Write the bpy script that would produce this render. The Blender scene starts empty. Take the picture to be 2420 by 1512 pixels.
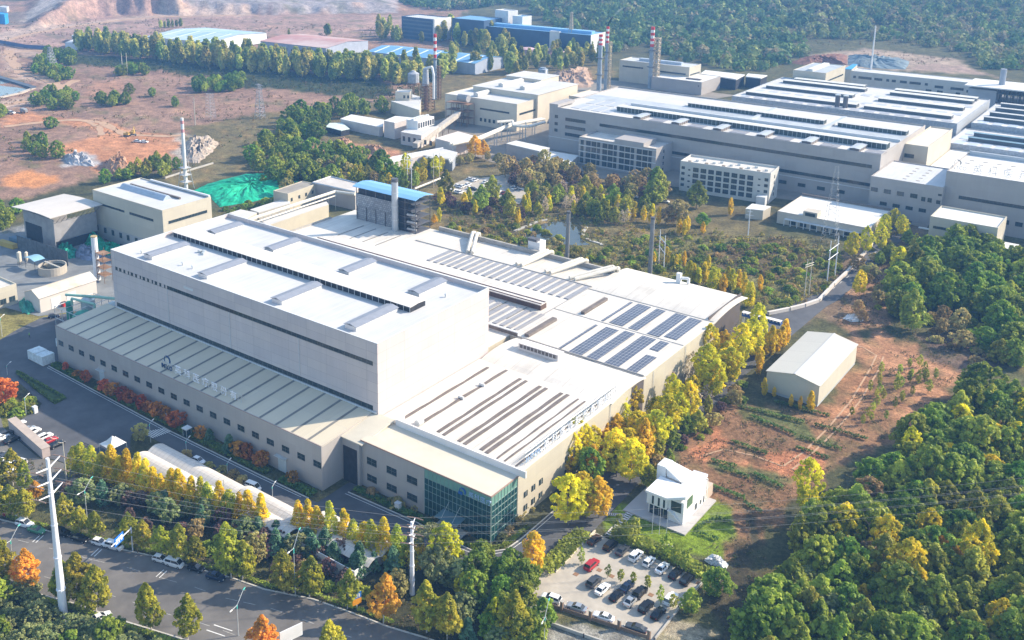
import bpy, math, random
import numpy as np
from mathutils import Vector, Matrix
random.seed(7); np.random.seed(7)
scene = bpy.context.scene
COL = scene.collection
R = math.radians
# ---------------------------------------------------------------- camera
F, PX, PY, CH = 2393.994,1034.324,366.946,150.0      # focal length and principal point for a 2420 x 1512 frame, height in m
M = np.array([[0.78505789,0.61942045,0.0015579],
              [0.15387676,-0.19258703,-0.96913992],
              [-0.60000505,0.76107066,-0.24650637]])
cam_d = bpy.data.cameras.new("camera")
cam = bpy.data.objects.new("camera", cam_d); COL.objects.link(cam)
cam_d.sensor_width = 36.0
cam_d.lens = F / 2420 * 36.0
cam_d.shift_x = (1210 - PX) / 2420
cam_d.shift_y = -(756 - PY) / 2420
cam_d.clip_start = 1.0; cam_d.clip_end = 8000.0
cm = Matrix(((M[0][0], -M[1][0], -M[2][0], 0),(M[0][1], -M[1][1], -M[2][1], 0),(M[0][2], -M[1][2], -M[2][2], CH),(0,0,0,1)))
cam.matrix_world = cm
scene.camera = cam
# ---------------------------------------------------------------- sky, sun, exposure
HAZE = .00022; LEAFK = 2.2
SUN_EL = R(32); SUN_AZ = math.atan2(.65,.76)
world = bpy.data.worlds.new("World"); scene.world = world; world.use_nodes = True
wn = world.node_tree.nodes; wl = world.node_tree.links
bg = wn["Background"]
sky = wn.new("ShaderNodeTexSky"); sky.sky_type = 'NISHITA'; sky.sun_disc = False
sky.sun_elevation = SUN_EL; sky.sun_rotation = SUN_AZ; sky.air_density = 1.4; sky.dust_density = 1.0; sky.altitude = 150
wl.new(sky.outputs[0], bg.inputs[0]); bg.inputs[1].default_value = 0.15
sd = bpy.data.lights.new("sun", 'SUN'); sd.energy = 4.4; sd.angle = R(0.53); sd.color = (1.0,.86,.67)
sun = bpy.data.objects.new("sun", sd); COL.objects.link(sun)
sv = Vector((math.sin(SUN_AZ) * math.cos(SUN_EL), math.cos(SUN_AZ) * math.cos(SUN_EL), math.sin(SUN_EL)))
sun.rotation_euler = sv.to_track_quat('Z', 'Y').to_euler(); sun.location = (0,0,300)
scene.view_settings.view_transform = 'Standard'; scene.view_settings.look = 'None'
scene.view_settings.exposure = 0.98; scene.view_settings.gamma = 1.0
scene.view_settings.use_curve_mapping = False
scene.cycles.max_bounces = 6; scene.cycles.diffuse_bounces = 4; scene.cycles.transparent_max_bounces = 8
scene.cycles.volume_bounces = 0
scene.cycles.use_denoising = True
# ---------------------------------------------------------------- where a ground point seen in the survey photo lies
def A(x, y, z=0.0):
    d = M.T @ np.array([(x - PX) / F, (y - PY) / F, 1.0]); t = (z - CH) / d[2]
    return Vector((d[0] * t, d[1] * t, z))
def onY(Y, x, y):
    d = M.T @ np.array([(x - PX) / F, (y - PY) / F, 1.0]); t = Y / d[1]
    return d[0] * t, CH + d[2] * t
def onX(X, x, y):
    d = M.T @ np.array([(x - PX) / F, (y - PY) / F, 1.0]); t = X / d[0]
    return d[1] * t, CH + d[2] * t
def C(a, b, x, y): return (a * .63 + x * .2604, b * .63 + y * .2604)      # close-up reading -> survey frame
def AC(a, b, x, y, z=0.0): return A(*C(a, b, x, y), z)
# ---------------------------------------------------------------- materials
MATS = {}
def mat(name, col, rough=.8, var=.12, scale=.15, metal=0.0, rnd=0.0, bump=0.0, spec=.3, col2=None):
    if name in MATS: return MATS[name]
    m = bpy.data.materials.new(name); m.use_nodes = True
    n = m.node_tree.nodes; l = m.node_tree.links; b = n["Principled BSDF"]
    b.inputs["Roughness"].default_value = rough; b.inputs["Metallic"].default_value = metal
    b.inputs["Specular IOR Level"].default_value = spec
    tc = n.new("ShaderNodeTexCoord")
    nz = n.new("ShaderNodeTexNoise"); nz.inputs["Scale"].default_value = scale; nz.inputs["Detail"].default_value = 6
    nz.inputs["Roughness"].default_value = .65
    l.new(tc.outputs["Object"], nz.inputs["Vector"])
    rp = n.new("ShaderNodeValToRGB"); e = rp.color_ramp.elements
    c = np.array(col); c2 = np.array(col2) if col2 is not None else c * (1 + var)
    lo = c * (1 - var) if col2 is None else c
    e[0].position = .35; e[0].color = (*np.clip(lo, 0,1),1); e[1].position = .68; e[1].color = (*np.clip(c2,0,1),1)
    l.new(nz.outputs["Fac"], rp.inputs["Fac"])
    out = rp.outputs["Color"]
    if rnd:
        oi = n.new("ShaderNodeObjectInfo"); hs = n.new("ShaderNodeHueSaturation")
        m1 = n.new("ShaderNodeMapRange"); m1.inputs[3].default_value = .5 - rnd * .12; m1.inputs[4].default_value = .5 + rnd * .12
        m2 = n.new("ShaderNodeMath"); m2.operation = 'MULTIPLY'; m2.inputs[1].default_value = 7.31
        m3 = n.new("ShaderNodeMath"); m3.operation = 'FRACT'
        m4 = n.new("ShaderNodeMapRange"); m4.inputs[3].default_value = 1 - rnd; m4.inputs[4].default_value = 1 + rnd
        l.new(oi.outputs["Random"], m1.inputs[0]); l.new(m1.outputs[0], hs.inputs["Hue"])
        l.new(oi.outputs["Random"], m2.inputs[0]); l.new(m2.outputs[0], m3.inputs[0]); l.new(m3.outputs[0], m4.inputs[0])
        l.new(m4.outputs[0], hs.inputs["Value"]); l.new(out, hs.inputs["Color"]); out = hs.outputs["Color"]
    l.new(out, b.inputs["Base Color"])
    if bump:
        bp = n.new("ShaderNodeBump"); bp.inputs["Strength"].default_value = bump; bp.inputs["Distance"].default_value = .3
        l.new(nz.outputs["Fac"], bp.inputs["Height"]); l.new(bp.outputs[0], b.inputs["Normal"])
    MATS[name] = m; return m
def panel_mat(name, c1, c2, mortar, w, h, rough=.7, off=.0, msize=.012, stain=.1, flat=False, bias=0.0):
    """cladding panels: joints and panel-to-panel tint; flat=True lays them on a roof instead of a wall"""
    if name in MATS: return MATS[name]
    m = bpy.data.materials.new(name); m.use_nodes = True
    n = m.node_tree.nodes; l = m.node_tree.links; b = n["Principled BSDF"]; b.inputs["Roughness"].default_value = rough
    b.inputs["Specular IOR Level"].default_value = .3
    tc = n.new("ShaderNodeTexCoord"); sp = n.new("ShaderNodeSeparateXYZ"); l.new(tc.outputs["Object"], sp.inputs[0])
    cb = n.new("ShaderNodeCombineXYZ")
    if flat:
        l.new(sp.outputs[0], cb.inputs[0]); l.new(sp.outputs[1], cb.inputs[1])
    else:
        ad = n.new("ShaderNodeMath"); l.new(sp.outputs[0], ad.inputs[0]); l.new(sp.outputs[1], ad.inputs[1])
        l.new(ad.outputs[0], cb.inputs[0]); l.new(sp.outputs[2], cb.inputs[1])
    br = n.new("ShaderNodeTexBrick"); br.offset = off; br.inputs["Scale"].default_value = 1
    br.inputs["Brick Width"].default_value = w; br.inputs["Row Height"].default_value = h
    br.inputs["Mortar Size"].default_value = msize; br.inputs["Mortar Smooth"].default_value = .1; br.inputs["Bias"].default_value = bias
    br.inputs["Color1"].default_value = (*c1,1); br.inputs["Color2"].default_value = (*c2,1); br.inputs["Mortar"].default_value = (*mortar, 1)
    l.new(cb.outputs[0], br.inputs["Vector"])
    nz = n.new("ShaderNodeTexNoise"); nz.inputs["Scale"].default_value = .12; nz.inputs["Detail"].default_value = 7
    l.new(tc.outputs["Object"], nz.inputs["Vector"])
    mr = n.new("ShaderNodeMapRange"); mr.inputs[1].default_value = .3; mr.inputs[2].default_value = .7
    mr.inputs[3].default_value = 1 - stain; mr.inputs[4].default_value = 1 + stain * .5
    vs = n.new("ShaderNodeVectorMath"); vs.operation = 'MULTIPLY'; vs.inputs[1].default_value = (.9,.05,1); l.new(cb.outputs[0], vs.inputs[0])
    n2 = n.new("ShaderNodeTexNoise"); n2.inputs["Scale"].default_value = 1.0; n2.inputs["Detail"].default_value = 6; n2.inputs["Roughness"].default_value = .7; l.new(vs.outputs[0], n2.inputs["Vector"])
    av = n.new("ShaderNodeMath"); av.operation = 'MULTIPLY_ADD'; av.inputs[1].default_value = .5; l.new(nz.outputs["Fac"], av.inputs[0])
    a2 = n.new("ShaderNodeMath"); a2.operation = 'MULTIPLY'; a2.inputs[1].default_value = .5; l.new(n2.outputs["Fac"], a2.inputs[0]); l.new(a2.outputs[0], av.inputs[2])
    l.new(av.outputs[0], mr.inputs[0])
    mx = n.new("ShaderNodeVectorMath"); mx.operation = 'SCALE'
    l.new(br.outputs["Color"], mx.inputs[0]); l.new(mr.outputs[0], mx.inputs["Scale"]); l.new(mx.outputs[0], b.inputs["Base Color"])
    MATS[name] = m; return m
def leaf_mat(name, c1, c2, rnd=.25, trans=.35, scale=.5):
    k = min(LEAFK, .95 / max(c2)); c1 = [v * k for v in c1]; c2 = [v * k for v in c2]
    if name in MATS: return MATS[name]
    m = bpy.data.materials.new(name); m.use_nodes = True
    n = m.node_tree.nodes; l = m.node_tree.links; b = n["Principled BSDF"]
    b.inputs["Roughness"].default_value = .6; b.inputs["Specular IOR Level"].default_value = .25
    tc = n.new("ShaderNodeTexCoord"); nz = n.new("ShaderNodeTexNoise"); nz.inputs["Scale"].default_value = scale; nz.inputs["Detail"].default_value = 3
    oi = n.new("ShaderNodeObjectInfo"); va = n.new("ShaderNodeVectorMath"); va.operation = 'ADD'
    l.new(tc.outputs["Object"], va.inputs[0]); l.new(oi.outputs["Location"], va.inputs[1]); l.new(va.outputs[0], nz.inputs["Vector"])
    rp = n.new("ShaderNodeValToRGB"); e = rp.color_ramp.elements
    e[0].position = .38; e[0].color = (*c1,1); e[1].position = .62; e[1].color = (*c2,1)
    l.new(nz.outputs["Fac"], rp.inputs["Fac"])
    hs = n.new("ShaderNodeHueSaturation")
    m1 = n.new("ShaderNodeMapRange"); m1.inputs[3].default_value = .5 - rnd * .10; m1.inputs[4].default_value = .5 + rnd * .10
    m2 = n.new("ShaderNodeMath"); m2.operation = 'MULTIPLY'; m2.inputs[1].default_value = 9.17
    m3 = n.new("ShaderNodeMath"); m3.operation = 'FRACT'
    m4 = n.new("ShaderNodeMapRange"); m4.inputs[3].default_value = 1 - rnd; m4.inputs[4].default_value = 1 + rnd
    l.new(oi.outputs["Random"], m1.inputs[0]); l.new(m1.outputs[0], hs.inputs["Hue"])
    l.new(oi.outputs["Random"], m2.inputs[0]); l.new(m2.outputs[0], m3.inputs[0]); l.new(m3.outputs[0], m4.inputs[0])
    l.new(m4.outputs[0], hs.inputs["Value"]); l.new(rp.outputs["Color"], hs.inputs["Color"])
    l.new(hs.outputs[0], b.inputs["Base Color"])
    tr = n.new("ShaderNodeBsdfTranslucent"); l.new(hs.outputs[0], tr.inputs[0])
    mx = n.new("ShaderNodeMixShader"); mx.inputs[0].default_value = trans + .08
    l.new(b.outputs[0], mx.inputs[1]); l.new(tr.outputs[0], mx.inputs[2]); l.new(mx.outputs[0], n["Material Output"].inputs[0])
    MATS[name] = m; return m
def vcol_mat(name, rough=.95, leafy=False, scales=((.03,.25),(.25,.35),(1.6,.3)), bump=0):
    """base colour painted per zone of ground (or per tree) in the attribute 'tint', broken up by noise"""
    m = bpy.data.materials.new(name); m.use_nodes = True
    n = m.node_tree.nodes; l = m.node_tree.links; b = n["Principled BSDF"]
    b.inputs["Roughness"].default_value = rough; b.inputs["Specular IOR Level"].default_value = .15
    at = n.new("ShaderNodeAttribute"); at.attribute_name = "tint"
    tc = n.new("ShaderNodeTexCoord"); out = at.outputs["Color"]; last = None
    for s, a in scales:
        nz = n.new("ShaderNodeTexNoise"); nz.inputs["Scale"].default_value = s; nz.inputs["Detail"].default_value = 5
        nz.inputs["Roughness"].default_value = .7
        l.new(tc.outputs["Object"], nz.inputs["Vector"])
        mr = n.new("ShaderNodeMapRange"); mr.inputs[1].default_value = .33; mr.inputs[2].default_value = .67
        mr.inputs[3].default_value = 1 - a; mr.inputs[4].default_value = 1 + a
        l.new(nz.outputs["Fac"], mr.inputs[0])
        mx = n.new("ShaderNodeVectorMath"); mx.operation = 'SCALE'
        l.new(out, mx.inputs[0]); l.new(mr.outputs[0], mx.inputs["Scale"]); out = mx.outputs[0]; last = nz
    l.new(out, b.inputs["Base Color"])
    if bump:
        bp = n.new("ShaderNodeBump"); bp.inputs["Strength"].default_value = bump; bp.inputs["Distance"].default_value = .5
        l.new(last.outputs["Fac"], bp.inputs["Height"]); l.new(bp.outputs[0], b.inputs["Normal"])
    if leafy:
        tr = n.new("ShaderNodeBsdfTranslucent"); l.new(out, tr.inputs[0])
        mx = n.new("ShaderNodeMixShader"); mx.inputs[0].default_value = .3
        l.new(b.outputs[0], mx.inputs[1]); l.new(tr.outputs[0], mx.inputs[2]); l.new(mx.outputs[0], n["Material Output"].inputs[0])
    MATS[name] = m; return m
CREAM = panel_mat("cream_cladding", (.47,.43,.35),(.51,.47,.38),(.38,.35,.29),6,3, stain=.08)
GREIGE = panel_mat("greige_cladding", (.36,.335,.32),(.39,.365,.35),(.30,.28,.27),6,3.2, stain=.1)
PINKISH = panel_mat("pinkish_tall_cladding", (.52,.46,.465),(.58,.51,.495),(.40,.35,.35),7.6,2.9, off=0, msize=.05, stain=.12)
ROOFW = panel_mat("white_roof_sheet", (.52,.53,.54),(.56,.56,.56),(.50,.52,.54),1,80, flat=True, msize=.04, stain=.16)
ROOFC = panel_mat("cream_roof_sheet", (.64,.60,.54),(.69,.65,.59),(.47,.42,.36),6,60, flat=True, msize=.07, stain=.28)
ROOFG = panel_mat("grey_roof_sheet", (.58,.51,.39),(.62,.55,.42),(.46,.44,.40),9,60, flat=True, msize=.03, stain=.08)
ROOFF = panel_mat("far_roof_sheet", (.54,.53,.51),(.62,.60,.57),(.55,.53,.5),8,40, flat=True, msize=.15, stain=.15)
PARAP = mat("parapet_sheet", (.60,.61,.62),.6,.06,.2)
GLASS = mat("dark_window_glass", (.03,.045,.05),.15,.3,.8, spec=.6)
GREENGLASS = mat("green_curtain_glass", (.014,.06,.062),.12,.35,.5, spec=.7)
MULL = mat("pale_aluminium", (.55,.57,.56),.5,.05)
DARK = mat("dark_opening", (.03,.032,.04),.8,.3,.6)
CONC = mat("concrete", (.42,.40,.36),.9,.15,.3)
ASPH = mat("asphalt", (.095,.097,.105),.85,.22,.12, bump=.05)
PAVE = mat("pale_concrete_paving", (.42,.38,.32),.9,.12,.35)
KERB = mat("kerb_stone", (.5,.48,.44),.85,.1,.8)
WHITEP = mat("white_road_paint", (.72,.72,.7),.7,.15,.9)
WFR = mat("dark_window_frame", (.15,.16,.16),.5,.1)
STEEL = mat("galvanised_steel", (.52,.55,.56),.45,.1,.8, metal=.3)
STEELD = mat("dark_steel", (.10,.10,.11),.6,.2,.8)
RUST = mat("rusty_steel", (.25,.15,.09),.8,.3,.7)
PV = panel_mat("solar_panel_glass", (.075,.085,.12),(.09,.10,.14),(.42,.43,.45),1.1,1.9, rough=.25, flat=True, msize=.05, stain=.15)
PVL = panel_mat("weathered_solar_sheet", (.25,.25,.27),(.29,.29,.31),(.42,.42,.43),1.2,2, rough=.5, flat=True, msize=.04, stain=.12)
BLUER = mat("blue_sheet_roof", (.20,.42,.68),.5,.06,.1)
WHITEW = mat("white_render", (.70,.70,.70),.6,.05,.4)
REDP = mat("red_paint", (.55,.04,.04),.5,.1)
PIPE = mat("cream_lagged_pipe", (.66,.62,.54),.5,.1,.5)
# ---------------------------------------------------------------- building blocks
WLOC = {}
def empty(name, loc, rz=0.0):
    o = bpy.data.objects.new(name, None); COL.objects.link(o); o.location = loc; o.rotation_euler = (0,0, rz)
    o.empty_display_size = .5; WLOC[o] = Vector(loc); return o
def tag(o, label, cat, group=None):
    o["label"] = label; o["category"] = cat
    if group: o["group"] = group
    return o
def thing(name, label, cat, loc, rz=0.0, group=None): return tag(empty(name, loc, rz), label, cat, group)
class Fr:
    """a plan frame: u runs along the front, v to the back"""
    def __init__(s, o=(0,0), ang=0.0):
        s.o = Vector((o[0], o[1])); s.a = ang; s.u = Vector((math.cos(ang), math.sin(ang))); s.v = Vector((-math.sin(ang), math.cos(ang)))
    def w(s, p): q = s.o + s.u * p[0] + s.v * p[1]; return (q.x, q.y, p[2])
ID = Fr()
class MB:
    def __init__(s, fr=None): s.V = []; s.Fc = []; s.mi = []; s.fr = fr
    def add(s, vs, fs, m=0):
        k = len(s.V)
        s.V += [s.fr.w(v) for v in vs] if s.fr else [tuple(v) for v in vs]
        s.Fc += [tuple(i + k for i in f) for f in fs]; s.mi += [m] * len(fs); return s
    def quad(s, a, b, c, d, m=0): return s.add([a, b, c, d], [(0,1,2,3)], m)
    def box(s, x0, x1, y0, y1, z0, z1, m=0):
        v = [(x0, y0, z0),(x1, y0, z0),(x1, y1, z0),(x0, y1, z0),(x0, y0, z1),(x1, y0, z1),(x1, y1, z1),(x0, y1, z1)]
        return s.add(v, [(0,3,2,1),(4,5,6,7),(0,1,5,4),(1,2,6,5),(2,3,7,6),(3,0,4,7)], m)
    def prism(s, poly, z0, z1, m=0):
        n = len(poly); v = [(p[0], p[1], z0) for p in poly] + [(p[0], p[1], z1) for p in poly]
        return s.add(v, [tuple(range(n - 1,-1,-1)), tuple(range(n, 2 * n))] + [(i, (i + 1) % n, n + (i + 1) % n, n + i) for i in range(n)], m)
    def extr(s, prof, a, b, axis='u', m=0):
        """profile of (across, z) swept from a to b along u (axis 'u') or v"""
        n = len(prof); f = (lambda t, p: (t, p[0], p[1])) if axis == 'u' else (lambda t, p: (p[0], t, p[1]))
        v = [f(a, p) for p in prof] + [f(b, p) for p in prof]
        return s.add(v, [tuple(range(n - 1,-1,-1)), tuple(range(n, 2 * n))] + [(i, (i + 1) % n, n + (i + 1) % n, n + i) for i in range(n)], m)
    def tube(s, p0, p1, r0, r1=None, n=8, m=0, cap=True):
        r1 = r0 if r1 is None else r1
        p0 = Vector(p0); p1 = Vector(p1); d = (p1 - p0).normalized()
        a = d.cross(Vector((0,0,1))) if abs(d.z) < .95 else d.cross(Vector((1,0,0)))
        a.normalize(); b = d.cross(a); v = []
        for P, r in ((p0, r0),(p1, r1)):
            for i in range(n):
                t = 2 * math.pi * i / n; v.append(tuple(P + a * (math.cos(t) * r) + b * (math.sin(t) * r)))
        fs = [(i, (i + 1) % n, n + (i + 1) % n, n + i) for i in range(n)]
        if cap: fs += [tuple(range(n - 1,-1,-1)), tuple(range(n, 2 * n))]
        return s.add(v, fs, m)
    def path(s, pts, r, n=6, m=0):
        for p, q in zip(pts, pts[1:]): s.tube(p, q, r, r, n, m)
        return s
    def build(s, name, mats, parent=None, org=None, smooth=False):
        if not isinstance(mats, (list, tuple)): mats = [mats]
        if org is None: org = WLOC[parent] if parent is not None else Vector(np.mean(np.array(s.V), axis=0))
        if parent is None and org.z != 0: org = Vector((org.x, org.y, min(v[2] for v in s.V)))
        me = bpy.data.meshes.new(name); me.from_pydata([(v[0] - org.x, v[1] - org.y, v[2] - org.z) for v in s.V], [], s.Fc)
        for m_ in mats: me.materials.append(m_)
        if len(mats) > 1: me.polygons.foreach_set("material_index", s.mi)
        if smooth: me.polygons.foreach_set("use_smooth", [True] * len(me.polygons))
        me.update()
        o = bpy.data.objects.new(name, me); COL.objects.link(o)
        o.location = org - (WLOC[parent] if parent is not None else Vector((0,0,0)))
        if parent is not None: o.parent = parent
        WLOC[o] = org.copy(); return o
def struct(o): o["kind"] = "structure"; return o
def kids(o): return [c for c in KIDS.get(o, [])] if o in KIDS else list(o.children)
KIDS = {}
def copy_tree(o, parent=None):
    c = o.copy(); COL.objects.link(c)
    if parent is not None: c.parent = parent
    for ch in PROTO_KIDS.get(o.name, []): copy_tree(ch, c)
    return c
PROTO_KIDS = {}
def proto(o):
    def rec(p):
        ch = [x for x in bpy.data.objects if x.parent == p]; PROTO_KIDS[p.name] = ch
        for x in ch: rec(x)
    rec(o); o["_"] = 1; del o["_"]; USED[o.name] = False; return o
USED = {}
def place(o, loc, rz=0.0, sc=1.0, label=None, group=None):
    c = o if not USED[o.name] else copy_tree(o)
    USED[o.name] = True if c is o else USED[o.name]
    c.location = loc; c.rotation_euler = (0,0, rz)
    c.scale = (sc, sc, sc) if not isinstance(sc, tuple) else sc
    if label: c["label"] = label
    if group: c["group"] = group
    return c
ORD = ("first second third fourth fifth sixth seventh eighth ninth tenth eleventh twelfth thirteenth fourteenth fifteenth sixteenth seventeenth "
       "eighteenth nineteenth twentieth").split()
ORD += ["twenty-" + w for w in ORD[:9]] + ["thirtieth"] + ["thirty-" + w for w in ORD[:9]] + ["fortieth"]
def lathe(mb, prof, n=16, c=(0,0), m=0):
    v = []; k = len(prof)
    for r, z in prof:
        for i in range(n):
            t = 2 * math.pi * i / n; v.append((c[0] + r * math.cos(t), c[1] + r * math.sin(t), z))
    fs = [(j * n + i, j * n + (i + 1) % n, (j + 1) * n + (i + 1) % n, (j + 1) * n + i) for j in range(k - 1) for i in range(n)]
    fs += [tuple(range(n - 1,-1,-1)), tuple(range((k - 1) * n, k * n))]
    return mb.add(v, fs, m)
# ---------------------------------------------------------------- building shells
class Bld:
    def __init__(s, name, label, L, D, h, fr=ID, o=(0,0), wall=GREIGE, roof=ROOFF, par=.7, cat="building", group=None, z0=0.0, shell=True, proot=True):
        s.fr = Fr((fr.o.x, fr.o.y), fr.a); s.fr.o = fr.o + fr.u * o[0] + fr.v * o[1]
        s.L, s.D, s.h, s.par = L, D, h, par
        c = s.fr.w((L / 2, D / 2, z0)); s.e = thing(name, label, cat, c, 0, group)
        if shell:
            t = .35; m = MB(s.fr); a = h; b = h - par
            o_ = [(0,0),(L, 0),(L, D),(0, D)]; i_ = [(t, t),(L - t, t),(L - t, D - t),(t, D - t)]
            for k in range(4):
                p, q, r_, w_ = o_[k], o_[(k + 1) % 4], i_[(k + 1) % 4], i_[k]
                m.quad((*p, z0),(*q, z0),(*q, a),(*p, a)); m.quad((*p, a),(*q, a),(*r_, a),(*w_, a)); m.quad((*w_, a),(*r_, a),(*r_, b),(*w_, b))
            m.build("wall", wall, s.e)
            if proot:
                r_ = MB(s.fr); r_.box(t, L - t, t, D - t, b - .25, b); s.roof = r_.build("roof", roof, s.e)
    def win(s, face, a0, a1, z0, z1, n=2, name="window", glass=None, frame=None, rows=1, out=.07, bw=.05):
        glass = glass or GLASS; frame = frame or WFR; L, D = s.L, s.D
        m = MB(s.fr)
        def bx(p0, p1, q0, q1, t, mi):
            if face == 'S': m.box(p0, p1,-t, .04, q0, q1, mi)
            elif face == 'N': m.box(p0, p1, D - .04, D + t, q0, q1, mi)
            elif face == 'E': m.box(L - .04, L + t, p0, p1, q0, q1, mi)
            else: m.box(-t, .04, p0, p1, q0, q1, mi)
        bx(a0, a1, z0, z1, out, 0)
        for i in range(1, n):
            x = a0 + (a1 - a0) * i / n; bx(x - bw / 2, x + bw / 2, z0, z1, out + .03,1)
        for i in range(1, rows):
            z = z0 + (z1 - z0) * i / rows; bx(a0, a1, z - bw / 2, z + bw / 2, out + .025,1)
        if n > 1 or rows > 1: bx(a0 - .06, a1 + .06, z0 - .1, z0, out + .08,1)
        return m.build(name, [glass, frame], s.e)
    def fu(s, x, y, face='S'):
        """reading on a face -> (along, z)"""
        if s.fr.a == 0:
            if face == 'S': X, z = onY(s.fr.o.y, x, y); return X - s.fr.o.x, z
            Y, z = onX(s.fr.o.x + s.L, x, y); return Y - s.fr.o.y, z
        d = M.T @ np.array([(x - PX) / F, (y - PY) / F, 1.0])
        nrm = s.fr.v if face == 'S' else s.fr.u
        p0 = s.fr.o if face == 'S' else s.fr.o + s.fr.u * s.L
        t = p0.dot(nrm) / (d[0] * nrm.x + d[1] * nrm.y); P = Vector((d[0] * t, d[1] * t))
        return (P - s.fr.o).dot(s.fr.u if face == 'S' else s.fr.v), CH + d[2] * t
    def wpx(s, face, x0, y0, x1, y1, n=2, **k):
        a0, z1 = s.fu(x0, y0, face); a1, z0 = s.fu(x1, y1, face)
        return s.win(face, min(a0, a1), max(a0, a1), min(z0, z1), max(z0, z1), n, **k)
    def vent(s, u0, u1, v0, v1, z, h=1.6, axis='u', roofm=None, side=DARK, gable=.35, name="roof_vent", fins=True):
        """long ridge ventilator with louvred sides"""
        m = MB(s.fr); m.box(u0 + .3, u1 - .3, v0 + .3, v1 - .3, z - .2, z + h, 0)
        if axis == 'u': m.extr([(v0, z + h),((v0 + v1) / 2, z + h + gable),(v1, z + h),(v1, z + h + .12),((v0 + v1) / 2, z + h + gable + .12),(v0, z + h + .12)], u0, u1, 'u', 1)
        else: m.extr([(u0, z + h),((u0 + u1) / 2, z + h + gable),(u1, z + h),(u1, z + h + .12),((u0 + u1) / 2, z + h + gable + .12),(u0, z + h + .12)], v0, v1, 'v', 1)
        if fins:
            L = (u1 - u0) if axis == 'u' else (v1 - v0); k = max(2, int(L / 2.4))
            for i in range(k + 1):
                t = i / k
                if axis == 'u': x = u0 + .36 + t * (L - .87); m.box(x, x + .15, v0 + .22, v1 - .22, z - .1, z + h, 2)
                else: y = v0 + .36 + t * (L - .87); m.box(u0 + .22, u1 - .22, y, y + .15, z - .1, z + h, 2)
        return m.build(name, [side, roofm or ROOFC, PARAP], s.e)
def frame_px(fl, frr, br, z):
    a, b, c = A(*fl, z), A(*frr, z), A(*br, z)
    d = (b - a); ang = math.atan2(d.y, d.x); fr = Fr((a.x, a.y), ang)
    D = (c - b).to_2d().dot(fr.v); return fr, d.to_2d().length, D
# ================================================================ GROUND
def proj(X, Y, Z=0.0):
    d = np.stack([X, Y, np.zeros_like(X) + Z - CH]); c = M @ d.reshape(3,-1)
    return (PX + F * c[0] / c[2]).reshape(X.shape),(PY + F * c[1] / c[2]).reshape(X.shape), c[2].reshape(X.shape)
_rs = np.random.RandomState(3)
_W = [( _rs.uniform(0,2 * np.pi), _rs.uniform(0,2 * np.pi)) for _ in range(200)]
def fbm(X, Y, L, oct=4, seed=0):
    """smooth noise about -1..1 from rotated sines"""
    o = np.zeros_like(X); a = 1.0; tot = 0
    for k in range(oct):
        q = np.zeros_like(X)
        for j in range(5):
            th, ph = _W[(seed * 13 + k * 5 + j) % 200]; f = 2 * np.pi / (L / (2 ** k)) * (.7 + .13 * j)
            q += np.sin(f * (X * math.cos(th) + Y * math.sin(th)) + ph + 1.7 * np.sin(f * .6 * (Y * math.cos(th) - X * math.sin(th)) + ph * 3))
        o += a * q / 3; tot += a; a *= .55
    return o / tot
def inpoly(px, py, poly):
    r = np.zeros(px.shape, bool); n = len(poly)
    for i in range(n):
        x0, y0 = poly[i]; x1, y1 = poly[(i + 1) % n]
        if y0 == y1: continue
        c = ((y0 > py) != (y1 > py)) & (px < (x1 - x0) * (py - y0) / (y1 - y0) + x0); r ^= c
    return r
CLX = [-400,60,145,200,230,300,415,432,620,900,960,4000]
CLY = [60,54,42,32,28,28,28,30,34,28,28,28]
CLH = [0,2,19,26,46,46,46,15,13,9,0,0]
def hgt(X, Y):
    r = np.hypot(X, Y); px, py, dep = proj(X, Y, 0.0)
    ok = dep > 50
    px = np.where(ok, px, 5000.0)
    yb = np.interp(px, CLX, CLY); Hh = np.interp(px, CLX, CLH)
    rb = F * CH * 1.02 / np.maximum(yb + 242,20)
    pert = fbm(X, Y, 90,3,2) * 14
    t = np.clip((r - rb * 1.02 + pert) / 26,0,1); t = t * t * (3 - 2 * t)
    z = Hh * t * (1 + .15 * fbm(X, Y, 60,3,5) * t)
    u = np.clip((r - 1050) / 1100,0,1); u = u * u * (3 - 2 * u)
    s = np.clip((px - 1000) / 500,0,1); s = s * s * (3 - 2 * s)
    z = z + s * u * (75 + 22 * fbm(X, Y, 420,3,7))
    far = np.clip((r - 420) / 400,0,1)
    z = z + far * .8 * fbm(X, Y, 120,2,9) * np.where(px < 900,1,0)
    return z
AZ0 = math.atan2(M[2][1], M[2][0])
az = np.concatenate([np.linspace(-1.5,-.50,24, endpoint=False), np.linspace(-.50,.62,470, endpoint=False), np.linspace(.62,1.5,24)])
rad = np.concatenate([np.geomspace(20,120,20, endpoint=False), np.geomspace(120,2300,520, endpoint=False), np.geomspace(2300,7000,16)])
RR, AA = np.meshgrid(rad, az, indexing='ij')
GX = RR * np.cos(AZ0 - AA); GY = RR * np.sin(AZ0 - AA); GZ = hgt(GX, GY)
amp = 3 + RR * .006
QX = GX + fbm(GX, GY, 22,3,11) * amp; QY = GY + fbm(GX, GY, 22,3,12) * amp
px, py, dep = proj(QX, QY, 0.0)
px = np.where(dep > 20, px, -9999.); py = np.where(dep > 20, py, 5000.)
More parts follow.
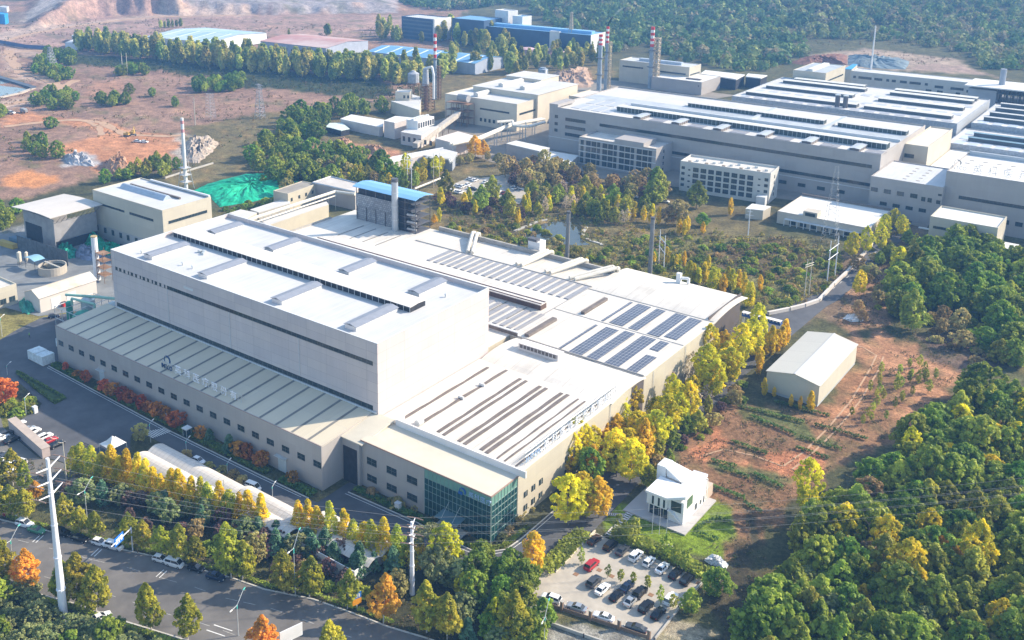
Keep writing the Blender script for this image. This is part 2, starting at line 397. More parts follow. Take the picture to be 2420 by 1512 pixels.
ZONES = [
    ([(-900,5),(1100,5),(1080,150),(900,240),(700,262),(600,320),(480,400),(250,412),(60,470),(-900,560)], (.27,.165,.115)),       # open field
    ([(-900,40),(400,30),(1000,36),(960,90),(520,84),(330,95),(150,110),(-900,130)], (.33,.215,.17)),
    ([(-900,20),(190,34),(90,60),(-900,62)], (.20,.15,.12)),
    ([(200,-5),(420,-5),(420,30),(200,30)], (.36,.23,.19)),
    ([(60,56),(145,44),(205,30),(210,-20),(140,-20),(55,50)], (.50,.40,.33)),
    ([(420,-20),(940,-20),(940,30),(620,35),(425,30)], (.30,.26,.25)),
    ([(-100,112),(0,76),(120,60),(260,45),(420,32),(600,32),(600,38),(420,40),(270,52),(140,68),(60,86),(-60,120)], (.42,.31,.24)),
    ([(0,118),(30,112),(110,128),(140,138),(130,145),(60,132),(25,122),(40,150),(52,178),(120,196),(150,215),(150,228),(100,240),(0,262),(-60,262),(-60,250),(60,226),(110,214),(100,200),(40,184),(18,160),(0,135)], (.44,.31,.23)),   # dirt road
    ([(140,125),(560,152),(900,190),(930,215),(880,235),(700,215),(560,205),(560,190),(330,160),(140,150)], (.045,.055,.022)),   # grass below the poplar belt, the belt's shadow put into its dark green
    ([(200,200),(270,188),(300,196),(280,222),(210,235)], (.34,.19,.12)),
    ([(0,280),(60,262),(160,282),(240,288),(300,300),(320,312),(420,320),(430,345),(340,400),(250,408),(180,380),(100,350),(190,330),(232,322),(240,305),(180,296),(90,290),(0,300)], (.47,.22,.11)),  # dug earth
    ([(420,320),(500,312),(520,340),(470,372),(420,376)], (.46,.40,.34)),   # rubble
    ([(145,372),(190,362),(235,375),(235,392),(150,392)], (.40,.38,.38)),
    ([(240,385),(290,375),(310,395),(300,408),(245,408)], (.40,.22,.14)),
    ([(0,420),(60,402),(120,410),(160,430),(80,440),(0,440)], (.52,.23,.09)),
    ([(440,300),(600,270),(900,240),(1060,160),(1450,150),(1440,210),(1500,240),(1380,340),(1460,440),(1840,500),(1800,560),(1520,560),(1030,560),(900,440),(640,400),(420,440),(380,420),(440,380)], (.145,.12,.055)),
    ([(730,345),(820,335),(960,360),(980,375),(900,385),(800,355),(740,362)], (.42,.21,.12)),
    ([(1180,250),(1390,165),(1400,200),(1260,260)], (.33,.19,.11)),
    ([(640,372),(700,362),(690,380),(640,392)], (.34,.24,.17)),
    ([(1030,560),(1520,560),(1900,560),(1990,600),(1900,720),(1860,740),(1700,700),(1500,640),(1420,640),(1300,600),(1040,545)], (.19,.17,.06)),
    ([(1620,610),(1850,560),(1950,600),(1880,660),(1700,650)], (.14,.10,.045)),
    ([(1980,620),(2060,520),(2160,480),(2200,600),(2120,700),(2060,740),(1990,760),(1850,760)], (.19,.13,.08)),
    ([(2030,640),(2120,640),(2090,770),(2010,790),(1990,760)], (.33,.19,.11)),
    ([(1620,990),(1700,960),(1800,960),(1930,970),(2020,860),(2010,800),(2080,780),(2130,800),(2190,840),(2250,870),(2275,910),(2200,990),(2140,1010),(2060,1060),(1950,1120),(1940,1150),(1850,1200),(1760,1330),(1660,1290),(1600,1160)], (.25,.14,.075)),
    ([(2020,810),(2090,785),(2190,840),(2250,872),(2275,905),(2200,980),(2120,1010),(2110,960),(2130,900),(2050,850)], (.46,.235,.125)),
    ([(2060,835),(2100,840),(2010,980),(1900,1090),(1870,1080),(1930,1000),(2000,930)], (.42,.21,.11)),
    ([(1640,1060),(1700,1020),(1730,1025),(1690,1080),(1780,1100),(1870,1060),(1930,1090),(1940,1110),(1870,1140),(1750,1110),(1650,1090)], (.48,.20,.10)),
    ([(1760,960),(1910,1000),(1990,1040),(1960,1060),(1880,1030),(1750,985)], (.13,.14,.05)),
    ([(1690,1090),(1900,1120),(1850,1150),(1700,1120)], (.15,.15,.06)),
    ([(1440,1200),(1520,1200),(1600,1250),(1690,1180),(1745,1210),(1740,1265),(1680,1310),(1590,1300),(1440,1260)], (.17,.24,.02)),
    ([(1740,1300),(1800,1200),(1780,1500),(1700,1520),(1690,1400)], (.07,.06,.035)),
    ([(2150,790),(2300,780),(2360,860),(2280,890),(2200,840)], (.16,.11,.08)),
    ([(1920,130),(2050,115),(2260,140),(2300,160),(2300,175),(2100,165),(1960,155)], (.36,.27,.20)),
    ([(2140,165),(2330,175),(2400,190),(2300,165),(2230,150),(2150,155)], (.34,.24,.19)),
    ([(0,740),(90,730),(180,740),(20,800),(-60,830),(-60,750)], (.22,.19,.06)),
    ([(-100,930),(0,910),(60,950),(90,965),(0,1010),(-100,1020)], (.13,.15,.04)),
    ([(60,1100),(150,1130),(900,1460),(1000,1512),(1200,1600),(1240,1380),(900,1260),(500,1140),(300,1090)], (.06,.06,.03)),
    ([(1240,1420),(1530,1512),(1600,1620),(1240,1620)], (.26,.25,.22)),
    ([(1480,1512),(1560,1450),(1690,1470),(1680,1620),(1400,1620)], (.36,.31,.22)),
    ([(-400,1385),(0,1385),(150,1430),(420,1512),(700,1620),(-400,1700)], (.07,.07,.035)),
    ([(0,545),(60,530),(120,560),(260,600),(260,660),(180,700),(60,690),(-60,660),(-60,560)], (.20,.21,.22)),
]
tint = np.zeros(GX.shape + (3,)); tint[:] = (.085,.085,.038)
n1 = fbm(GX, GY, 260,4,1)[..., None]
tint = tint * (1 + .25 * n1)
sub = (RR > 110) & (RR < 2600)
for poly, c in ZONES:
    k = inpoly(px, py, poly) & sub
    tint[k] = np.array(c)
sc1 = fbm(GX, GY, 55,4,21); sc2 = fbm(GX, GY, 18,3,23)
k = (sc1 + .6 * sc2 > .42) & (tint[..., 0] > .19) & (tint[..., 0] < .40) & (px < 1100) & (py < 560)
tint[k] = tint[k] * .35 + np.array((.10,.11,.05)) * .65
k2 = (sc1 < -.55) & (px < 1000) & (py < 560) & (tint[..., 0] > .25); tint[k2] = tint[k2] * .5 + np.array((.46,.27,.16)) * .5
k3 = (sc2 > .35) & (tint[..., 0] < .16); tint[k3] *= np.array((1.6,1.35,1.25))
k4 = (sc2 > .3) & (tint[..., 0] >= .16) & (px > 1550); tint[k4] = tint[k4] * .6 + np.array((.12,.12,.05)) * .4
for _ in range(1):
    tint[1:-1,1:-1] = (tint[1:-1,1:-1] * 2 + tint[:-2,1:-1] + tint[2:, 1:-1] + tint[1:-1, :-2] + tint[1:-1,2:]) / 6
nr, na = GX.shape
GZ2 = GZ - .06
idx = np.arange(nr * na).reshape(nr, na)
faces = np.stack([idx[:-1, :-1], idx[:-1,1:], idx[1:, 1:], idx[1:, :-1]], -1).reshape(-1,4)
faces = faces[:, ::-1]
def np_mesh(name, V, Fq, m, tint=None, parent=None):
    me = bpy.data.meshes.new(name); nv, nf = len(V), len(Fq); w = Fq.shape[1]
    me.vertices.add(nv); me.vertices.foreach_set("co", V.astype(np.float32).ravel())
    me.loops.add(nf * w); me.loops.foreach_set("vertex_index", Fq.astype(np.int32).ravel())
    me.polygons.add(nf); me.polygons.foreach_set("loop_start", (np.arange(nf) * w).astype(np.int32))
    try: me.polygons.foreach_set("loop_total", np.full(nf, w, dtype=np.int32))
    except Exception: pass
    me.update(calc_edges=True)
    if tint is not None:
        at = me.color_attributes.new("tint", 'FLOAT_COLOR', 'POINT')
        at.data.foreach_set("color", np.concatenate([tint, np.ones((nv, 1))], 1).astype(np.float32).ravel())
    me.materials.append(m); return me
GROUND = vcol_mat("ground_cover", scales=((.02,.22),(.15,.35),(.9,.42),(3.2,.3)), bump=.8)
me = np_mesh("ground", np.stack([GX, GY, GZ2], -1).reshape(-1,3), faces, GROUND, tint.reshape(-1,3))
go = bpy.data.objects.new("ground", me); COL.objects.link(go); struct(go)
def gz(x, y): return float(hgt(np.array([float(x)]), np.array([float(y)]))[0])
# ---------------------------------------------------------------- sheets: roads, yards
def sheet(name, pts, z, m, kind=True, z0=-.3, kerb=None):
    mb = MB(); mb.prism([(p[0], p[1]) for p in pts], z0, z); o = mb.build(name, m)
    if kind: struct(o)
    return o
def W(*ps): return [A(*p) for p in ps]
FARK = [AC(0,1775, *p) for p in ((-900,210),(0,425),(620,575),(1110,700),(1480,775),(1830,885),(2100,955),(2400,1060))] + [AC(960,1775, *p) for p in ((240,1092),(520,1150),(850,1265),(1200,1400),(1540,1500),(2400,1800),(3600,2250))]
NEARK = [AC(0,1775, *p) for p in ((-900,700),(0,965),(190,1050),(700,1185),(1100,1330),(1370,1412),(1700,1515),(2400,1790),(3400,2230),(4400,2800))]
sheet("boulevard_road", FARK + NEARK[::-1], .02, mat("worn_boulevard_asphalt", (.15,.14,.13),.88,.25,.1, bump=.05))
def ribbon(name, line, w, z, m, z0=-.2, side=1, tagk=True):
    """a strip of width w alongside a polyline"""
    mb = MB(); P = [Vector((p[0], p[1])) for p in line]
    for a, b in zip(P, P[1:]):
        d = (b - a).normalized(); n = Vector((-d.y, d.x)) * w * side
        mb.prism([(a.x, a.y),(b.x, b.y),(b.x + n.x, b.y + n.y),(a.x + n.x, a.y + n.y)], z0, z)
    o = mb.build(name, m)
    if tagk: struct(o)
    return o
def dashes(name, line, z, L=3.0, gap=6.0, w=.16, m=None, start=0):
    mb = MB(); P = [Vector((p[0], p[1])) for p in line]; s = start
    for a, b in zip(P, P[1:]):
        d = (b - a); Ln = d.length; d.normalize(); n = Vector((-d.y, d.x)) * w / 2; t = -s
        while t < Ln:
            t0 = max(t, 0); t1 = min(t + L, Ln)
            if t1 > t0:
                p = a + d * t0; q = a + d * t1
                mb.quad((p.x - n.x, p.y - n.y, z),(q.x - n.x, q.y - n.y, z),(q.x + n.x, q.y + n.y, z),(p.x + n.x, p.y + n.y, z))
            t += L + gap
        s = (Ln - t + L + gap) % (L + gap) if False else 0
    return struct(mb.build(name, m or WHITEP))
def lerp_line(a, b, t):
    out = []
    for i in range(len(a)):
        j = i * (len(b) - 1) / (len(a) - 1); k = int(min(j, len(b) - 2)); f = j - k
        q = b[k].lerp(b[k + 1], f); out.append(a[i].lerp(q, t))
    return out
NK2 = NEARK[:-1]
struct(ribbon("boulevard_kerb", FARK, .35,.15, KERB, side=1)); struct(ribbon("boulevard_kerb", NEARK, .35,.15, KERB, side=-1))
for t in (.28,.74): dashes("road_marking", lerp_line(FARK, NK2, t),.026,3,6,.12, m=mat("worn_road_paint", (.42,.41,.38),.8,.3,1.5))
for k_, (x, y) in enumerate(((360,600),(890,725),(1480,920))):     # parking bay marks beside the kerb
    a = AC(0,1775, x - 35, y + 30); b = AC(0,1775, x + 35, y - 35)
    mb = MB(); d = (b - a).normalized(); n = Vector((-d.y, d.x, 0)) * .1
    for s in (0,.9):
        o_ = n.normalized() * s; p, q = a + o_, b + o_
        mb.quad((p.x - n.x, p.y - n.y, .027),(q.x - n.x, q.y - n.y, .027),(q.x + n.x, q.y + n.y, .027),(p.x + n.x, p.y + n.y, .027))
    struct(mb.build("road_marking", WHITEP))
a = AC(0,1775,1870,1425); mb = MB()
for s in (0,1): mb.quad((a.x, a.y + s * 2,.028),(a.x + 4.5, a.y + s * 2 + 1.2,.028),(a.x + 4.5, a.y + s * 2 + 1.4,.028),(a.x, a.y + s * 2 + .25,.028))
struct(mb.build("road_marking", WHITEP))
YARD = [(-329,182),(-326,170.4),(-322.6,162.3),(-300,147),(-286,149),(-269,146),(-267,144),(-264,134),(-262,131),(-242,129),(-236,131),(-226,133),(-221,143.5),
        (-231,151),(-232.5,154.2),(-213,154.7),(-200,154.4),(-172,153.6),(-160,155.6),(-136,160.6),(-118,163.5),(-108.5,168),(-104.6,176),(-104.8,200),(-106.5,240),(-108,300),(-106,372),(-104.5,382),(-103.5,430),
        (-104.5,470),(-108,506),(-115.5,506),(-113.5,470),(-111,437),(-110,405),(-114,380),(-119,352),(-119,330),(-117.5,322),(-116.5,240),(-116.5,181),(-117,175),(-121.5,169.8),(-141,170.2),(-162.8,169.3),(-163.2,185),(-166,185),
        (-166,161.0),(-186,160.5),(-224,160),(-290.6,161.4),(-291.6,166),(-291.6,250),(-318,250),(-320,200)]
sheet("yard_road", YARD, .03, ASPH)
struct(ribbon("yard_kerb", [(-163,169.2),(-141,170.1),(-127,169.5),(-121.5,169.7),(-117,175),(-116.5,181),(-116.5,240),(-117.5,322)], .3,.15, KERB, side=1))
struct(ribbon("yard_kerb", [(-290.6,161.3),(-224,159.9),(-186,160.4),(-169,160.8)], .3,.15, KERB, side=1))
for ln in ([(-290,160.6),(-224,159.2),(-186,159.7),(-171,160.2)], [(-163.2,168.4),(-141,169.3),(-126.8,168.7),(-120.8,169.1),(-116.3,174.8),(-115.8,181),(-115.8,320)]):
    dashes("road_marking", ln, .036,60,.3,.14)
mb = MB()
for i in range(9):                                    # zebra crossing
    y = 154.6 + i * .62; mb.quad((-230.6 + i * .35, y, .037),(-225.4 + i * .12, y, .037),(-225.4 + i * .12, y + .3,.037),(-230.6 + i * .35, y + .3,.037))
struct(mb.build("zebra_crossing", WHITEP))
dashes("road_marking", [(-110,384),(-108.6,430),(-109.5,470)], .036,3,5,.14)
LOT = [AC(1900,1775, *p) for p in ((790,530),(910,592),(1360,780),(1800,975),(1700,1075),(1560,1230),(1420,1400),(1330,1520),(1180,1470),(340,1195),(250,1120),(150,900),(200,890),(330,950),(400,915),(480,830),(640,670))]
sheet("car_park", LOT, .035, PAVE)
LANE = [AC(1900,1775, *p) for p in ((150,900),(-120,690),(-230,760),(-60,900),(180,1150),(330,1200))]
sheet("car_park_entrance_road", [(-109.6,170.9),(-104.9,177),(-104.2,178.5),(-103.8,173.5),(-101.5,166),(-104,163.5),(-112,164.5)], .033, PAVE)
sheet("staff_car_park", [(-300,146.5),(-264.8,131.2),(-241,128.4),(-236,130.6),(-226,132.8),(-219,128),(-232,118.5),(-262,112),(-300,116)], .034, mat("worn_asphalt", (.16,.15,.135),.9,.15,.2))
mb = MB()
for i in range(8):
    x = -262 + i * 3.0; mb.quad((x, 118.5 + .3 * i, .04),(x + .12,118.5 + .3 * i, .04),(x + 1.2,123.5 + .3 * i, .04),(x + 1.08,123.5 + .3 * i, .04))
struct(mb.build("parking_bay_marking", WHITEP))
sheet("visitor_car_park", [A(*C(960,600, *p)) for p in ((1665,268),(1860,190),(1960,150),(2040,165),(2300,130),(2400,150),(2480,175),(2500,260),(2440,330),(2390,400),(2250,370),(2080,350),(1950,320),(1760,290))], .03, PAVE)
sheet("works_yard", [(-425,500),(-330,470),(-300,470),(-160,505),(-128,500),(-100,498),(-101,532),(-128,545),(-320,545),(-340,640),(-300,760),(-420,760),(-430,600)], .015, mat("dusty_paving", (.25,.22,.18),.9,.2,.08))
sheet("left_works_yard", [(-430,205),(-395,190),(-352,178),(-331,182),(-320,200),(-318,250),(-300,300),(-300,330),(-345,300),(-345,250),(-398,246),(-430,226)], .02, mat("damp_paving", (.20,.21,.215),.85,.25,.1))
WATER = mat("pond_water", (.045,.05,.04),.06,.2,.05, spec=.6)
PONDP = [AC(1900,600, *p) for p in ((160,690),(230,610),(370,570),(520,545),(660,580),(700,620),(660,670),(680,720),(760,770),(640,775),(480,760),(330,740),(200,720))]
sheet("pond_water", PONDP, .02, WATER)
mb = MB()
line = [AC(1900,600, *p) for p in ((715,610),(675,660),(690,705),(760,740),(850,765),(850,775))]
o = ribbon("pond_edge_path", line, 1.4,.35, CONC, side=1)
o = ribbon("pond_edge_path", [AC(1900,600, *p) for p in ((85,650),(180,610),(300,560),(380,545))], 1.6,.3, CONC, side=1)
RES = [AC(0,0, *p) for p in ((-400,560),(0,700),(330,800),(200,845),(0,890),(-400,960))]
sheet("reservoir_water", RES, .03, mat("reservoir_blue_water", (.16,.20,.22),.15,.1,.02, spec=.6))
ribbon("reservoir_bank", [AC(0,0, *p) for p in ((-400,560),(0,700),(330,800))], 5,1.6, mat("reservoir_lining", (.09,.11,.14),.8), side=-1)
ribbon("reservoir_bank", [AC(0,0, *p) for p in ((330,802),(200,847),(0,892),(-400,962))], 4,.5, mat("pale_earth_bank", (.5,.42,.34),.9), side=-1)
TRK = mat("rutted_light_earth", (.40,.25,.15),.95,.2,.5, col2=(.50,.33,.21))
for k_, ln in enumerate((((2070,838),(2055,870),(2010,945),(1955,1010),(1900,1065),(1850,1100)),((2086,842),(2072,878),(2028,950),(1972,1018),(1915,1072),(1870,1108)),((1850,1100),(1780,1075),(1710,1060),(1660,1075)),((2070,838),(2040,820),(2010,812)))):
    ribbon("dirt_track", [A(*q) for q in ln], .5,.03, TRK, z0=-.1)
for ln, w in ((((0,100),(60,84),(150,66),(280,48),(420,38),(620,36)),9),(((20,118),(28,145),(48,170),(95,182),(130,200),(140,208)),9),(((-60,262),(30,245),(90,232),(140,210),(180,190)),8),(((10,300),(100,290),(170,284),(240,290),(300,318)),6),(((240,320),(235,300),(210,290)),4),(((300,318),(400,322),(440,318)),5),(((0,130),(80,118),(140,124)),6)):
    for a_, b_ in zip(ln, ln[1:]): pass
    P_ = [A(*q) for q in ln]; mb = MB(); Q_ = []
    for i in range(len(P_) - 1):
        for j in range(6): Q_.append(P_[i].lerp(P_[i + 1], j / 6))
    Q_.append(P_[-1])
    for i, v in enumerate(Q_): v.z = gz(v.x, v.y) + .12
    L_, R_ = [], []
    for i, v in enumerate(Q_):
        d = (Q_[min(i + 1, len(Q_) - 1)] - Q_[max(i - 1,0)]).normalized(); n = Vector((-d.y, d.x, 0)) * w * (.5 + .12 * math.sin(i * 1.7)); L_.append(v + n); R_.append(v - n)
    mb.add([tuple(v) for v in L_ + R_], [(i, i + 1, len(L_) + i + 1, len(L_) + i) for i in range(len(L_) - 1)]); struct(mb.build("dirt_track", TRK))
# ================================================================ MAIN WORKS
def ztri(mb, pts, m=0): return mb.add(pts, [tuple(range(len(pts)))], m)
# ---- tall block -------------------------------------------------
TB = Bld("tall_factory_block", "tallest factory block with pinkish panel walls and a bright white roof carrying nine ventilators", 120,51.2,34.9,
         o=(-286.6,185.5), wall=PINKISH, roof=ROOFW, par=1.5, group=None)
TB.win('S', 2.0,118.3,28.2,29.3,56, name="window_strip", out=.06)
TB.win('S', 1.2,118.1,14.9,16.2,56, name="window_strip", out=.06)
mb = MB(TB.fr); mb.box(.8,119.6,-.5,-.08,14.45,14.75); mb.build("gutter", PARAP, TB.e)
mb = MB(TB.fr); mb.box(-.04,120.04,-.05,.4,34.9,35.0); mb.box(119.65,120.05,.4,51.2,34.9,35.0); mb.box(-.05,.4,.4,51.2,34.9,35.0); mb.box(.4,119.6,50.8,51.25,34.9,35.0)
mb.build("coping", PARAP, TB.e)
zr = 33.4
for i in range(13): mb = MB(TB.fr); a = 3.4 + i * 2.15; mb.box(a, a + .75 + .3 * (i % 3),-.12,-.02,28.2,29.3); mb.build("strip_infill", PINKISH, TB.e)
mb = MB(TB.fr); mb.box(38.5,43,-.1,-.0,30.6,31.3); mb.build("wall_grille", PARAP, TB.e)
for x_ in (30,60,90): mb = MB(TB.fr); mb.tube((x_, -.16,16.4),(x_, -.16,28.1),.09, n=5); mb.build("downpipe", PARAP, TB.e)
TB.vent(1.5,111.5,24.0,31.5, zr, 1.7, 'u', mat("warm_white_ridge_sheet", (.66,.62,.58),.6,.05,.2), gable=.25)
for i, (x, y0, y1) in enumerate(((-274.5,190,206),(-246.4,190,207),(-212.6,190.2,207.5),(-182.6,190,208.3),(-277,218.8,232.2),(-247.8,219.4,232.8),(-213.4,219.8,233.6),(-184.6,220,234))):
    u = x - TB.fr.o.x; TB.vent(u - .6, u + 4.2, y0 - TB.fr.o.y, y1 - TB.fr.o.y, zr, 1.25, 'v', mat("grey_ventilator_sheet", (.24,.26,.31),.5,.08,.5), side=mat("pale_louvre", (.6,.6,.6),.6,.1), gable=.5, name="roof_ventilator")
mb = MB(TB.fr)
for x, y in ((22,19),(23.4,19.6),(24.6,18.4)): mb.box(x, x + 1.1, y, y + 1, zr, zr + .9)
mb.build("condenser", STEEL, TB.e)
for x, y in ((11,8),(8,6.5),(28,8),(33,8),(112,40)):
    mb = MB(TB.fr); lathe(mb, [(.25, zr),(.25, zr + .8),(.45, zr + .85),(.1, zr + 1.2)], 8,(x, y)); mb.build("vent_cowl", STEEL, TB.e)
# ---- long low building in front ---------------------------------
LB = Bld("low_front_building", "long low works building with a banded grey roof in front of the tall block", 122.8,19.8,12.8, o=(-291.4,165.6), wall=GREIGE, shell=False)
mb = MB(LB.fr); L_, D_ = 122.8,19.8
mb.quad((0,0,0),(L_, 0,0),(L_, 0,12.9),(0,0,12.9)); mb.quad((L_, 0,0),(L_, D_, 0),(L_, D_, 14.3),(L_, 0,12.9)); mb.quad((0, D_, 0),(0,0,0),(0,0,12.9),(0, D_, 14.3)); mb.quad((L_, D_, 0),(0, D_, 0),(0, D_, 14.3),(L_, D_, 14.3))
mb.quad((0,0,12.9),(L_, 0,12.9),(L_, .3,12.9),(0,.3,12.9)); mb.quad((0,.3,12.9),(L_, .3,12.9),(L_, .3,12.5),(0,.3,12.5))
mb.build("wall", GREIGE, LB.e)
mb = MB(LB.fr); mb.quad((0,.3,12.72),(L_ + .15,.3,12.72),(L_ + .15, D_, 14.35),(0, D_, 14.35))
mb.build("roof", ROOFG, LB.e)
BAND = mat("translucent_roof_band", (.20,.195,.18),.6,.15,.3)
for i in range(19):
    x = 5.2 + i * 6.22
    mb = MB(LB.fr); y0, y1 = .5,19.6; f = lambda y: 12.72 + (y - .3) / 19.5 * 1.63 + .05
    mb.add([(x, y0, f(y0)),(x + .85, y0, f(y0)),(x + .85, y1, f(y1)),(x, y1, f(y1))], [(0,1,2,3)])
    mb.build("roof_light_band", BAND, LB.e)
for i in range(21):
    a = -290.2 + i * 5.93; LB.win('S', a - LB.fr.o.x, a - LB.fr.o.x + 2.75,6.45,8.1,2, rows=2)
for a, w in ((-267.6,2.6),(-185.2,3.2)):
    m = MB(LB.fr); u = a - LB.fr.o.x; m.box(u, u + w, -.08,.05,0,4.2,0); m.box(u + w / 2 - .04, u + w / 2 + .04,-.11,.05,0,4.2,1); m.box(u - .5, u + w + .5,-1.2,0,4.5,4.65,1)
    m.build("door", [mat("pale_blue_door", (.45,.52,.55),.5,.1), STEEL], LB.e)
mb = MB(LB.fr); mb.box(-.03, L_ + .03,-.06,.0,12.82,12.96); mb.build("coping", mat("dull_red_coping", (.33,.22,.18),.7), LB.e)
# ---- gap infill between the two front buildings -----------------
LK = thing("link_building", "recessed link with a dark gateway between the long low building and the glass fronted offices", "building", (-164.8,180,0))
mb = MB(); mb.box(-168.55,-162.4,173.2,185.4,0,12.3); mb.build("wall", GREIGE, LK)
mb = MB(); mb.add([(-168.6,172.9,12.6),(-161.2,172.9,12.6),(-161.2,186,14.2),(-168.6,186,14.2),(-168.6,172.9,12.35),(-161.2,172.9,12.35),(-161.2,186,13.9),(-168.6,186,13.9)], [(0,1,2,3),(7,6,5,4),(0,4,5,1),(1,5,6,2),(2,6,7,3),(3,7,4,0)]); mb.build("roof", mat("warm_cream_roof", (.58,.53,.43),.7,.06,.2), LK)
mb = MB(); mb.box(-168.1,-163.2,173.08,173.2,0,10.2); mb.build("gateway", DARK, LK)
# ---- glass fronted offices --------------------------------------
OF = Bld("glass_fronted_office", "two storey office wing with a green glass corner below a blue emblem and pale characters", 41.6,11.5,12.9, o=(-162.6,174.2), wall=GREIGE, shell=False)
mb = MB(OF.fr); g0 = 21.3
mb.box(0, g0,0,11.5,0,12.9); mb.box(g0,41.45,.4,11.5,0,.5); mb.box(g0,41.3,11.0,11.5,0,12.9); mb.build("wall", GREIGE, OF.e)
mb = MB(OF.fr); mb.box(-.1,41.6,-.1,11.6,12.95,13.1,0); mb.build("roof", mat("warm_cream_roof", (.58,.53,.43),.7,.06,.2), OF.e)
mb = MB(OF.fr)
mb.box(-.14,41.66,-.14,-.02,12.85,13.2); mb.box(41.55,41.68,-.14,11.6,12.85,13.2); mb.build("coping", mat("dull_red_coping", (.33,.22,.18),.7), OF.e)
for a in (-160.6,-153.8,-147.0):
    u = a + 162.6
    OF.win('S', u, u + 3.3,7.1,9.0,2, rows=2)
    if a > -161: OF.win('S', u, u + 3.3,2.3,4.1,2, rows=2)
for nm, box_, ax in (("curtain_wall", (g0,41.5,.0,.25),0),("curtain_wall", (41.25,41.5,.25,11.0),1)):
    mb = MB(OF.fr); mb.box(box_[0], box_[1], box_[2], box_[3], .15,10.4,0)
    mb.box(box_[0], box_[1], box_[2] + .01 * (1 - ax), box_[3], 10.4,12.9,2)
    Ln = (box_[1] - box_[0]) if ax == 0 else (box_[3] - box_[2]); k = int(Ln / 1.25)
    for i in range(k + 1):
        t = i * Ln / k
        if ax == 0: mb.box(box_[0] + t - .04, box_[0] + t + .04,-.08,.02,.15,12.9,1)
        else: mb.box(41.48,41.6, box_[2] + t - .04, box_[2] + t + .04,.15,12.9,1)
    for z in (2.4,4.7,7.0,8.7,10.4):
        if ax == 0: mb.box(box_[0], box_[1], -.07,.02, z - .05, z + .05,1)
        else: mb.box(41.48,41.59, box_[2], box_[3], z - .05, z + .05,1)
    mb.build(nm, [GREENGLASS, mat("green_white_mullion", (.24,.33,.31),.5,.05), mat("green_spandrel_glass", (.15,.30,.25) if ax == 0 else (.34,.50,.40),.3,.1,.3, spec=.5)], OF.e)
mb = MB(OF.fr); mb.add([(27.2,-3.6,3.6),(34,-3.6,3.6),(34,0,3.9),(27.2,0,3.9),(27.2,-3.6,3.72),(34,-3.6,3.72),(34,0,4.02),(27.2,0,4.02)], [(0,3,2,1),(4,5,6,7),(0,1,5,4),(1,2,6,5),(3,7,6,2),(0,4,7,3)])
for x in (29,32.4): mb.tube((x, -3.2,3.7),(x, 0,6.6),.05, n=5, m=1)
mb.build("entrance_canopy", [mat("canopy_glass", (.10,.17,.19),.2,.1, spec=.6), MULL], OF.e)
mb = MB(OF.fr)
for i in range(5): mb.box(26.5 - .0,35,-3.2 - i * .35,-.05,0,.75 - i * .15)
mb.build("entrance_steps", CONC, OF.e)
mb = MB(OF.fr); mb.box(28.4,32.6,-.14,.0,.75,3.3,0)
for x in (28.4,30.5,32.6): mb.box(x - .05, x + .05,-.18,.0,.75,3.35,1)
mb.build("door", [DARK, MULL], OF.e)
# ---- lettering --------------------------------------------------
def text_mesh(s, size, depth=.12):
    c = bpy.data.curves.new("lettering", 'FONT'); c.body = s; c.size = size; c.extrude = depth; c.offset = -.012 * size; c.align_x = 'LEFT'; c.resolution_u = 2
    o = bpy.data.objects.new("lettering", c); COL.objects.link(o); bpy.context.view_layer.update()
    me = bpy.data.meshes.new_from_object(o); bpy.data.objects.remove(o); bpy.data.curves.remove(c); return me
def text_obj(name, s, size, loc, rot, m, parent=None, depth=.12, sx=1.0):
    me = text_mesh(s, size, depth); me.materials.clear(); me.materials.append(m)
    o = bpy.data.objects.new(name, me); COL.objects.link(o)
    o.rotation_euler = rot; o.scale = (sx, 1,1)
    o.location = Vector(loc) - (WLOC[parent] if parent else Vector()); o.parent = parent; WLOC[o] = Vector(loc); return o
BLUES = mat("blue_sign_enamel", (.01,.06,.16),.4,.1); WHITES = mat("white_sign_enamel", (.82,.82,.84),.4,.03); SKYB = mat("pale_blue_sign_enamel", (.38,.52,.72),.4,.05)
GREYS = mat("grey_sign_enamel", (.35,.35,.36),.5,.05); BLUEB = mat("bright_blue_sign_enamel", (.01,.10,.38),.4,.1)
def emblem(mb, x, y, z, r, axis='x', m=0):
    """ring with a heavy right shoulder, standing on the word"""
    f = (lambda a, b: (x + a, y, z + b)) if axis == 'x' else (lambda a, b: (x, y + a, z + b))
    g = (lambda a, b: (x + a, y + .18, z + b)) if axis == 'x' else (lambda a, b: (x - .18, y + a, z + b))
    for k in range(18):
        t0 = math.radians(-30 + k * 240 / 18); t1 = math.radians(-30 + (k + 1) * 240 / 18); w = r * (.12 if k > 9 else .36)
        q = [(r * math.cos(t), r * math.sin(t)) for t in (t0, t1)]; i_ = [((r - w) * math.cos(t),(r - w) * math.sin(t)) for t in (t0, t1)]
        P = [f(*q[0]), f(*q[1]), f(*i_[1]), f(*i_[0])]; Q = [g(*q[0]), g(*q[1]), g(*i_[1]), g(*i_[0])]
        mb.add(P + Q, [(0,1,2,3),(7,6,5,4),(0,4,5,1),(1,5,6,2),(2,6,7,3),(3,7,4,0)], m)
SG = thing("rooftop_sign", "dark blue emblem and INTCO followed by white characters on the long banded roof", "rooftop sign", (-222,168.5,13))
mb = MB(); emblem(mb, -235.3,168.2,16.1,1.5, 'x'); mb.build("emblem", BLUES, SG)
text_obj("word", "INTCO", 2.1,(-238.2,168.2,13.15),(R(90),0,0), BLUES, SG, .12,.78)
x = -231.8
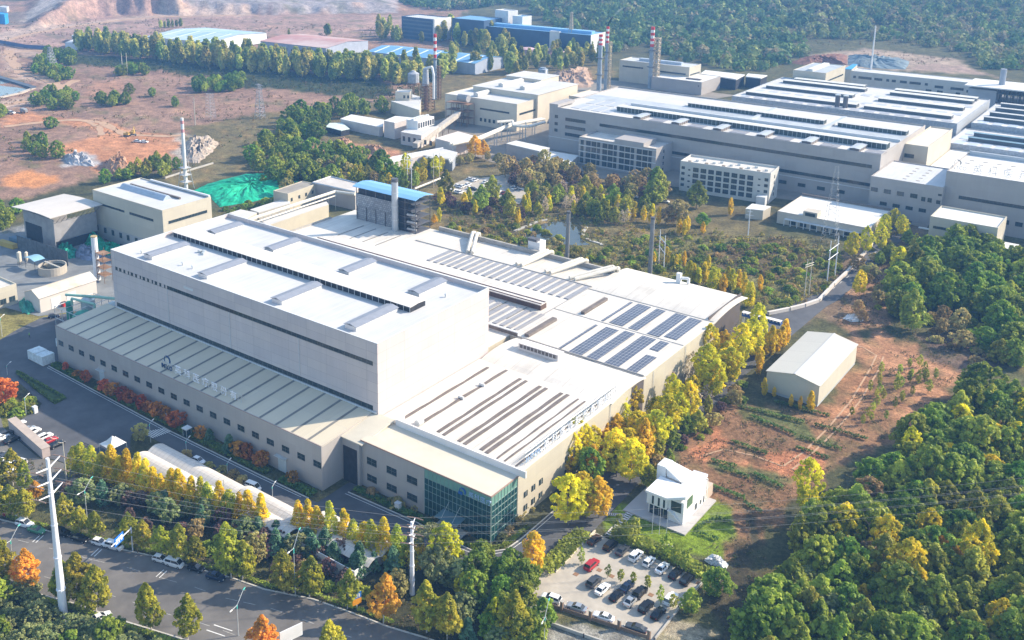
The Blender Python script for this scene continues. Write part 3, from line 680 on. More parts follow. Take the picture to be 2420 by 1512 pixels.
for ch, w in (("英", 3.6),("科", 3.6),("医", 3.6),("疗", 3.6)):
    text_obj("character", ch, 3.1,(x, 168.2,13.3),(R(90),0,0), WHITES, SG, .12); x += 4.15
for ch in "股份有限公司"[:3]:
    text_obj("character", ch, 2.8,(x, 168.2,13.3),(R(90),0,0), WHITES, SG, .12); x += 4.1
mb = MB()
for i in range(26):
    xx = -238 + i * 1.42; mb.tube((xx, 168.45,12.8),(xx, 168.45,15.6),.06, n=4); mb.tube((xx, 168.45,15.2),(xx, 170.2,13.0),.05, n=4)
for z in (13.4,15.4): mb.tube((-238,168.45, z),(-202.4,168.45, z),.05, n=4)
mb.build("sign_frame", STEEL, SG)
GS = thing("facade_sign", "blue emblem and four pale characters along the top of the green glass office front", "facade sign", (-125.5,174.0,11))
mb = MB(); emblem(mb, -129.4,173.9,11.2,1.0, 'x'); mb.box(-130.6,-129.4,173.9,174.08,10.3,11.0); mb.build("emblem", BLUEB, GS)
x = -127.6
for ch in "英科医疗": text_obj("character", ch, 1.65,(x, 173.95,10.75),(R(90),0,0), SKYB, GS, .08); x += 1.72
ES = thing("rooftop_sign", "row of white characters after a blue word along the striped hall's sunny eaves", "rooftop sign", (-121.7,210,13.5))
x = 190.2
for ch, w, mm in (("I", .8, SKYB),("N", 1.5, SKYB),("T", 1.3, SKYB),("C", 1.4, SKYB),("O", 1.5, SKYB)):
    text_obj("letter", ch, 2.0,(-121.9, x, 14.0),(R(90),0, R(90)), mm, ES, .1); x += w
x += 1.5
for ch in "英科医疗股份有限公司"[:9]:
    text_obj("character", ch, 2.8,(-121.9, x, 14.0),(R(90),0, R(90)), WHITES, ES, .1); x += 3.9
mb = MB()
for i in range(34):
    y = 190 + i * 1.4; mb.tube((-122.1, y, 13.2),(-122.1, y, 17),.06, n=4); mb.tube((-122.1, y, 16.4),(-124.6, y, 13.3),.05, n=4)
for z in (14.2,15.6,16.8): mb.tube((-122.1,190, z),(-122.1,236, z),.05, n=4)
mb.build("sign_frame", STEEL, ES)
# ---- production halls behind and east ---------------------------
HL = thing("production_hall", "sprawling flat white production hall behind the offices with dark roof strips and solar panels", "building", (-185,258,0))
def addp(name, mb, m, parent=HL): return mb.build(name, m, parent)
mb = MB()
mb.box(-166.2,-121.2,185.8,251.9,0,13.15); mb.box(-169,-121.2,252,302.4,0,13.2); mb.box(-169.05,-123.6,302.4,331,0,12.4); mb.box(-300,-169.1,236.8,321.6,0,13.0)
addp("wall", mb, CREAM)
mb = MB(); mb.box(-160.4,-118.9,185.5,186.0,13.1,14.9); addp("parapet", mb, mat("pale_parapet", (.70,.66,.64),.6,.06,.2)); mb = MB(); mb.box(-160.4,-160.1,186,189,13.1,14.9); addp("parapet", mb, mat("pale_parapet", (.70,.66,.64)))
mb = MB(); mb.box(-166.2,-121.1,186,231.6,13.16,13.35); mb.box(-169.2,-121.1,252.4,302.6,13.22,13.42); mb.box(-300.2,-169.2,236.8,320.8,13.02,13.22)
addp("roof", mb, ROOFC)
def arch(x0, x1, y0, y1, z0, rise, nseg=8, th=.25):
    m = MB(); pr = []
    for i in range(nseg + 1):
        t = i / nseg; pr.append((y0 + (y1 - y0) * t, z0 + rise * math.sin(math.pi * t) ** .8))
    pr += [(p[0], p[1] - th) for p in pr[::-1]]
    m.extr(pr, x0, x1, 'u'); return m
addp("curved_roof", arch(-166.0,-120.6,231.8,252.3,13.2,1.0), ROOFC)
addp("curved_roof", arch(-169.0,-121.2,302.7,331.4,12.9,1.2,10), ROOFC)
mb = MB(); mb.box(-121.25,-121.05,244.5,251.8,0,13.0); addp("end_opening_shade", mb, mat("brown_grey_opening_shade", (.10,.085,.08),.9)); mb = MB(); mb.box(-123.7,-123.5,303,330.8,0,14.4); addp("end_opening_shade", mb, mat("brown_grey_opening_shade", (.10,.085,.08),.9))  # flat slabs, the shade inside the open ends is put into their colour
STRIP = mat("brown_grey_roof_light", (.16,.135,.12),.7,.2,.4)
for i, (x, w, y0, y1, wig) in enumerate(((-161.2,.9,189,228.5,0),(-155.8,.9,190,230.6,1),(-149.5,1.0,189.4,228.4,0),(-147.4,1.0,189,228.4,0),(-142.4,1.1,189,228,0),(-140.4,1.1,188.8,228.1,0),(-135.4,1.1,189.2,228.3,0),(-133.5,1.1,188.8,228.6,0),(-129.6,.5,188.4,228.2,0),(-127.4,.5,188.5,228.1,0),(-123.9,.5,188.3,228.8,0))):
    m = MB(); n = 20; z = 13.38; pts = []
    for k in range(n + 1):
        y = y0 + (y1 - y0) * k / n; zz = z + .22 * abs(math.sin((y - 186) / 15.2 * math.pi)) * (1 if not wig else 1.4)
        pts.append((y, zz))
    for a, b in zip(pts, pts[1:]):
        m.add([(x, a[0], 13.3),(x + w, a[0], 13.3),(x + w, b[0], 13.3),(x, b[0], 13.3),(x, a[0], a[1]),(x + w, a[0], a[1]),(x + w, b[0], b[1]),(x, b[0], b[1])], [(4,5,6,7),(0,1,5,4),(1,2,6,5),(2,3,7,6),(3,0,4,7)])
    addp("roof_light_strip", m, STRIP)
for x in (-155.4,):
    for y in (207.5,217.5):
        m = MB(); m.box(x - .8, x + 1.1, y, y + .5,13.3,14.2); addp("roof_hatch", m, PARAP)
m = MB(); m.tube((-155.4,188.4,14.1),(-155.4,190.4,14.1),.9, n=10); addp("extract_duct", m, STEEL)
m = MB(); m.box(-160,-145.6,243.6,246.4,14.0,16.2,0); m.box(-159.6,-146,243.5,243.62,14.8,15.9,1)
for i in range(11): m.box(-159.6 + i * 1.33,-159.42 + i * 1.33,243.42,243.55,14.8,15.9,0)
m.box(-160.3,-145.3,243.3,246.7,16.2,16.35,0); addp("roof_monitor", m, [mat("pale_parapet", (.70,.66,.64)), STRIP])
for x0, x1, y0, y1 in ((-164.6,-162.9,254,271),(-159.6,-158.2,281,297)):
    m = MB(); m.box(x0, x1, y0, y1,13.3,14.4); addp("roof_light_strip", m, STRIP)
m = MB(); m.box(-182,-166,252.3,253.2,13.2,14.8,0); m.box(-181.8,-166.2,252.2,252.32,13.4,14.5,1); addp("roof_monitor", m, [PARAP, STRIP])
for x0, x1, y0, y1 in ((-147.4,-142.8,252.6,276.6),(-141.2,-137.4,252.4,277.6),(-134.9,-130.0,252.6,277.8),(-127.4,-124.0,252.6,265.9),(-128.6,-125.5,270.1,277.8),(-148.4,-143.4,280.4,300.8),(-141.4,-138,280.4,300.8),(-134.6,-130.2,280.2,301.2),(-129.2,-124.8,281.5,300.8),(-151.3,-150.3,280.2,300.6),(-151.2,-150.2,253,276)):
    m = MB(); m.box(x0, x1, y0, y1,13.55,13.62,0)
    for yy in np.arange(y0 + .5, y1,3): m.box(x0 + .2, x1 - .2, yy, yy + .1,13.42,13.55,1)
    addp("solar_array", m, [PV, STEEL])
for i in range(20):
    x = -233.6 + i * 3.27; m = MB(); m.box(x, x + 1.9,289.5,304.2,13.32,13.5); addp("solar_array", m, PVL)
for i in range(8):
    x = -190.6 + i * 2.9; m = MB(); m.box(x, x + 1.7,256.4,272.6,13.32,13.5); addp("solar_array", m, PVL)
m = MB(); m.box(-281,-172,275.2,278.8,13.2,15.2,0); m.box(-281.3,-171.8,274.7,279.3,15.2,15.5,1); m.box(-281.3,-171.8,275.3,275.7,15.5,15.7,2); m.box(-281.3,-171.8,277.6,278.0,15.5,15.7,2)
addp("ridge_ventilator", m, [mat("brown_louvre", (.11,.07,.055),.8,.2,.6), mat("pale_ridge_sheet", (.62,.58,.54),.7,.1,.3), mat("brown_louvre", (.1,.07,.05))])
for i in range(13):
    x = -277 + i * 8.3; m = MB(); m.box(x, x + .5,262,274.6,13.25,13.34); addp("roof_light_band", m, mat("translucent_roof_band", (.2,.2,.2)))
for i in range(4):
    x = -282 + i * 7; m = MB(); m.box(x, x + .5,290,306,13.25,13.34); addp("roof_light_band", m, mat("translucent_roof_band", (.2,.2,.2)))
mb = MB(); mb.box(-252.3,-169.1,320.9,321.9,0,15.0); addp("parapet", mb, mat("weathered_parapet", (.36,.34,.31),.85,.15,.5)); mb = MB(); mb.box(-300.2,-299.7,237,305,13,13.9); addp("parapet", mb, mat("weathered_parapet", (.36,.34,.31),.85,.15,.5))
mb = MB(); mb.box(-252,-169.2,304.9,305.3,13.2,13.5); mb.box(-169.4,-169.0,253,304,13.3,13.6); mb.box(-169,-121.4,279,279.4,13.42,13.55); mb.box(-169,-121.4,302.2,302.6,13.42,13.6); mb.box(-166,-121.3,251.9,252.2,13.4,13.9)
addp("gutter", mb, mat("gutter_sheet", (.33,.32,.31),.7,.1))
for i, (x, y0, dx) in enumerate(((-226,306,-9),(-203,306.5,3.5),(-190,306.5,6),(-179.5,306.5,9))):
    t = thing("roof_duct_pair", ("outermost left pair of cream ducts, leaning away from the pond, on the back eaves", "pair of cream ducts rising to the small white plant room beside the pond", "long pair of cream ducts passing the short black stack on the back eaves",
              "pair of cream ducts nearest the white curved roof on the back eaves")[i], "roof ducts", (x, 315,13.2),0, "ducts over the back eaves")
    for s in (0,2.2):
        m = MB(); m.tube((x + s, y0,13.9),(x + s + dx, 321.6,15.9),.75, n=8); m.tube((x + s + dx, 321.6,15.9),(x + s + dx, 323.2,15.3),.75, n=8); m.tube((x + s + dx, 323.2,15.4),(x + s + dx, 323.2,8),.7, n=8); m.build("duct", PIPE, t)
t = thing("plant_room", "small white plant room with a dark louvred top above the pond", "plant room", (-207,325,0)); m = MB(); m.box(-209,-203.5,323.5,328,0,17.6); m.build("wall", WHITEW, t); m = MB(); m.box(-209.2,-205,323.3,326,17.6,18.6); m.build("louvre_box", STEELD, t)
for i, (q, h, lab) in enumerate((((548,870),22, "short black stack beside the reflecting pond"),((1297,1055),27, "tall grey stack rising between the low hall and the twin white poles"), )):
    p = A(*C(1900,600, q[0], q[1] + 40));
    t = thing("stack", lab, "stack", (p.x, p.y, 0)); m = MB(); m.tube((p.x, p.y, 0),(p.x, p.y, h - 1),.9,.85,10); m.build("flue", mat("weathered_stack_steel", (.20,.20,.20),.7,.2,.4), t); m = MB(); m.tube((p.x, p.y, h - 1),(p.x, p.y, h),.92,.92,10); m.build("cap", STEELD, t)
m0 = (-145.5,331.2); t = thing("roof_ventilator", "small white ventilator with a bent cowl on the far edge of the curved roof", "roof ventilator", (m0[0], m0[1] - 3,13.2)); m = MB(); m.box(-147,-145.4,327.5,329,13,17.2); m.build("housing", WHITEW, t); m = MB(); m.tube((-145.6,328.3,15.4),(-143,329.5,15.4),.6, n=8); m.tube((-143,329.5,15.5),(-143,329.5,13.4),.6, n=8); m.build("cowl", WHITEW, t)
EW = [(2.5,7),(6,7),(9.5,7),(22,7.5),(30,7.5)]
for y, z in EW:
    m = MB(); m.box(-121.15,-121.08,186 + y, 187.6 + y, z - 1.6, z, 0); m.box(-121.12,-121.05,186.75 + y, 186.85 + y, z - 1.6, z, 1); addp("window", m, [GLASS, MULL])
    m = MB(); m.box(-121.15,-121.08,186 + y, 187.6 + y, z - 5.4, z - 3.8,0); m.box(-121.12,-121.05,186.75 + y, 186.85 + y, z - 5.4, z - 3.8,1); addp("window", m, [GLASS, MULL])
m = MB()
for y in (213.5,231.6,258,280): m.tube((-121.0, y, 0),(-121.0, y, 13),.09, n=5)
addp("downpipe", m, PARAP)
# ---- blue roofed tower with its chimney -------------------------
BT = thing("dryer_tower", "open steel tower with a blue curved roof and weathered grey panel cladding behind the halls", "tower", (-274,316,0))
mb = MB(); mb.box(-290.8,-268.2,311.2,311.5,19.6,24.9); mb.box(-290.4,-268.5,311.6,311.9,12.6,19.4); mb.box(-290.8,-290.5,311.5,320.5,13,25)
mb.build("cladding", panel_mat("weathered_grey_cladding", (.22,.23,.25),(.36,.38,.40),(.10,.10,.11),1.1,.9, off=.5, msize=.06, stain=.35), BT)
mb = MB(); mb.box(-290.2,-262,312.2,320.4,12.5,27); mb.build("dark_core", mat("dark_interior", (.035,.035,.04),.9,.4,.5), BT)  # solid near-black box filling the frame
mb = MB()
for x in (-290.6,-285,-279.5,-274,-268.4,-263,-257.2):
    for y in (311.4,321): mb.tube((x, y, 0),(x, y, 28),.22, n=4)
for z in (13.2,16.5,19.6,22.8,26):
    mb.box(-268,-257,311.3,321, z, z + .25)
    for y in (311.3,321): mb.tube((-268, y, z + 1.1),(-257, y, z + 1.1),.07, n=4)
mb.build("steel_frame", STEELD, BT)
mb = MB()
for z in (14.4,17.8,21.2,24.6): lathe(mb, [(.2, z),(1.4, z + .3),(1.4, z + 1.3),(.2, z + 1.6)], 8,(-260.5,314.5))
for z in (14.5,17.6,20.8): mb.tube((-262,311.8, z),(-257.4,311.8, z + .2),.55, n=7)
mb.build("process_vessel", mat("process_grey", (.42,.41,.4),.6,.2,.8), BT)
mb = MB(); pr = [(310.4,28.2),(313,28.9),(317,29.2),(322.4,28.2),(322.4,28.0),(317,29.0),(313,28.7),(310.4,28.0)]; mb.extr(pr, -292,-256.4, 'u'); mb.build("roof", BLUER, BT)
CY = thing("chimney", "thick galvanised chimney against the front of the blue roofed tower", "chimney", (-266.8,309.6,0)); mb = MB(); mb.tube((-266.8,309.4,0),(-266.8,309.4,34.8),1.45,1.4,16); mb.build("flue", mat("galvanised_flue", (.40,.43,.46),.45,.1,.3, metal=.2), CY, smooth=False)
mb = MB(); mb.tube((-266.8,309.4,34.8),(-266.8,309.4,36.2),1.5,1.5,16); mb.build("cap", STEELD, CY)
for z in range(6,34,6): mb = MB(); mb.tube((-266.8,309.4, z),(-266.8,309.4, z + .25),1.52,1.52,16); mb.build("band", STEEL, CY)
# ================================================================ OTHER BUILDINGS
# ---- white office shed between street trees and the ring road ----
t = thing("corrugated_shed", "long pale shed with stepped wavy roof sheets between the golden ginkgos and the ring road", "shed", (-178,149,0))
mb = MB()
def shed_roof(x0, x1, yf, yb, dx=0, z=3.2):
    """two low vaults side by side"""
    pr = []
    for k in range(2):
        a = yf + (yb - yf) * k / 2; b = yf + (yb - yf) * (k + 1) / 2
        for i in range(7): s = i / 6; pr.append((a + (b - a) * s, z + .9 * math.sin(math.pi * s)))
    m = MB(); m.extr(pr + [(p[0], p[1] - .12) for p in pr[::-1]], x0, x1, 'u'); return m
mb = MB(); mb.box(-215,-137,143.5,143.7,0,3.3); mb.box(-215,-137,150.6,150.8,0,3.2); mb.box(-215.2,-215,143.6,150.8,0,3.3); mb.box(-137,-136.8,143.6,156,0,3.3); mb.build("wall", WHITEW, t)
SHR = panel_mat("weathered_pale_roof", (.58,.54,.49),(.64,.60,.55),(.48,.44,.40),1.6,20, flat=True, msize=.08, stain=.12)
shed_roof(-216,-181,141,151.2).build("roof", SHR, t); shed_roof(-181,-158,142.5,152.4).build("roof", SHR, t); shed_roof(-158,-135.5,146.6,156.6).build("roof", SHR, t)
t = thing("canopy_tent", "small white peaked canopy tent at the yard gate", "tent", (-227.9,143.2,0)); cx, cy = -227.9,143.2; mb = MB()
pk = (cx, cy, 5.0); cor = [(cx - 2.6, cy - 2.6,2.7),(cx + 2.6, cy - 2.6,2.7),(cx + 2.6, cy + 2.6,2.7),(cx - 2.6, cy + 2.6,2.7)]
mid = [tuple((np.array(pk) * .45 + np.array(c) * .55) - np.array((0,0,.45))) for c in cor]
for i in range(4): j = (i + 1) % 4; mb.add([pk, mid[i], mid[j]], [(0,1,2)]); mb.add([mid[i], cor[i], cor[j], mid[j]], [(0,1,2,3)])
mb.build("canvas", WHITEW, t)
for c in cor: mb = MB(); mb.tube((c[0], c[1], 0), c, .07, n=6); mb.build("leg", WHITEW, t)
t = thing("gate_barrier", "dark sliding yard gate beside the white canopy tent", "gate", (-233,140,0)); mb = MB(); a, b = AC(0,1200,740,1140), AC(0,1200,860,1190)
for k in range(9): p = a.lerp(b, k / 8); mb.box(p.x - .1, p.x + .1, p.y - .1, p.y + .1,0,1.4)
mb.tube((a.x, a.y, 1.3),(b.x, b.y, 1.3),.1, n=4); mb.tube((a.x, a.y, .4),(b.x, b.y, .4),.1, n=4); mb.build("gate_frame", STEELD, t)
t = thing("display_wall", "thick low brownish wall standing across the staff car park", "wall", (-251,130.6,0))
fr, L_, D_ = frame_px(C(0,1200,60,985), C(0,1200,380,1215), C(0,1200,455,1165),2.6); fr0 = fr
fr = Fr((-262.6,131.8), math.atan2(128.9 - 131.8,-240 + 262.6)); mb = MB(fr); mb.box(0,22.8,0,2.2,0,2.9); mb.build("wall_body", mat("brown_pink_wall", (.42,.35,.33),.8,.1,.3), t); mb = MB(fr); mb.box(-.15,22.95,-.15,2.35,2.9,3.05); mb.build("coping", mat("brown_coping", (.46,.38,.32),.8,.1,.4), t)
for n_, q, lab in (("kiosk", C(0,1200,1700,1050), "small glass kiosk with a pale roof beside the zebra crossing"), ):
    p = A(*q); t = thing(n_, lab, "kiosk", p); mb = MB(); mb.box(p.x - .8, p.x + .8, p.y - .8, p.y + .8,0,2.4); mb.build("glass_box", GLASS, t); mb = MB(); mb.box(p.x - 1.1, p.x + 1.1, p.y - 1.1, p.y + 1.1,2.4,2.65); mb.build("roof", WHITEW, t)
    mb = MB()
    for sx in (-.8,.8):
        for sy in (-.8,.8): mb.tube((p.x + sx, p.y + sy, 0),(p.x + sx, p.y + sy, 2.4),.07, n=4)
    mb.build("frame", MULL, t)
WRAP = mat("white_wrapped_goods", (.62,.68,.70),.5,.2,.9, bump=.4)
for i, (x0, x1, y0, y1, h, lab) in enumerate(((-301,-291.8,160.2,164.6,3.3, "front stack of white wrapped goods against the end of the long low building"),(-302.5,-293,171.5,178.5,3.1, "rear stack of white wrapped goods behind the end of the long low building"))):
    t = thing("wrapped_stack", lab, "wrapped stack", ((x0 + x1) / 2,(y0 + y1) / 2,0),0, "wrapped stacks at the loading end")
    for a in range(4):
        mb = MB(); w = (x1 - x0) / 4; mb.box(x0 + a * w + .05, x0 + a * w + w - .05, y0, y1,.12, h - random.random() * .35); mb.build("wrapped_bale", WRAP, t)
    mb = MB(); mb.box(x0, x1, y0, y1,0,.12); mb.build("pallet", mat("pallet_wood", (.35,.25,.15),.8), t)
# ---- left works --------------------------------------------------
LW = Bld("left_cream_block", "cream block with ribbon windows and a long vaulted roof light left of the tall block", 50.6,26,22.2, o=(-394,248.3), wall=CREAM, roof=ROOFW, par=.5)
for q in ((860,375,1130,475),(1175,470,1393,558)): LW.wpx('S', *C(0,600, q[0], q[1]), *C(0,600, q[2], q[3]),10, name="window_strip")
u0, z1 = LW.fu(*C(0,600,858,372)); u1, z0 = LW.fu(*C(0,600,1130,475))
for k, m_ in enumerate(list(LW.e.children)): pass
for i, x in enumerate((870,942,1012,1083,1150,1225,1290)): LW.wpx('S', *C(0,600, x, 585 + (x - 870) * .33), *C(0,600, x + 28,640 + (x - 870) * .33),2)
for x in (948,1090): LW.wpx('S', *C(0,600, x, 712 + (x - 948) * .33), *C(0,600, x + 25,755 + (x - 948) * .33),2)
LW.wpx('E', *C(0,600,1528,555), *C(0,600,1880,475),12, name="window_strip")
for wobj in [o for o in LW.e.children if o.name.startswith("window_strip")]: pass
m = MB(LW.fr); pr = [(10 + 4.5 * i / 8,21.7 + 2.0 * math.sin(math.pi * i / 8)) for i in range(9)]; m.extr(pr, 6,38, 'u'); m.build("vaulted_roof_light", mat("bluish_roof_light", (.36,.42,.50),.4,.1,.3), LW.e)
m = MB(LW.fr); m.box(6,42,15.6,16.4,21.6,22.6); m.build("louvre_strip", STRIP, LW.e)
m = MB(LW.fr); m.box(8,50.2,25.0,25.9,22.2,22.9); m.build("back_gutter", PARAP, LW.e)
m = MB(LW.fr); m.box(-.05,50.65,-.06,-.0,0,6.5); m.build("plinth", mat("grey_plinth_render", (.38,.37,.36),.8,.06,.3), LW.e)
LG = thing("grey_storehouse", "open sided grey store with a curved pale roof left of the cream block", "building", (-400,236,0))
mb = MB(); mb.box(-413.5,-389,225,225.3,0,14.6); mb.box(-389.3,-389,225.3,246,4.5,13.4); mb.box(-413.5,-413.2,225.3,246,0,14); mb.build("wall", mat("grey_block_wall", (.30,.29,.29),.85,.15,.3), LG)
mb = MB(); mb.box(-412,-399,224.85,225.0,0,9.5); mb.build("doorway", DARK, LG); mb = MB(); mb.box(-388.98,-388.85,226,246,.3,4.3); mb.build("side_opening", DARK, LG)
mb = MB(); pr = [(221.5 + 27 * 0,0)]; prx = [(-417 + 31 * i / 8,15.6 + 1.6 * math.sin(math.pi * (.1 + .6 * i / 8))) for i in range(9)]; prx += [(p[0], p[1] - .25) for p in prx[::-1]]
mb.extr(prx, 221.8,247.8, 'v'); mb.build("roof", mat("pale_store_roof", (.56,.52,.48),.7,.06,.1), LG)
mb = MB()
for i in range(9): mb.tube((-388.9,226 + i * 2.4,13),(-386.3,227 + i * 2.4,16),.08, n=4)
mb.build("truss", STEELD, LG)
SW = Bld("gabled_workshop", "small pale gabled workshop with a rust stained roof left of the tall block", 10.4,24,6.6, o=(-343.6,184.2), wall=CREAM, shell=False)
mb = MB(SW.fr); mb.add([(0,0,0),(10.4,0,0),(10.4,0,5.8),(6,0,8),(0,0,5.8),(0,24,0),(10.4,24,0),(10.4,24,5.8),(6,24,8),(0,24,5.8)], [(0,1,2,3,4),(9,8,7,6,5),(1,6,7,2),(5,0,4,9)]); mb.build("wall", mat("pale_workshop_wall", (.58,.54,.50),.8,.06), SW.e)
mb = MB(SW.fr); mb.add([(-.4,-.4,5.7),(6,-.4,8.1),(10.8,-.4,5.7),(10.8,24.4,5.7),(6,24.4,8.1),(-.4,24.4,5.7)], [(0,1,4,5),(1,2,3,4)]); mb.build("roof", mat("rust_stained_roof", (.52,.40,.26),.8,.1,.09, col2=(.62,.61,.57)), SW.e)
for y0 in (4.5,11): mb = MB(SW.fr); mb.box(10.38,10.5, y0, y0 + 4,0,4.2); mb.build("door", WHITEW, SW.e)
EB = Bld("cream_left_edge_building", "cream building cut by the left edge beside the gabled workshop", 30,8,8, o=(-378.5,176), wall=CREAM, roof=ROOFC)
EB.win('E', 1,3.4,1.5,3.5); EB.win('E', 4.6,7,1.5,3.5)
t = thing("scrubber_plant", "green and grey scrubber tanks with pipe frames tucked against the tall block's left end", "plant equipment", (-308,188,0))
p0 = A(*C(0,600,690,1400)); GREENT = mat("green_tank_paint", (.05,.28,.20),.5,.2,.5)
for (cx, cy, r, h, mm, nm) in ((-303,183,3.6,7.5, GREENT, "green_tank"),(-296,184,3.4,7.0, GREENT, "green_tank"),(-309,189,2.5,10, STEEL, "grey_tank"),(-313,184,1.2,9.5, GREENT, "green_column"),(-299,193,3,9, STEEL, "grey_tank")):
    mb = MB(); lathe(mb, [(r, 0),(r, h),(r * .6, h + r * .35),(.1, h + r * .45)], 14,(cx, cy)); mb.build(nm, mm, t)
mb = MB()
for i in range(6):
    x = -316 + i * 4.6; mb.tube((x, 180,0),(x, 180,8.5),.12, n=4); mb.tube((x, 196,0),(x, 196,8.5),.12, n=4); mb.tube((x, 180,8.5),(x, 196,8.5),.12, n=4)
for y in (180,188,196):
    for z in (4.2,8.5): mb.tube((-316, y, z),(-292, y, z),.12, n=4)
mb.build("pipe_frame", STEEL, t)
mb = MB(); mb.path([(-318,186,10.5),(-306,190,11.5),(-289,196,12.4)], .5,7); mb.path([(-311,184,9),(-311,184,11.5),(-300,186,11.5),(-300,186,8)], .45,7); mb.build("duct", mat("pale_green_duct", (.30,.50,.40),.5,.1), t)
for i, (bx, by, top, r, lab) in enumerate(((C(0,600,885,1085),1085, C(0,600,873,697),1.35, "white chimney with a rusty platform frame beside the gabled workshop"),(C(0,600,1430,790),0, C(0,600,1420,520),1.5, "thick white chimney rising in front of the cream block's ribbon windows"))):
    p = A(*bx); lo, hi = 0,90
    for _ in range(40):
        mz = (lo + hi) / 2
        if proj(np.array([p.x]), np.array([p.y]), mz)[1][0] > top[1]: lo = mz
        else: hi = mz
    h = lo; t = thing("chimney", lab, "chimney", p); mb = MB(); mb.tube((p.x, p.y, 0),(p.x, p.y, h), r, r * .9,14); mb.build("flue", mat("white_flue", (.66,.68,.72),.5,.06,.3), t)
    mb = MB(); mb.tube((p.x, p.y, h),(p.x, p.y, h + .4), r * .95, r * .95,14); mb.build("rim", mat("rusty_rim", (.4,.3,.15)), t)
    if i == 0:
        mb = MB()
        for z in (3,6,9,12): mb.box(p.x + 1.4, p.x + 6.5, p.y - 1, p.y + 3, z, z + .15)
        for dx in (1.6,6.4):
            for dy in (-.9,2.9): mb.tube((p.x + dx, p.y + dy, 0),(p.x + dx, p.y + dy, 13.2),.12, n=4)
        mb.build("platform_frame", RUST, t)
def fence_run(name, label, pts, h, m, cat="fence", post=3.0, th=.08, group=None):
    t = thing(name, label, cat, (pts[0][0], pts[0][1], 0),0, group); mb = MB()
    for a, b in zip(pts, pts[1:]):
        a = Vector((a[0], a[1])); b = Vector((b[0], b[1])); d = (b - a).normalized(); n = Vector((-d.y, d.x)) * th
        mb.add([(a.x, a.y, .05),(b.x, b.y, .05),(b.x + n.x, b.y + n.y, .05),(a.x + n.x, a.y + n.y, .05),(a.x, a.y, h),(b.x, b.y, h),(b.x + n.x, b.y + n.y, h),(a.x + n.x, a.y + n.y, h)], [(0,1,5,4),(1,2,6,5),(2,3,7,6),(3,0,4,7),(4,5,6,7)])
    mb.build("panel", m, t); k = 0
    for a, b in zip(pts, pts[1:]):
        a = Vector((a[0], a[1])); b = Vector((b[0], b[1])); L = (b - a).length; nn = max(1, int(L / post))
        for i in range(nn + 1):
            if k >= 90: break
            p = a.lerp(b, i / nn); mb = MB(); mb.box(p.x - .09, p.x + .09, p.y - .09, p.y + .09,0, h + .15); mb.build("post", STEELD, t); k += 1
    return t
a = A(*C(0,600,165,810)); b = A(*C(0,600,620,960))
fence_run("sheet_fence", "tall dark corrugated fence across the left works yard", [(a.x, a.y),(b.x, b.y)], 6.5, mat("dark_sheet_fence", (.10,.11,.12),.7,.3,.5), post=6)
p = A(*C(0,600,480,1020)); t = thing("settling_tank", "round open settling tank with a pale rim in the left works yard", "tank", p)
mb = MB(); n = 28
for i in range(n):
    t0, t1 = 2 * math.pi * i / n, 2 * math.pi * (i + 1) / n
    for r0, r1, z0, z1 in ((5.2,5.6,0,3.4),):
        q = [(p.x + r * math.cos(tt), p.y + r * math.sin(tt)) for r in (r0, r1) for tt in (t0, t1)]
        mb.add([(*q[0], z0),(*q[1], z0),(*q[3], z0),(*q[2], z0),(*q[0], z1),(*q[1], z1),(*q[3], z1),(*q[2], z1)], [(4,5,7,6) if 0 else (4,5,6,7),(0,4,5,1),(3,2,6,7)])
mb.build("rim_wall", mat("tank_concrete", (.42,.38,.32),.85,.15), t); mb = MB(); lathe(mb, [(5.2,.5),(5.2,2.2)], 24,(p.x, p.y)); mb.build("liquid", mat("dark_liquid", (.03,.04,.04),.2), t); mb = MB(); mb.box(p.x - 5.5, p.x + 5.5, p.y - .4, p.y + .4,3.4,3.7); mb.build("bridge", CONC, t)
for i, (q, r, h, lab) in enumerate(((C(0,600,182,960),.9,6, "taller cream silo by the small blue canopy"),(C(0,600,245,940),.7,5, "shorter cream silo by the small blue canopy"))):
    p = A(*q); t = thing("silo", lab, "silo", p, 0, "silos in the left yard"); mb = MB(); lathe(mb, [(.2,.8),(r, 2),(r, h),(.1, h + .5)], 12,(p.x, p.y)); mb.build("shell", mat("cream_silo", (.6,.55,.45),.6,.1), t)
    mb = MB()
    for dx in (-.6,.6):
        for dy in (-.6,.6): mb.tube((p.x + dx, p.y + dy, 0),(p.x + dx, p.y + dy, 2.2),.07, n=4)
    mb.build("legs_frame", STEELD, t)
p = A(*C(0,600,310,985)); t = thing("canopy", "small pale blue curved canopy beside the settling tank", "canopy", p); mb = MB(); pr = [(p.x - 4 + i, 4.6 + .7 * math.sin(math.pi * i / 8)) for i in range(9)]; mb.extr(pr + [(a_, b_ - .12) for a_, b_ in pr[::-1]], p.y - 2, p.y + 3, 'v'); mb.build("roof", mat("pale_blue_sheet", (.25,.45,.58),.5), t)
for dx in (-3.6,3.6):
    for dy in (-1.6,2.6): mb = MB(); mb.tube((p.x + dx, p.y + dy, 0),(p.x + dx, p.y + dy, 4.7),.1, n=4); mb.build("post", STEELD, t)
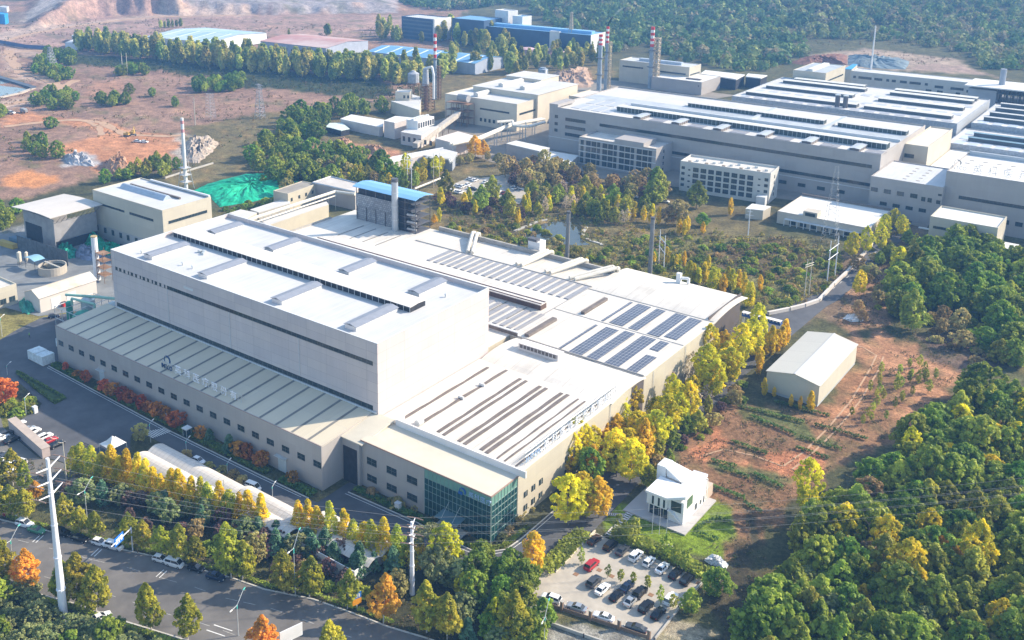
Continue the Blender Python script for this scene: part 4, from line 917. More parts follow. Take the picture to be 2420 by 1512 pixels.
def heap(name, label, cat, pts_c, h, m, seed=1, n=26, rough=.25, group=None):
    """irregular mound over a ground polygon"""
    rs = random.Random(seed); cx = sum(p[0] for p in pts_c) / len(pts_c); cy = sum(p[1] for p in pts_c) / len(pts_c)
    n = int(n * 1.9); mb = MB(); rings = 13; k = len(pts_c); dense = []
    for i in range(k):
        a, b = pts_c[i], pts_c[(i + 1) % k]
        for s in range(max(2, n // k)): t_ = s / max(2, n // k); dense.append((a[0] + (b[0] - a[0]) * t_, a[1] + (b[1] - a[1]) * t_))
    N = len(dense); V = []
    for r in range(rings):
        f = r / (rings - 1)
        for (x, y) in dense:
            lump = .72 + .28 * math.sin(x * .9 / max(1, h * .4) + seed) * math.cos(y * .8 / max(1, h * .4) + f * 5)
            z = h * min(1, f * 2.3) ** .8 * lump * (1 + rough * (rs.random() - .5) * 2) * (1 if r else 0)
            V.append((cx + (x - cx) * (1 - f * .95) + rs.uniform(-1,1) * h * .15, cy + (y - cy) * (1 - f * .95) + rs.uniform(-1,1) * h * .15, z))
    Fs = [(r * N + i, r * N + (i + 1) % N, (r + 1) * N + (i + 1) % N, (r + 1) * N + i) for r in range(rings - 1) for i in range(N)]
    V.append((cx, cy, h * .75)); Fs += [((rings - 1) * N + i, (rings - 1) * N + (i + 1) % N, len(V) - 1) for i in range(N)]
    mb.add(V, Fs); o = mb.build(name, m); tag(o, label, cat, group); return o
GNET = mat("green_dust_net", (.0,.22,.12),.75,.35,.3, bump=.5, col2=(.01,.46,.27))
heap("netted_mound", "large mound under bright green dust netting behind the blue roofed tower", "netted mound", [AC(0,600, *p) for p in ((1730,285),(1900,210),(2230,125),(2420,120),(2560,140),(2720,175),(2680,230),(2600,290),(2420,350),(2200,395),(1990,425),(1900,330))], 3.2, GNET, 3,60,.12)
def P2(*ps): return [AC(0,600, *p) for p in ps]
heap("netted_heap", "green netted heap beside the grey store's wall in the left yard", "netted heap", P2((760,770),(830,690),(930,760),(1000,820),(900,850),(820,800)),4.5, GNET, 5,24)
heap("netted_heap", "dark green covered heap behind the tall dark fence", "netted heap", P2((520,810),(600,790),(690,830),(680,890),(600,900),(540,860)),4, mat("green_cover", (.01,.26,.18),.6,.3,.4),6,24)
heap("netted_heap", "green netted heap at the foot of the cream block near the tall block", "netted heap", P2((920,820),(1010,790),(1100,810),(1060,850),(960,870)),4, GNET, 7,24)
heap("covered_heap", "heap under a bright blue tarpaulin beside the grey store", "covered heap", P2((640,745),(700,715),(780,680),(840,690),(790,730),(700,760)),2.6, mat("blue_tarpaulin", (.02,.14,.40),.5,.2,.5),8,20)
heap("covered_heap", "long heap under a grey blue sheet behind the white chimney", "covered heap", P2((680,820),(780,810),(880,830),(960,860),(900,920),(780,910),(690,890)),3.6, mat("grey_blue_sheet", (.19,.22,.30),.6,.3,.5),9,24)
heap("covered_heap", "green tarpaulin dome between the gabled workshop and the left edge building", "covered heap", P2((170,1300),(230,1260),(290,1290),(320,1370),(260,1400),(200,1380)),2.6, GREENT, 10,20)
heap("rubble_heap", "grey and tan rubble heap beside the white and red field chimney", "rubble heap", [AC(0,0, *p) for p in ((1680,1290),(1780,1240),(1900,1240),(1990,1310),(1900,1400),(1800,1480),(1680,1470))], 4.5, mat("rubble", (.26,.21,.17),.95,.3,.3, bump=1.0, col2=(.48,.41,.34)),11,40,.3)
heap("rubble_heap", "pale grey rubble heap left of the dug red earth", "rubble heap", [AC(0,0, *p) for p in ((560,1430),(680,1400),(820,1440),(860,1512),(640,1500))], 4, mat("grey_rubble", (.30,.30,.32),.95,.3,.3, bump=1.0, col2=(.52,.51,.52)),12,30,.35)
heap("soil_heap", "heap of pink brown soil at the edge of the dug earth behind the cream block", "soil heap", [AC(0,600, *p) for p in ((940,100),(1000,30),(1100,-30),(1150,20),(1180,110),(1080,130))], 6, mat("red_soil", (.40,.24,.15),.95,.25,.2, bump=.8),13,30,.3)
heap("soil_heap", "low heap of rusty red soil in front of the white workshops", "soil heap", [AC(960,0, *p) for p in ((690,1290),(790,1265),(880,1290),(860,1320),(740,1320))], 3, mat("red_soil", (.40,.24,.15)),14,24,.3)
heap("soil_heap", "long heap of rusty red soil beside the slanting conveyor", "soil heap", [AC(960,0, *p) for p in ((960,1330),(1090,1335),(1200,1390),(1190,1420),(1060,1400))], 3.5, mat("red_soil", (.40,.24,.15)),15,24,.3)
p = A(*C(0,600,70,790)); t = thing("yellow_skip_row", "long yellow skip with a blue sheet behind it at the left edge", "skip", p); mb = MB(); mb.prism([(p.x - 6, p.y - 1.4),(p.x + 5, p.y - .4),(p.x + 5, p.y + 2),(p.x - 6, p.y + 1.2)], 0.1,2.2); mb.build("skip_body", mat("dull_yellow_paint", (.48,.33,.06),.6,.2), t)
mb = MB(); mb.prism([(p.x - 4, p.y + 3),(p.x + 6, p.y + 4),(p.x + 6, p.y + 8),(p.x - 4, p.y + 7)], 0,3); mb.build("sheeted_load", mat("faded_blue_sheet", (.10,.17,.24),.6,.2), t)
# ---- small houses and pipe bridge behind the halls ---------------
fr, L_, D_ = frame_px(C(960,600,290,305), C(960,600,550,215), C(960,600,430,185),9)
B = Bld("cream_substation", "small cream flat roofed building right of the green netting", L_, max(D_, 9),9, fr, wall=mat("cream_render", (.50,.45,.35),.8,.08), roof=mat("brownish_flat_roof", (.30,.27,.23),.85,.15), par=.3)
for u in (.12,.38,.62,.85): B.win('S', L_ * u - .7, L_ * u + .7,4.6,6.2)
fr, L_, D_ = frame_px(C(960,600,180,275), C(960,600,290,310), C(960,600,550,215),9)
WB = [AC(960,600, *p, 9.5) for p in ((515,205),(680,150),(945,215),(900,290))]
t = thing("flat_roofed_annex", "flat roofed building with a wide white roof edge left of the blue roofed tower", "building", (WB[0].x, WB[0].y, 0)); mb = MB(); mb.prism([(p.x, p.y) for p in WB], 0,9); mb.build("wall", GREIGE, t)
mb = MB(); mb.prism([(p.x, p.y) for p in WB], 9.0,9.3); mb.build("roof", mat("pale_flat_roof", (.52,.48,.44),.85,.1), t); mb = MB()
for i in (0,1,3): a, b = WB[i], WB[(i + 1) % 4]; mb.tube((a.x, a.y, 9.5),(b.x, b.y, 9.5),.45, n=4)
mb.build("parapet", ROOFW, t)
t = thing("pipe_bridge", "long cream lagged pipe bridge running from behind the tall block towards the blue roofed tower", "pipe bridge", (-300,300,0)); mb = MB(); z = 9.2
q = [AC(960,600, *p, z) for p in ((-60,545),(0,520),(720,285),(900,310))]; mb.path([tuple(v) for v in q], .75,8); mb.path([(v.x + 1.4, v.y - 1, v.z - 1.6) for v in q[:3]], .35,6); mb.build("pipe", PIPE, t)
mb = MB()
for i in range(12):
    v = q[1].lerp(q[2], i / 11)
    for s in (-.8,.9): mb.tube((v.x + s, v.y - s, 0),(v.x + s, v.y - s, z - .7),.12, n=4)
    mb.tube((v.x - .8, v.y + .8, z - 2.4),(v.x + .9, v.y - .9, z - 2.4),.1, n=4)
mb.build("trestle", STEEL, t)
fr, L_, D_ = frame_px(C(960,600,100,580), C(960,600,640,410), C(960,600,560,360),6.5)
t2 = [AC(960,600, *p, 6.5) for p in ((20,545),(640,375),(660,400),(110,590))]
t = thing("lean_to_workshop", "low white roofed lean-to workshop under the cream pipe bridge", "building", (t2[0].x, t2[0].y, 0)); mb = MB(); mb.prism([(p.x, p.y) for p in (t2[3], t2[2], t2[1], t2[0])], 0,6.2); mb.build("wall", mat("cream_render", (.6,.52,.38)), t); mb = MB(); mb.prism([(p.x, p.y) for p in (t2[3], t2[2], t2[1], t2[0])], 6.2,6.5); mb.build("roof", ROOFF, t)
t2 = [AC(860,600, *p, 7) for p in ((0,0),(0,0))]
def polyb(name, label, pxs, z, wallm, roofm, cat="building", ov=.3, th=.35):
    q = [A(*p, z) for p in pxs]; ar = sum(q[i].x * q[(i + 1) % len(q)].y - q[(i + 1) % len(q)].x * q[i].y for i in range(len(q)))
    if ar < 0: q = q[::-1]
    c = sum(q, Vector()) / len(q); t = thing(name, label, cat, (c.x, c.y, 0)); m = MB(); m.prism([(p.x, p.y) for p in q], 0, z - th); m.build("wall", wallm, t)
    m = MB(); m.prism([(c.x + (p.x - c.x) * (1 + ov * .06), c.y + (p.y - c.y) * (1 + ov * .06)) for p in q], z - th, z); m.build("roof", roofm, t); return t, q
def CP(a, b, s, *ps): k = .63 * s / 2419; return [(a * .63 + p[0] * k, b * .63 + p[1] * k) for p in ps]
polyb("low_store", "low store with a brown edged pale roof right behind the tall block", CP(860,600,640,(0,750),(160,700),(390,745),(230,830)),7, CREAM, ROOFF)
t, q = polyb("roofless_basin", "long roofed basin beyond the pipe bridge with dark openings", CP(860,600,640,(300,700),(830,530),(860,610),(420,740)),5, CONC, ROOFF)
mb = MB(); c = sum(q, Vector()) / 4; d = (q[1] - q[0]).normalized()
polyb("sentry_hut", "tiny white roofed hut at the corner of the flat roofed annex", CP(860,600,640,(1450,190),(1490,140),(1590,145),(1540,205)),5, CREAM, ROOFW, "hut")
# ---- gabled hall on the right -------------------------------------
GH = Bld("gabled_hall", "free standing cream hall with a shallow gabled roof on the bare earth to the right", 16.2,37.5,7.2, o=(-98.6,291.2), shell=False)
mb = MB(GH.fr); L_, D_ = 16.2,37.5; rx = 8.6
mb.add([(0,0,.9),(L_, 0,.9),(L_, 0,7.2),(rx, 0,8.8),(0,0,7.2),(0, D_, .9),(L_, D_, .9),(L_, D_, 7.2),(rx, D_, 8.8),(0, D_, 7.2)], [(0,1,2,3,4),(9,8,7,6,5),(1,6,7,2),(5,0,4,9)]); mb.build("wall", mat("buff_sheet_wall", (.52,.50,.42),.7,.06,.2), GH.e)
mb = MB(GH.fr); mb.box(.1, L_ - .1,.1, D_ - .1,0,.9); mb.build("plinth", mat("pale_blue_plinth", (.42,.46,.48),.8,.1), GH.e)
mb = MB(GH.fr); mb.add([(-.3,-.3,7.15),(rx, -.3,8.85),(L_ + .3,-.3,7.15),(L_ + .3, D_ + .3,7.15),(rx, D_ + .3,8.85),(-.3, D_ + .3,7.15),(-.3,-.3,7.0),(rx, -.3,8.7),(L_ + .3,-.3,7.0),(L_ + .3, D_ + .3,7.0),(rx, D_ + .3,8.7),(-.3, D_ + .3,7.0)], [(0,1,4,5),(1,2,3,4),(0,6,7,1),(1,7,8,2),(2,8,9,3),(3,9,10,4),(4,10,11,5),(5,11,6,0)])
mb.build("roof", panel_mat("buff_white_roof", (.50,.48,.43),(.54,.52,.46),(.38,.36,.33),40,9.4, flat=True, msize=.06, stain=.04), GH.e)
mb = MB(GH.fr); mb.box(rx - .25, rx + .25,-.3, D_ + .3,8.78,8.93); mb.build("ridge_cap", ROOFW, GH.e)
# ---- blue gangway bridge -----------------------------------------
t = thing("blue_footbridge", "blue and white covered pipe bridge spanning the lane behind the halls", "bridge", (-118,336,0)); mb = MB(); mb.box(-124.5,-110.5,335.6,337.4,3.6,5.0); mb.build("deck_box", mat("deep_blue_paint", (.02,.08,.32),.5,.1), t); mb = MB()
for i in range(12): mb.box(-124 + i * 1.2,-123.5 + i * 1.2,335.4,335.6,4.6,5.15)
mb.box(-124.6,-110.4,335.5,337.5,5.0,5.1); mb.build("trim", WHITEW, t)
for x in (-124.2,-110.8): mb = MB(); mb.tube((x, 336,0),(x, 336,3.6),.18, n=6); mb.tube((x, 337.2,0),(x, 337.2,3.6),.18, n=6); mb.build("pier", MULL, t)
fence_run("boundary_wall", "pale kerbed boundary wall following the upper lane", [(p.x, p.y) for p in [A(*C(2840,600, *q)) for q in ((105,1410),(300,1370),(440,1335),(570,1290),(700,1150),(840,1020),(900,945),(1010,830),(1100,720))]], 1.3, mat("pale_boundary_wall", (.60,.55,.50),.85,.1), "wall", post=12, th=1.0)
heap("rubble_block", "white concrete lump with a square block on it beside the upper lane", "concrete block", [AC(2840,600, *p) for p in ((775,1440),(830,1395),(880,1400),(1000,1440),(960,1465),(860,1470))], .9, mat("white_rubble", (.62,.60,.58),.9,.1),21,18,.3)
# ---- white villa --------------------------------------------------
V = thing("white_villa", "white two storey villa with a folded roof and slit windows standing on the lawn", "villa", (-92.5,215.5,0))
VW = mat("villa_white_render", (.78,.78,.79),.55,.03,.3)
mb = MB()
mb.box(-103,-86.2,206.4,225,0,.35); mb.build("terrace", mat("villa_terrace", (.45,.43,.42),.8,.08), V)
mb = MB(); mb.box(-97.6,-88.3,209.6,223.0,.36,6.4); mb.box(-97.6,-92.3,208.4,209.6,3.6,6.4)
mb.build("wall", VW, V)
mb = MB(); mb.add([(-98.0,208.2,6.4),(-92.2,208.2,6.4),(-87.9,209.4,7.6),(-87.9,222.5,7.6),(-92,223.2,7.2),(-92.2,216,6.4),(-98.0,216.5,6.4),(-98.0,208.2,7.0),(-92.2,208.2,7.0),(-87.9,209.4,8.4),(-87.9,222.5,8.4),(-92,223.2,7.7),(-92.2,216,7.0),(-98.0,216.5,7.0)],
    [(7,8,12,13),(8,9,10,12),(12,10,11),(0,1,8,7),(1,2,9,8),(2,3,10,9),(3,4,11,10),(5,6,13,12),(6,0,7,13),(4,5,12,11)]); mb.build("folded_roof", VW, V)
mb = MB(); mb.box(-99.2,-96.8,216.8,221.0,.36,9.6); mb.add([(-96.8,217,9.4),(-96.8,221,9.4),(-91.6,222.6,7.4),(-92.2,216.4,7.3),(-96.4,217,7.0),(-96.4,221,7.0)], [(0,1,2,3),(0,3,4),(1,5,2)]); mb.build("tower_wall", mat("villa_slatted_white", (.70,.72,.73),.5,.06,1.5), V)
for x in (-96.2,-94.6,-93.2): mb = MB(); mb.box(x, x + .5,208.34,208.42,3.9,6.1); mb.build("slit_window", GLASS, V)
mb = MB(); mb.box(-97.3,-92.2,209.5,209.62,.4,3.4,0)
for i in range(5): mb.box(-97.3 + i * 1.25,-97.2 + i * 1.25,209.42,209.5,.4,3.4,1)
mb.build("glass_front", [GLASS, MULL], V)
mb = MB(); mb.box(-88.32,-88.2,211.5,214.6,4.0,6.4,0); mb.build("square_window", mat("greenish_window", (.10,.17,.10),.2), V)
for y, z0, z1, w in ((216.5,1,2.6,1.2),(219.5,1.1,2.2,.8),(221.6,.6,2.4,.5)): mb = MB(); mb.box(-88.32,-88.2, y, y + w, z0, z1); mb.build("window", GLASS, V)
mb = MB(); mb.box(-91.6,-88.9,209.5,209.62,3.4,6.0); mb.build("corner_window", GLASS, V)
mb = MB(); mb.add([(-92.2,208.6,3.4),(-91.4,208.6,3.4),(-88.3,209.5,.36),(-88.8,209.5,.36),(-92.2,209.5,3.4),(-91.4,209.5,3.4)], [(0,1,2,3),(0,4,5,1),(1,5,2)]); mb.build("slanted_fin", VW, V)
for y in (223.1,):
    mb = MB()
    for x in (-92,-88.4): mb.box(x - .12, x + .12,223.6,223.9,.35,6.2)
    mb.box(-92.1,-88.3,223.6,223.9,6.1,6.3); mb.build("pergola", VW, V)
mb = MB(); mb.box(-92.1,-88.3,223.3,227.5,.0,3.2); mb.build("rear_wing", mat("tan_render", (.52,.42,.34),.8,.1), V)
def ladder_path(label, a, b, w, n):
    t = thing("slatted_path", label, "path", (a.x, a.y, 0)); d = (b - a); L = d.length; d.normalize(); nn = Vector((-d.y, d.x, 0)); mb = MB()
    for s in (-w / 2, w / 2):
        p, q = a + nn * s, b + nn * s; mb.tube((p.x, p.y, .12),(q.x, q.y, .12),.18, n=4)
    mb.build("edge_rail", CONC, t); mb = MB()
    for i in range(n):
        p = a.lerp(b, (i + .5) / n); q0, q1 = p - nn * w / 2, p + nn * w / 2; mb.add([(q0.x, q0.y, .16),(q1.x, q1.y, .16),(q1.x + d.x * L / n * .5, q1.y + d.y * L / n * .5,.16),(q0.x + d.x * L / n * .5, q0.y + d.y * L / n * .5,.16)], [(0,1,2,3)])
    mb.build("slats", mat("white_path_slab", (.7,.7,.72),.7), t)
ladder_path("white slatted path climbing from the car park to the villa", A(*C(1900,1775,920,570)), A(*C(1900,1775,1215,265)),1.6,20)
ladder_path("short white slatted side path under the yellow trees", A(*C(1900,1775,880,370)), A(*C(1900,1775,1075,385)),.9,10)
t = thing("stone_bench", "long pale stone bench on the lawn in front of the villa", "bench", A(*C(1900,1775,1410,660))); a, b = A(*C(1900,1775,1305,650)), A(*C(1900,1775,1510,675)); d = (b - a).normalized(); n_ = Vector((-d.y, d.x, 0)) * .5; mb = MB(); mb.prism([(a.x - n_.x, a.y - n_.y),(b.x - n_.x, b.y - n_.y),(b.x + n_.x, b.y + n_.y),(a.x + n_.x, a.y + n_.y)], .3,.55); mb.build("seat", CONC, t)
for f in (.1,.5,.9): p = a.lerp(b, f); mb = MB(); mb.box(p.x - .2, p.x + .2, p.y - .35, p.y + .35,0,.3); mb.build("leg", CONC, t)
# ================================================================ UPPER WORKS
F1 = Bld("upper_main_factory", "vast upper factory with a long ribbon window wall and crossed roof monitors", 193.5,87,26.6, o=(-322.5,519.5), wall=GREIGE, roof=ROOFF, par=.8)
for q in ((845,1120,2419,1390),):
    a0, z1 = F1.fu(*C(1900,0,845,1122)); a1, z0 = F1.fu(*C(2840,0,1045,1512)); zt = z1
F1.win('S', F1.fu(*C(1900,0,845,1130))[0], F1.fu(*C(2840,0,1045,1490))[0], 19.0,20.7,60, name="window_strip", out=.1)
F1.win('S', 70, F1.fu(*C(2840,600,1030,210))[0], 9.6,11.2,44, name="window_strip", out=.1)
for zz in (19.2,14.5,10.0): F1.win('S', 11.5,25.5, zz, zz + 1.9,8, name="window_strip", out=.1)
for zz in (20.0,15.5,11.5): F1.win('S', 4.0,6.2, zz, zz + 1.8,2, out=.1)
for i in range(8): F1.win('S', 104 + i * 10,108 + i * 10,3.4,5.2,2, out=.1)
m = MB(F1.fr); m.box(0,193.5,-.2,-.0,7.8,8.1); m.build("ledge", PARAP, F1.e)
m = MB(F1.fr); m.box(-.05,6,-.05,20,26.6,28.4); m.build("stair_head", GREIGE, F1.e)
X0 = -322.5; Y0 = 519.5; zr = 25.8
F1.vent(-285.4 - X0,-130.4 - X0,535 - Y0,541.6 - Y0, zr, 2.9, 'u', mat("pale_monitor_sheet", (.62,.61,.57),.6,.05,.2), side=mat("monitor_glazing", (.05,.07,.07),.3,.3,.5), gable=.4, name="roof_monitor")
for x in (-266.8,-242.8,-218,-193.4,-169.2,-145.0): F1.vent(x - X0, x - X0 + 5.4,513.6 + 7 - Y0,534.6 - Y0, zr, 1.6, 'v', mat("grey_blue_sheet_roof", (.42,.45,.48),.5,.06), side=STRIP, gable=.3, name="roof_monitor")
for x in (-258,-234,-209.5,-185,-160.5,-138):
    m = MB(F1.fr); m.box(x - X0, x - X0 + 9,4,11, zr, zr + .25); m.build("solar_array", PVL, F1.e)
for x in (-312,-305,-298,-291):
    for y in (527,545): m = MB(F1.fr); m.box(x - X0, x - X0 + 6, y - Y0, y - Y0 + 15, zr, zr + .2); m.build("solar_array", mat("pale_solar_sheet", (.42,.43,.46),.4,.06), F1.e)
F1.vent(-258 - X0,-175 - X0,575 - Y0,580.5 - Y0, zr, 2.2, 'u', mat("striped_monitor_sheet", (.58,.56,.53),.6,.15,.5), side=mat("monitor_glazing", (.05,.07,.07)), gable=.3, name="roof_monitor")
F1.vent(-168 - X0,-131 - X0,575 - Y0,580.5 - Y0, zr, 2.2, 'u', mat("striped_monitor_sheet", (.58,.56,.53)), side=mat("monitor_glazing", (.05,.07,.07)), gable=.3, name="roof_monitor")
m = MB(F1.fr); m.box(36,193,556 - Y0,556.8 - Y0, zr, zr + 1.6); m.build("parapet", PARAP, F1.e)
for x in (-213,-172): m = MB(F1.fr); m.box(x - X0, x - X0 + 2,557 - Y0,600 - Y0, zr, zr + 1.3); m.build("walkway", mat("grey_blue_sheet_roof", (.42,.45,.48)), F1.e)
m = MB(F1.fr); m.box(0,193.5,40,55, zr + .01, zr + .12); m.build("membrane", mat("grey_blue_membrane", (.40,.43,.46),.6,.15,.1), F1.e)
B = Bld("stepped_wing", "square cream wing stepping out from the upper main factory's sunny end", 11.6,55,23.8, o=(-129,564.5), wall=CREAM, roof=mat("tan_flat_roof", (.66,.58,.48),.8,.06)); B.win('S', .4,5.2,16.5,18.6,3)
B = Bld("linking_wing", "lower white roofed wing with two window rows joining the right end block", 32.6,39,19, o=(-128.8,504.5), wall=GREIGE, roof=ROOFW, par=.5)
for i in range(4): B.win('S', .6 + i * 6.0,3.8 + i * 6,11.6,13.6,3, out=.1)
for i in range(2): B.win('S', 23.6 + i * 2.8,25.4 + i * 2.8,10.8,12.8,2, out=.1)
for i in range(4): B.win('S', 5.4 + i * 5.9,8.6 + i * 5.9,5.4,7.1,3, out=.1)
B.win('S', 30.2,32,10.6,12.4,1); B.win('S', 30.6,32.2,14.6,15.6,1)
for i in range(2):
    for j in range(5):
        m = MB(B.fr); m.box(13 + i * 6,14.6 + i * 6,6 + j * 6,7.2 + j * 6,18.5,18.66); m.build("roof_hatch", mat("tan_hatch", (.42,.38,.34),.7), B.e)
B = Bld("right_end_block", "tall greige block on the right edge with rooftop lettering and one ribbon window", 60,45.5,26.2, o=(-96.6,508.5), wall=GREIGE, roof=mat("warm_white_roof", (.62,.61,.59),.7,.04), par=.8)
B.wpx('S', *C(2840,600,1850,340), *C(2840,600,2800,520),30, name="window_strip") if False else B.win('S', 6.5,55,13.8,15.3,30, name="window_strip", out=.1)
for x in (25.5,31,37): B.win('S', x, x + 3,5.4,7.4,2, out=.1)
m = MB(B.fr); m.box(1,60,43.6,44.8,25.4,27.4); m.build("parapet", mat("grey_blue_sheet_roof", (.42,.45,.48)), B.e)
for i in range(9):
    for j in (24,31): m = MB(B.fr); m.box(3 + i * 6 + (j - 24) * .1,5 + i * 6 + (j - 24) * .1, j, j + 1.2,25.4,25.56); m.build("roof_hatch", mat("tan_hatch", (.42,.38,.34)), B.e)
RS = thing("rooftop_sign", "grey emblem and INTCO with faint grey characters on the right end block's roof", "rooftop sign", (-90,512,25.4))
mb = MB(); emblem(mb, -93.2,513.2,29.6,1.6, 'x'); mb.build("emblem", GREYS, RS)
text_obj("word", "INTCO", 2.6,(-96,512.4,26.6),(R(90),0,0), GREYS, RS, .1,.85)
x = -86.5
for ch in "英科医疗": text_obj("character", ch, 4.2,(x, 512.4,26.4),(R(90),0,0), mat("faint_grey_sign", (.56,.55,.55),.6), RS, .1); x += 6.3
def hospital_block(name, label, pxL, pxR, pxB, z, floors, bays, mt, small=False):
    fr, L_, D_ = frame_px(pxL, pxR, pxB, z); D_ = max(D_, 16); B = Bld(name, label, L_, D_, z, fr, wall=mt, roof=ROOFC, par=1.1)
    return B, L_, D_
B, L_, D_ = hospital_block("dormitory_block", "four storey greige block with a full grid of windows and a raised roof box", C(1900,0,660,1238), C(1900,0,1360,1350), C(1900,0,1500,1285),16.5,4,13, GREIGE)
for f in range(4):
    for k in range(13):
        u = 1.0 + k * (L_ - 2) / 13; w = (L_ - 2) / 13 * (.84 if k % 3 else .55); B.win('S', u + .1, u + .1 + w, 1.45 + f * 3.55,4.15 + f * 3.55,2, out=.06)
for f in range(4): B.win('E', 9.0,10.4,1.8 + f * 3.5,3.6 + f * 3.5,1)
m = MB(B.fr); m.box(L_ * .47, L_ * .84,-.02,16,15.5,18.6); m.build("roof_box", GREIGE, B.e)
m = MB(B.fr)
for f in range(5): m.box(-.1, L_ + .1,-.16,-.0,.9 + f * 3.55,1.25 + f * 3.55)
m.build("floor_band", PARAP, B.e)
B, L_, D_ = hospital_block("office_block", "four storey pale block with wide paired windows beside the grid windowed block", C(1900,600,1580,5), C(2840,600,125,120), C(2840,600,205,57),16.2,5,10, mat("pale_grey_render", (.52,.51,.48),.8,.06,.2))
for f in range(4):
    B.win('S', .8,2.6,2.6 + f * 3.1,4.1 + f * 3.1,1); B.win('S', 4.4,5.6,2.2 + f * 3.1,3.0 + f * 3.1,1)
    for k in range(8): u = 7.0 + k * 4.05; B.win('S', u, u + 2.95,2.0 + f * 3.1,4.2 + f * 3.1,3, rows=2)
    B.win('S', L_ - 6, L_ - 4.8,2.6 + f * 3.1,3.3 + f * 3.1,1); B.win('S', L_ - 2.8, L_ - 1,2.4 + f * 3.1,4 + f * 3.1,1)
    B.win('E', 7.6,9,2.4 + f * 3.1,4.2 + f * 3.1,1)
m = MB(B.fr); m.box(L_ - 5, L_ - .5,-5,-1,0,4.6); m.build("porch", PARAP, B.e)
for i in range(14): m = MB(B.fr); a = 3 + i * 3; m.box(a, a + 1.6,3 + (i % 3) * 3.6,4.2 + (i % 3) * 3.6,15.1,16); m.build("roof_unit", STEEL if i % 3 else mat("brown_unit", (.3,.25,.2)), B.e)
B = Bld("canteen", "single storey white roofed building with an arcade in front of the upper main factory", 42,34,6, o=(-158,461.5), wall=mat("canteen_render", (.50,.45,.38),.8,.1), roof=mat("bright_white_roof", (.66,.65,.62),.7,.04), par=.25)
for i in range(7): B.win('S', 6 + i * 5,9 + i * 5,.6,2.6,3)
m = MB(B.fr); m.box(4,38,-2.2,-.1,3.0,3.25); m.build("arcade_roof", PARAP, B.e)
for i in range(12): m = MB(B.fr); m.box(4 + i * 3.05,4.3 + i * 3.05,-2.1,-1.8,0,3); m.build("arcade_post", PARAP, B.e)
m = MB(B.fr); m.box(12,18.5,-.02,6,5.8,8.4); m.build("roof_room", mat("canteen_render", (.50,.45,.38)), B.e); m = MB(B.fr); m.box(13,17.6,-.1,-.02,6.2,7.8); m.build("window", GLASS, B.e)
m = MB(B.fr); m.box(-.1,42.1,33.4,34.1,6,7); m.build("back_parapet", STRIP, B.e)
B = Bld("small_cream_block", "small cream block with one ribbon window standing before the right end block", 26.6,20,14.8, o=(-93,467.8), wall=CREAM, roof=mat("bright_white_roof", (.66,.65,.62)), par=.7)
B.win('S', 1.6,24.2,9.6,10.7,16, name="window_strip");
for i in range(4): B.win('S', 2 + i * 6.2,5 + i * 6.2,3.2,4.8,3)
m = MB(B.fr); m.box(26.7,33.2,2,14,0,4.8); m.build("annex", mat("pale_blue_white_wall", (.55,.62,.68),.7,.05), B.e)
m = MB(B.fr); m.box(26.6,33.5,1.8,14.2,4.8,5.0); m.build("annex_roof", PARAP, B.e)
m = MB(B.fr); m.box(-5.5,-.2,6,7,6.5,7.0); m.build("pipe_rack", PARAP, B.e)
REAR = Bld("striped_rear_factory", "long rear factory whose roof is striped by dark ridge ventilators", 140,96,20, o=(-262,655), wall=mat("ribbed_grey_wall", (.36,.39,.43),.7,.2,.9), roof=ROOFF, par=.6)
LONGV = mat("pale_monitor_sheet", (.62,.61,.57))
for (y0, segs) in ((668,((4,78),(82,134))),(700,((6,66),(82,134))),(728,((8,66),(82,134))),(740,((12,62),(82,134)))):
    for (a, b) in segs:
        REAR.vent(a, b, y0 - 655, y0 - 655 + 7,19.4,2.0, 'u', LONGV, side=mat("blue_black_louvre", (.10,.11,.12),.7,.2), gable=.4, name="ridge_ventilator", fins=False)
for j, y in enumerate((660,684,714)):
    for i in range(15): m = MB(REAR.fr); m.box(4 + i * 9,10 + i * 9, y - 655, y - 655 + 7,19.4,19.6); m.build("solar_array", mat("pale_solar_sheet", (.42,.43,.46)), REAR.e)
for i, x in enumerate((-195,-190)):
    t = thing("vent_stack", ("left", "right")[i] + " one of two short black stacks close together on the striped rear factory", "stack", (x, 664,19),0, "short black roof stacks"); m = MB(); m.tube((x, 664,19.5),(x, 664,27),1.5,1.5,10); m.build("flue", STEELD, t); m = MB(); m.tube((x, 664,27),(x, 664,27.6),1.7,1.7,10); m.build("cap", STEEL, t)
R2 = Bld("skylight_factory", "right rear factory with rows of pale blue rooflights", 85,48,15, o=(-120,622), wall=mat("ribbed_grey_wall", (.36,.39,.43)), roof=ROOFF, par=.5)
for j in range(3):
    for i in range(12): m = MB(R2.fr); m.box(3 + i * 7,8 + i * 7,2 + j * 15,12 + j * 15,14.5,14.75); m.build("rooflight", mat("bluish_rooflight", (.48,.53,.60),.4,.08), R2.e)
for j in range(2): R2.vent(8,82,13.2 + j * 15,16.4 + j * 15,14.5,2.2, 'u', mat("teal_ridge", (.22,.34,.40),.6), side=mat("blue_black_louvre", (.07,.08,.10)), name="ridge_ventilator", fins=False)
R3 = Bld("far_right_factory", "far right factory with blue rooflight stripes cut by the right edge", 90,75,18, o=(-118,674), wall=mat("ribbed_grey_wall", (.36,.39,.43)), roof=ROOFF, par=.5)
for j in range(4):
    for i in range(11): m = MB(R3.fr); m.box(3 + i * 8,8 + i * 8,3 + j * 18,11 + j * 18,17.5,17.75); m.build("rooflight", mat("bluish_rooflight", (.48,.53,.60)), R3.e)
    R3.vent(4,88,12.5 + j * 18,16 + j * 18,17.5,2.4, 'u', LONGV, side=mat("blue_black_louvre", (.07,.08,.10)), name="ridge_ventilator", fins=False)
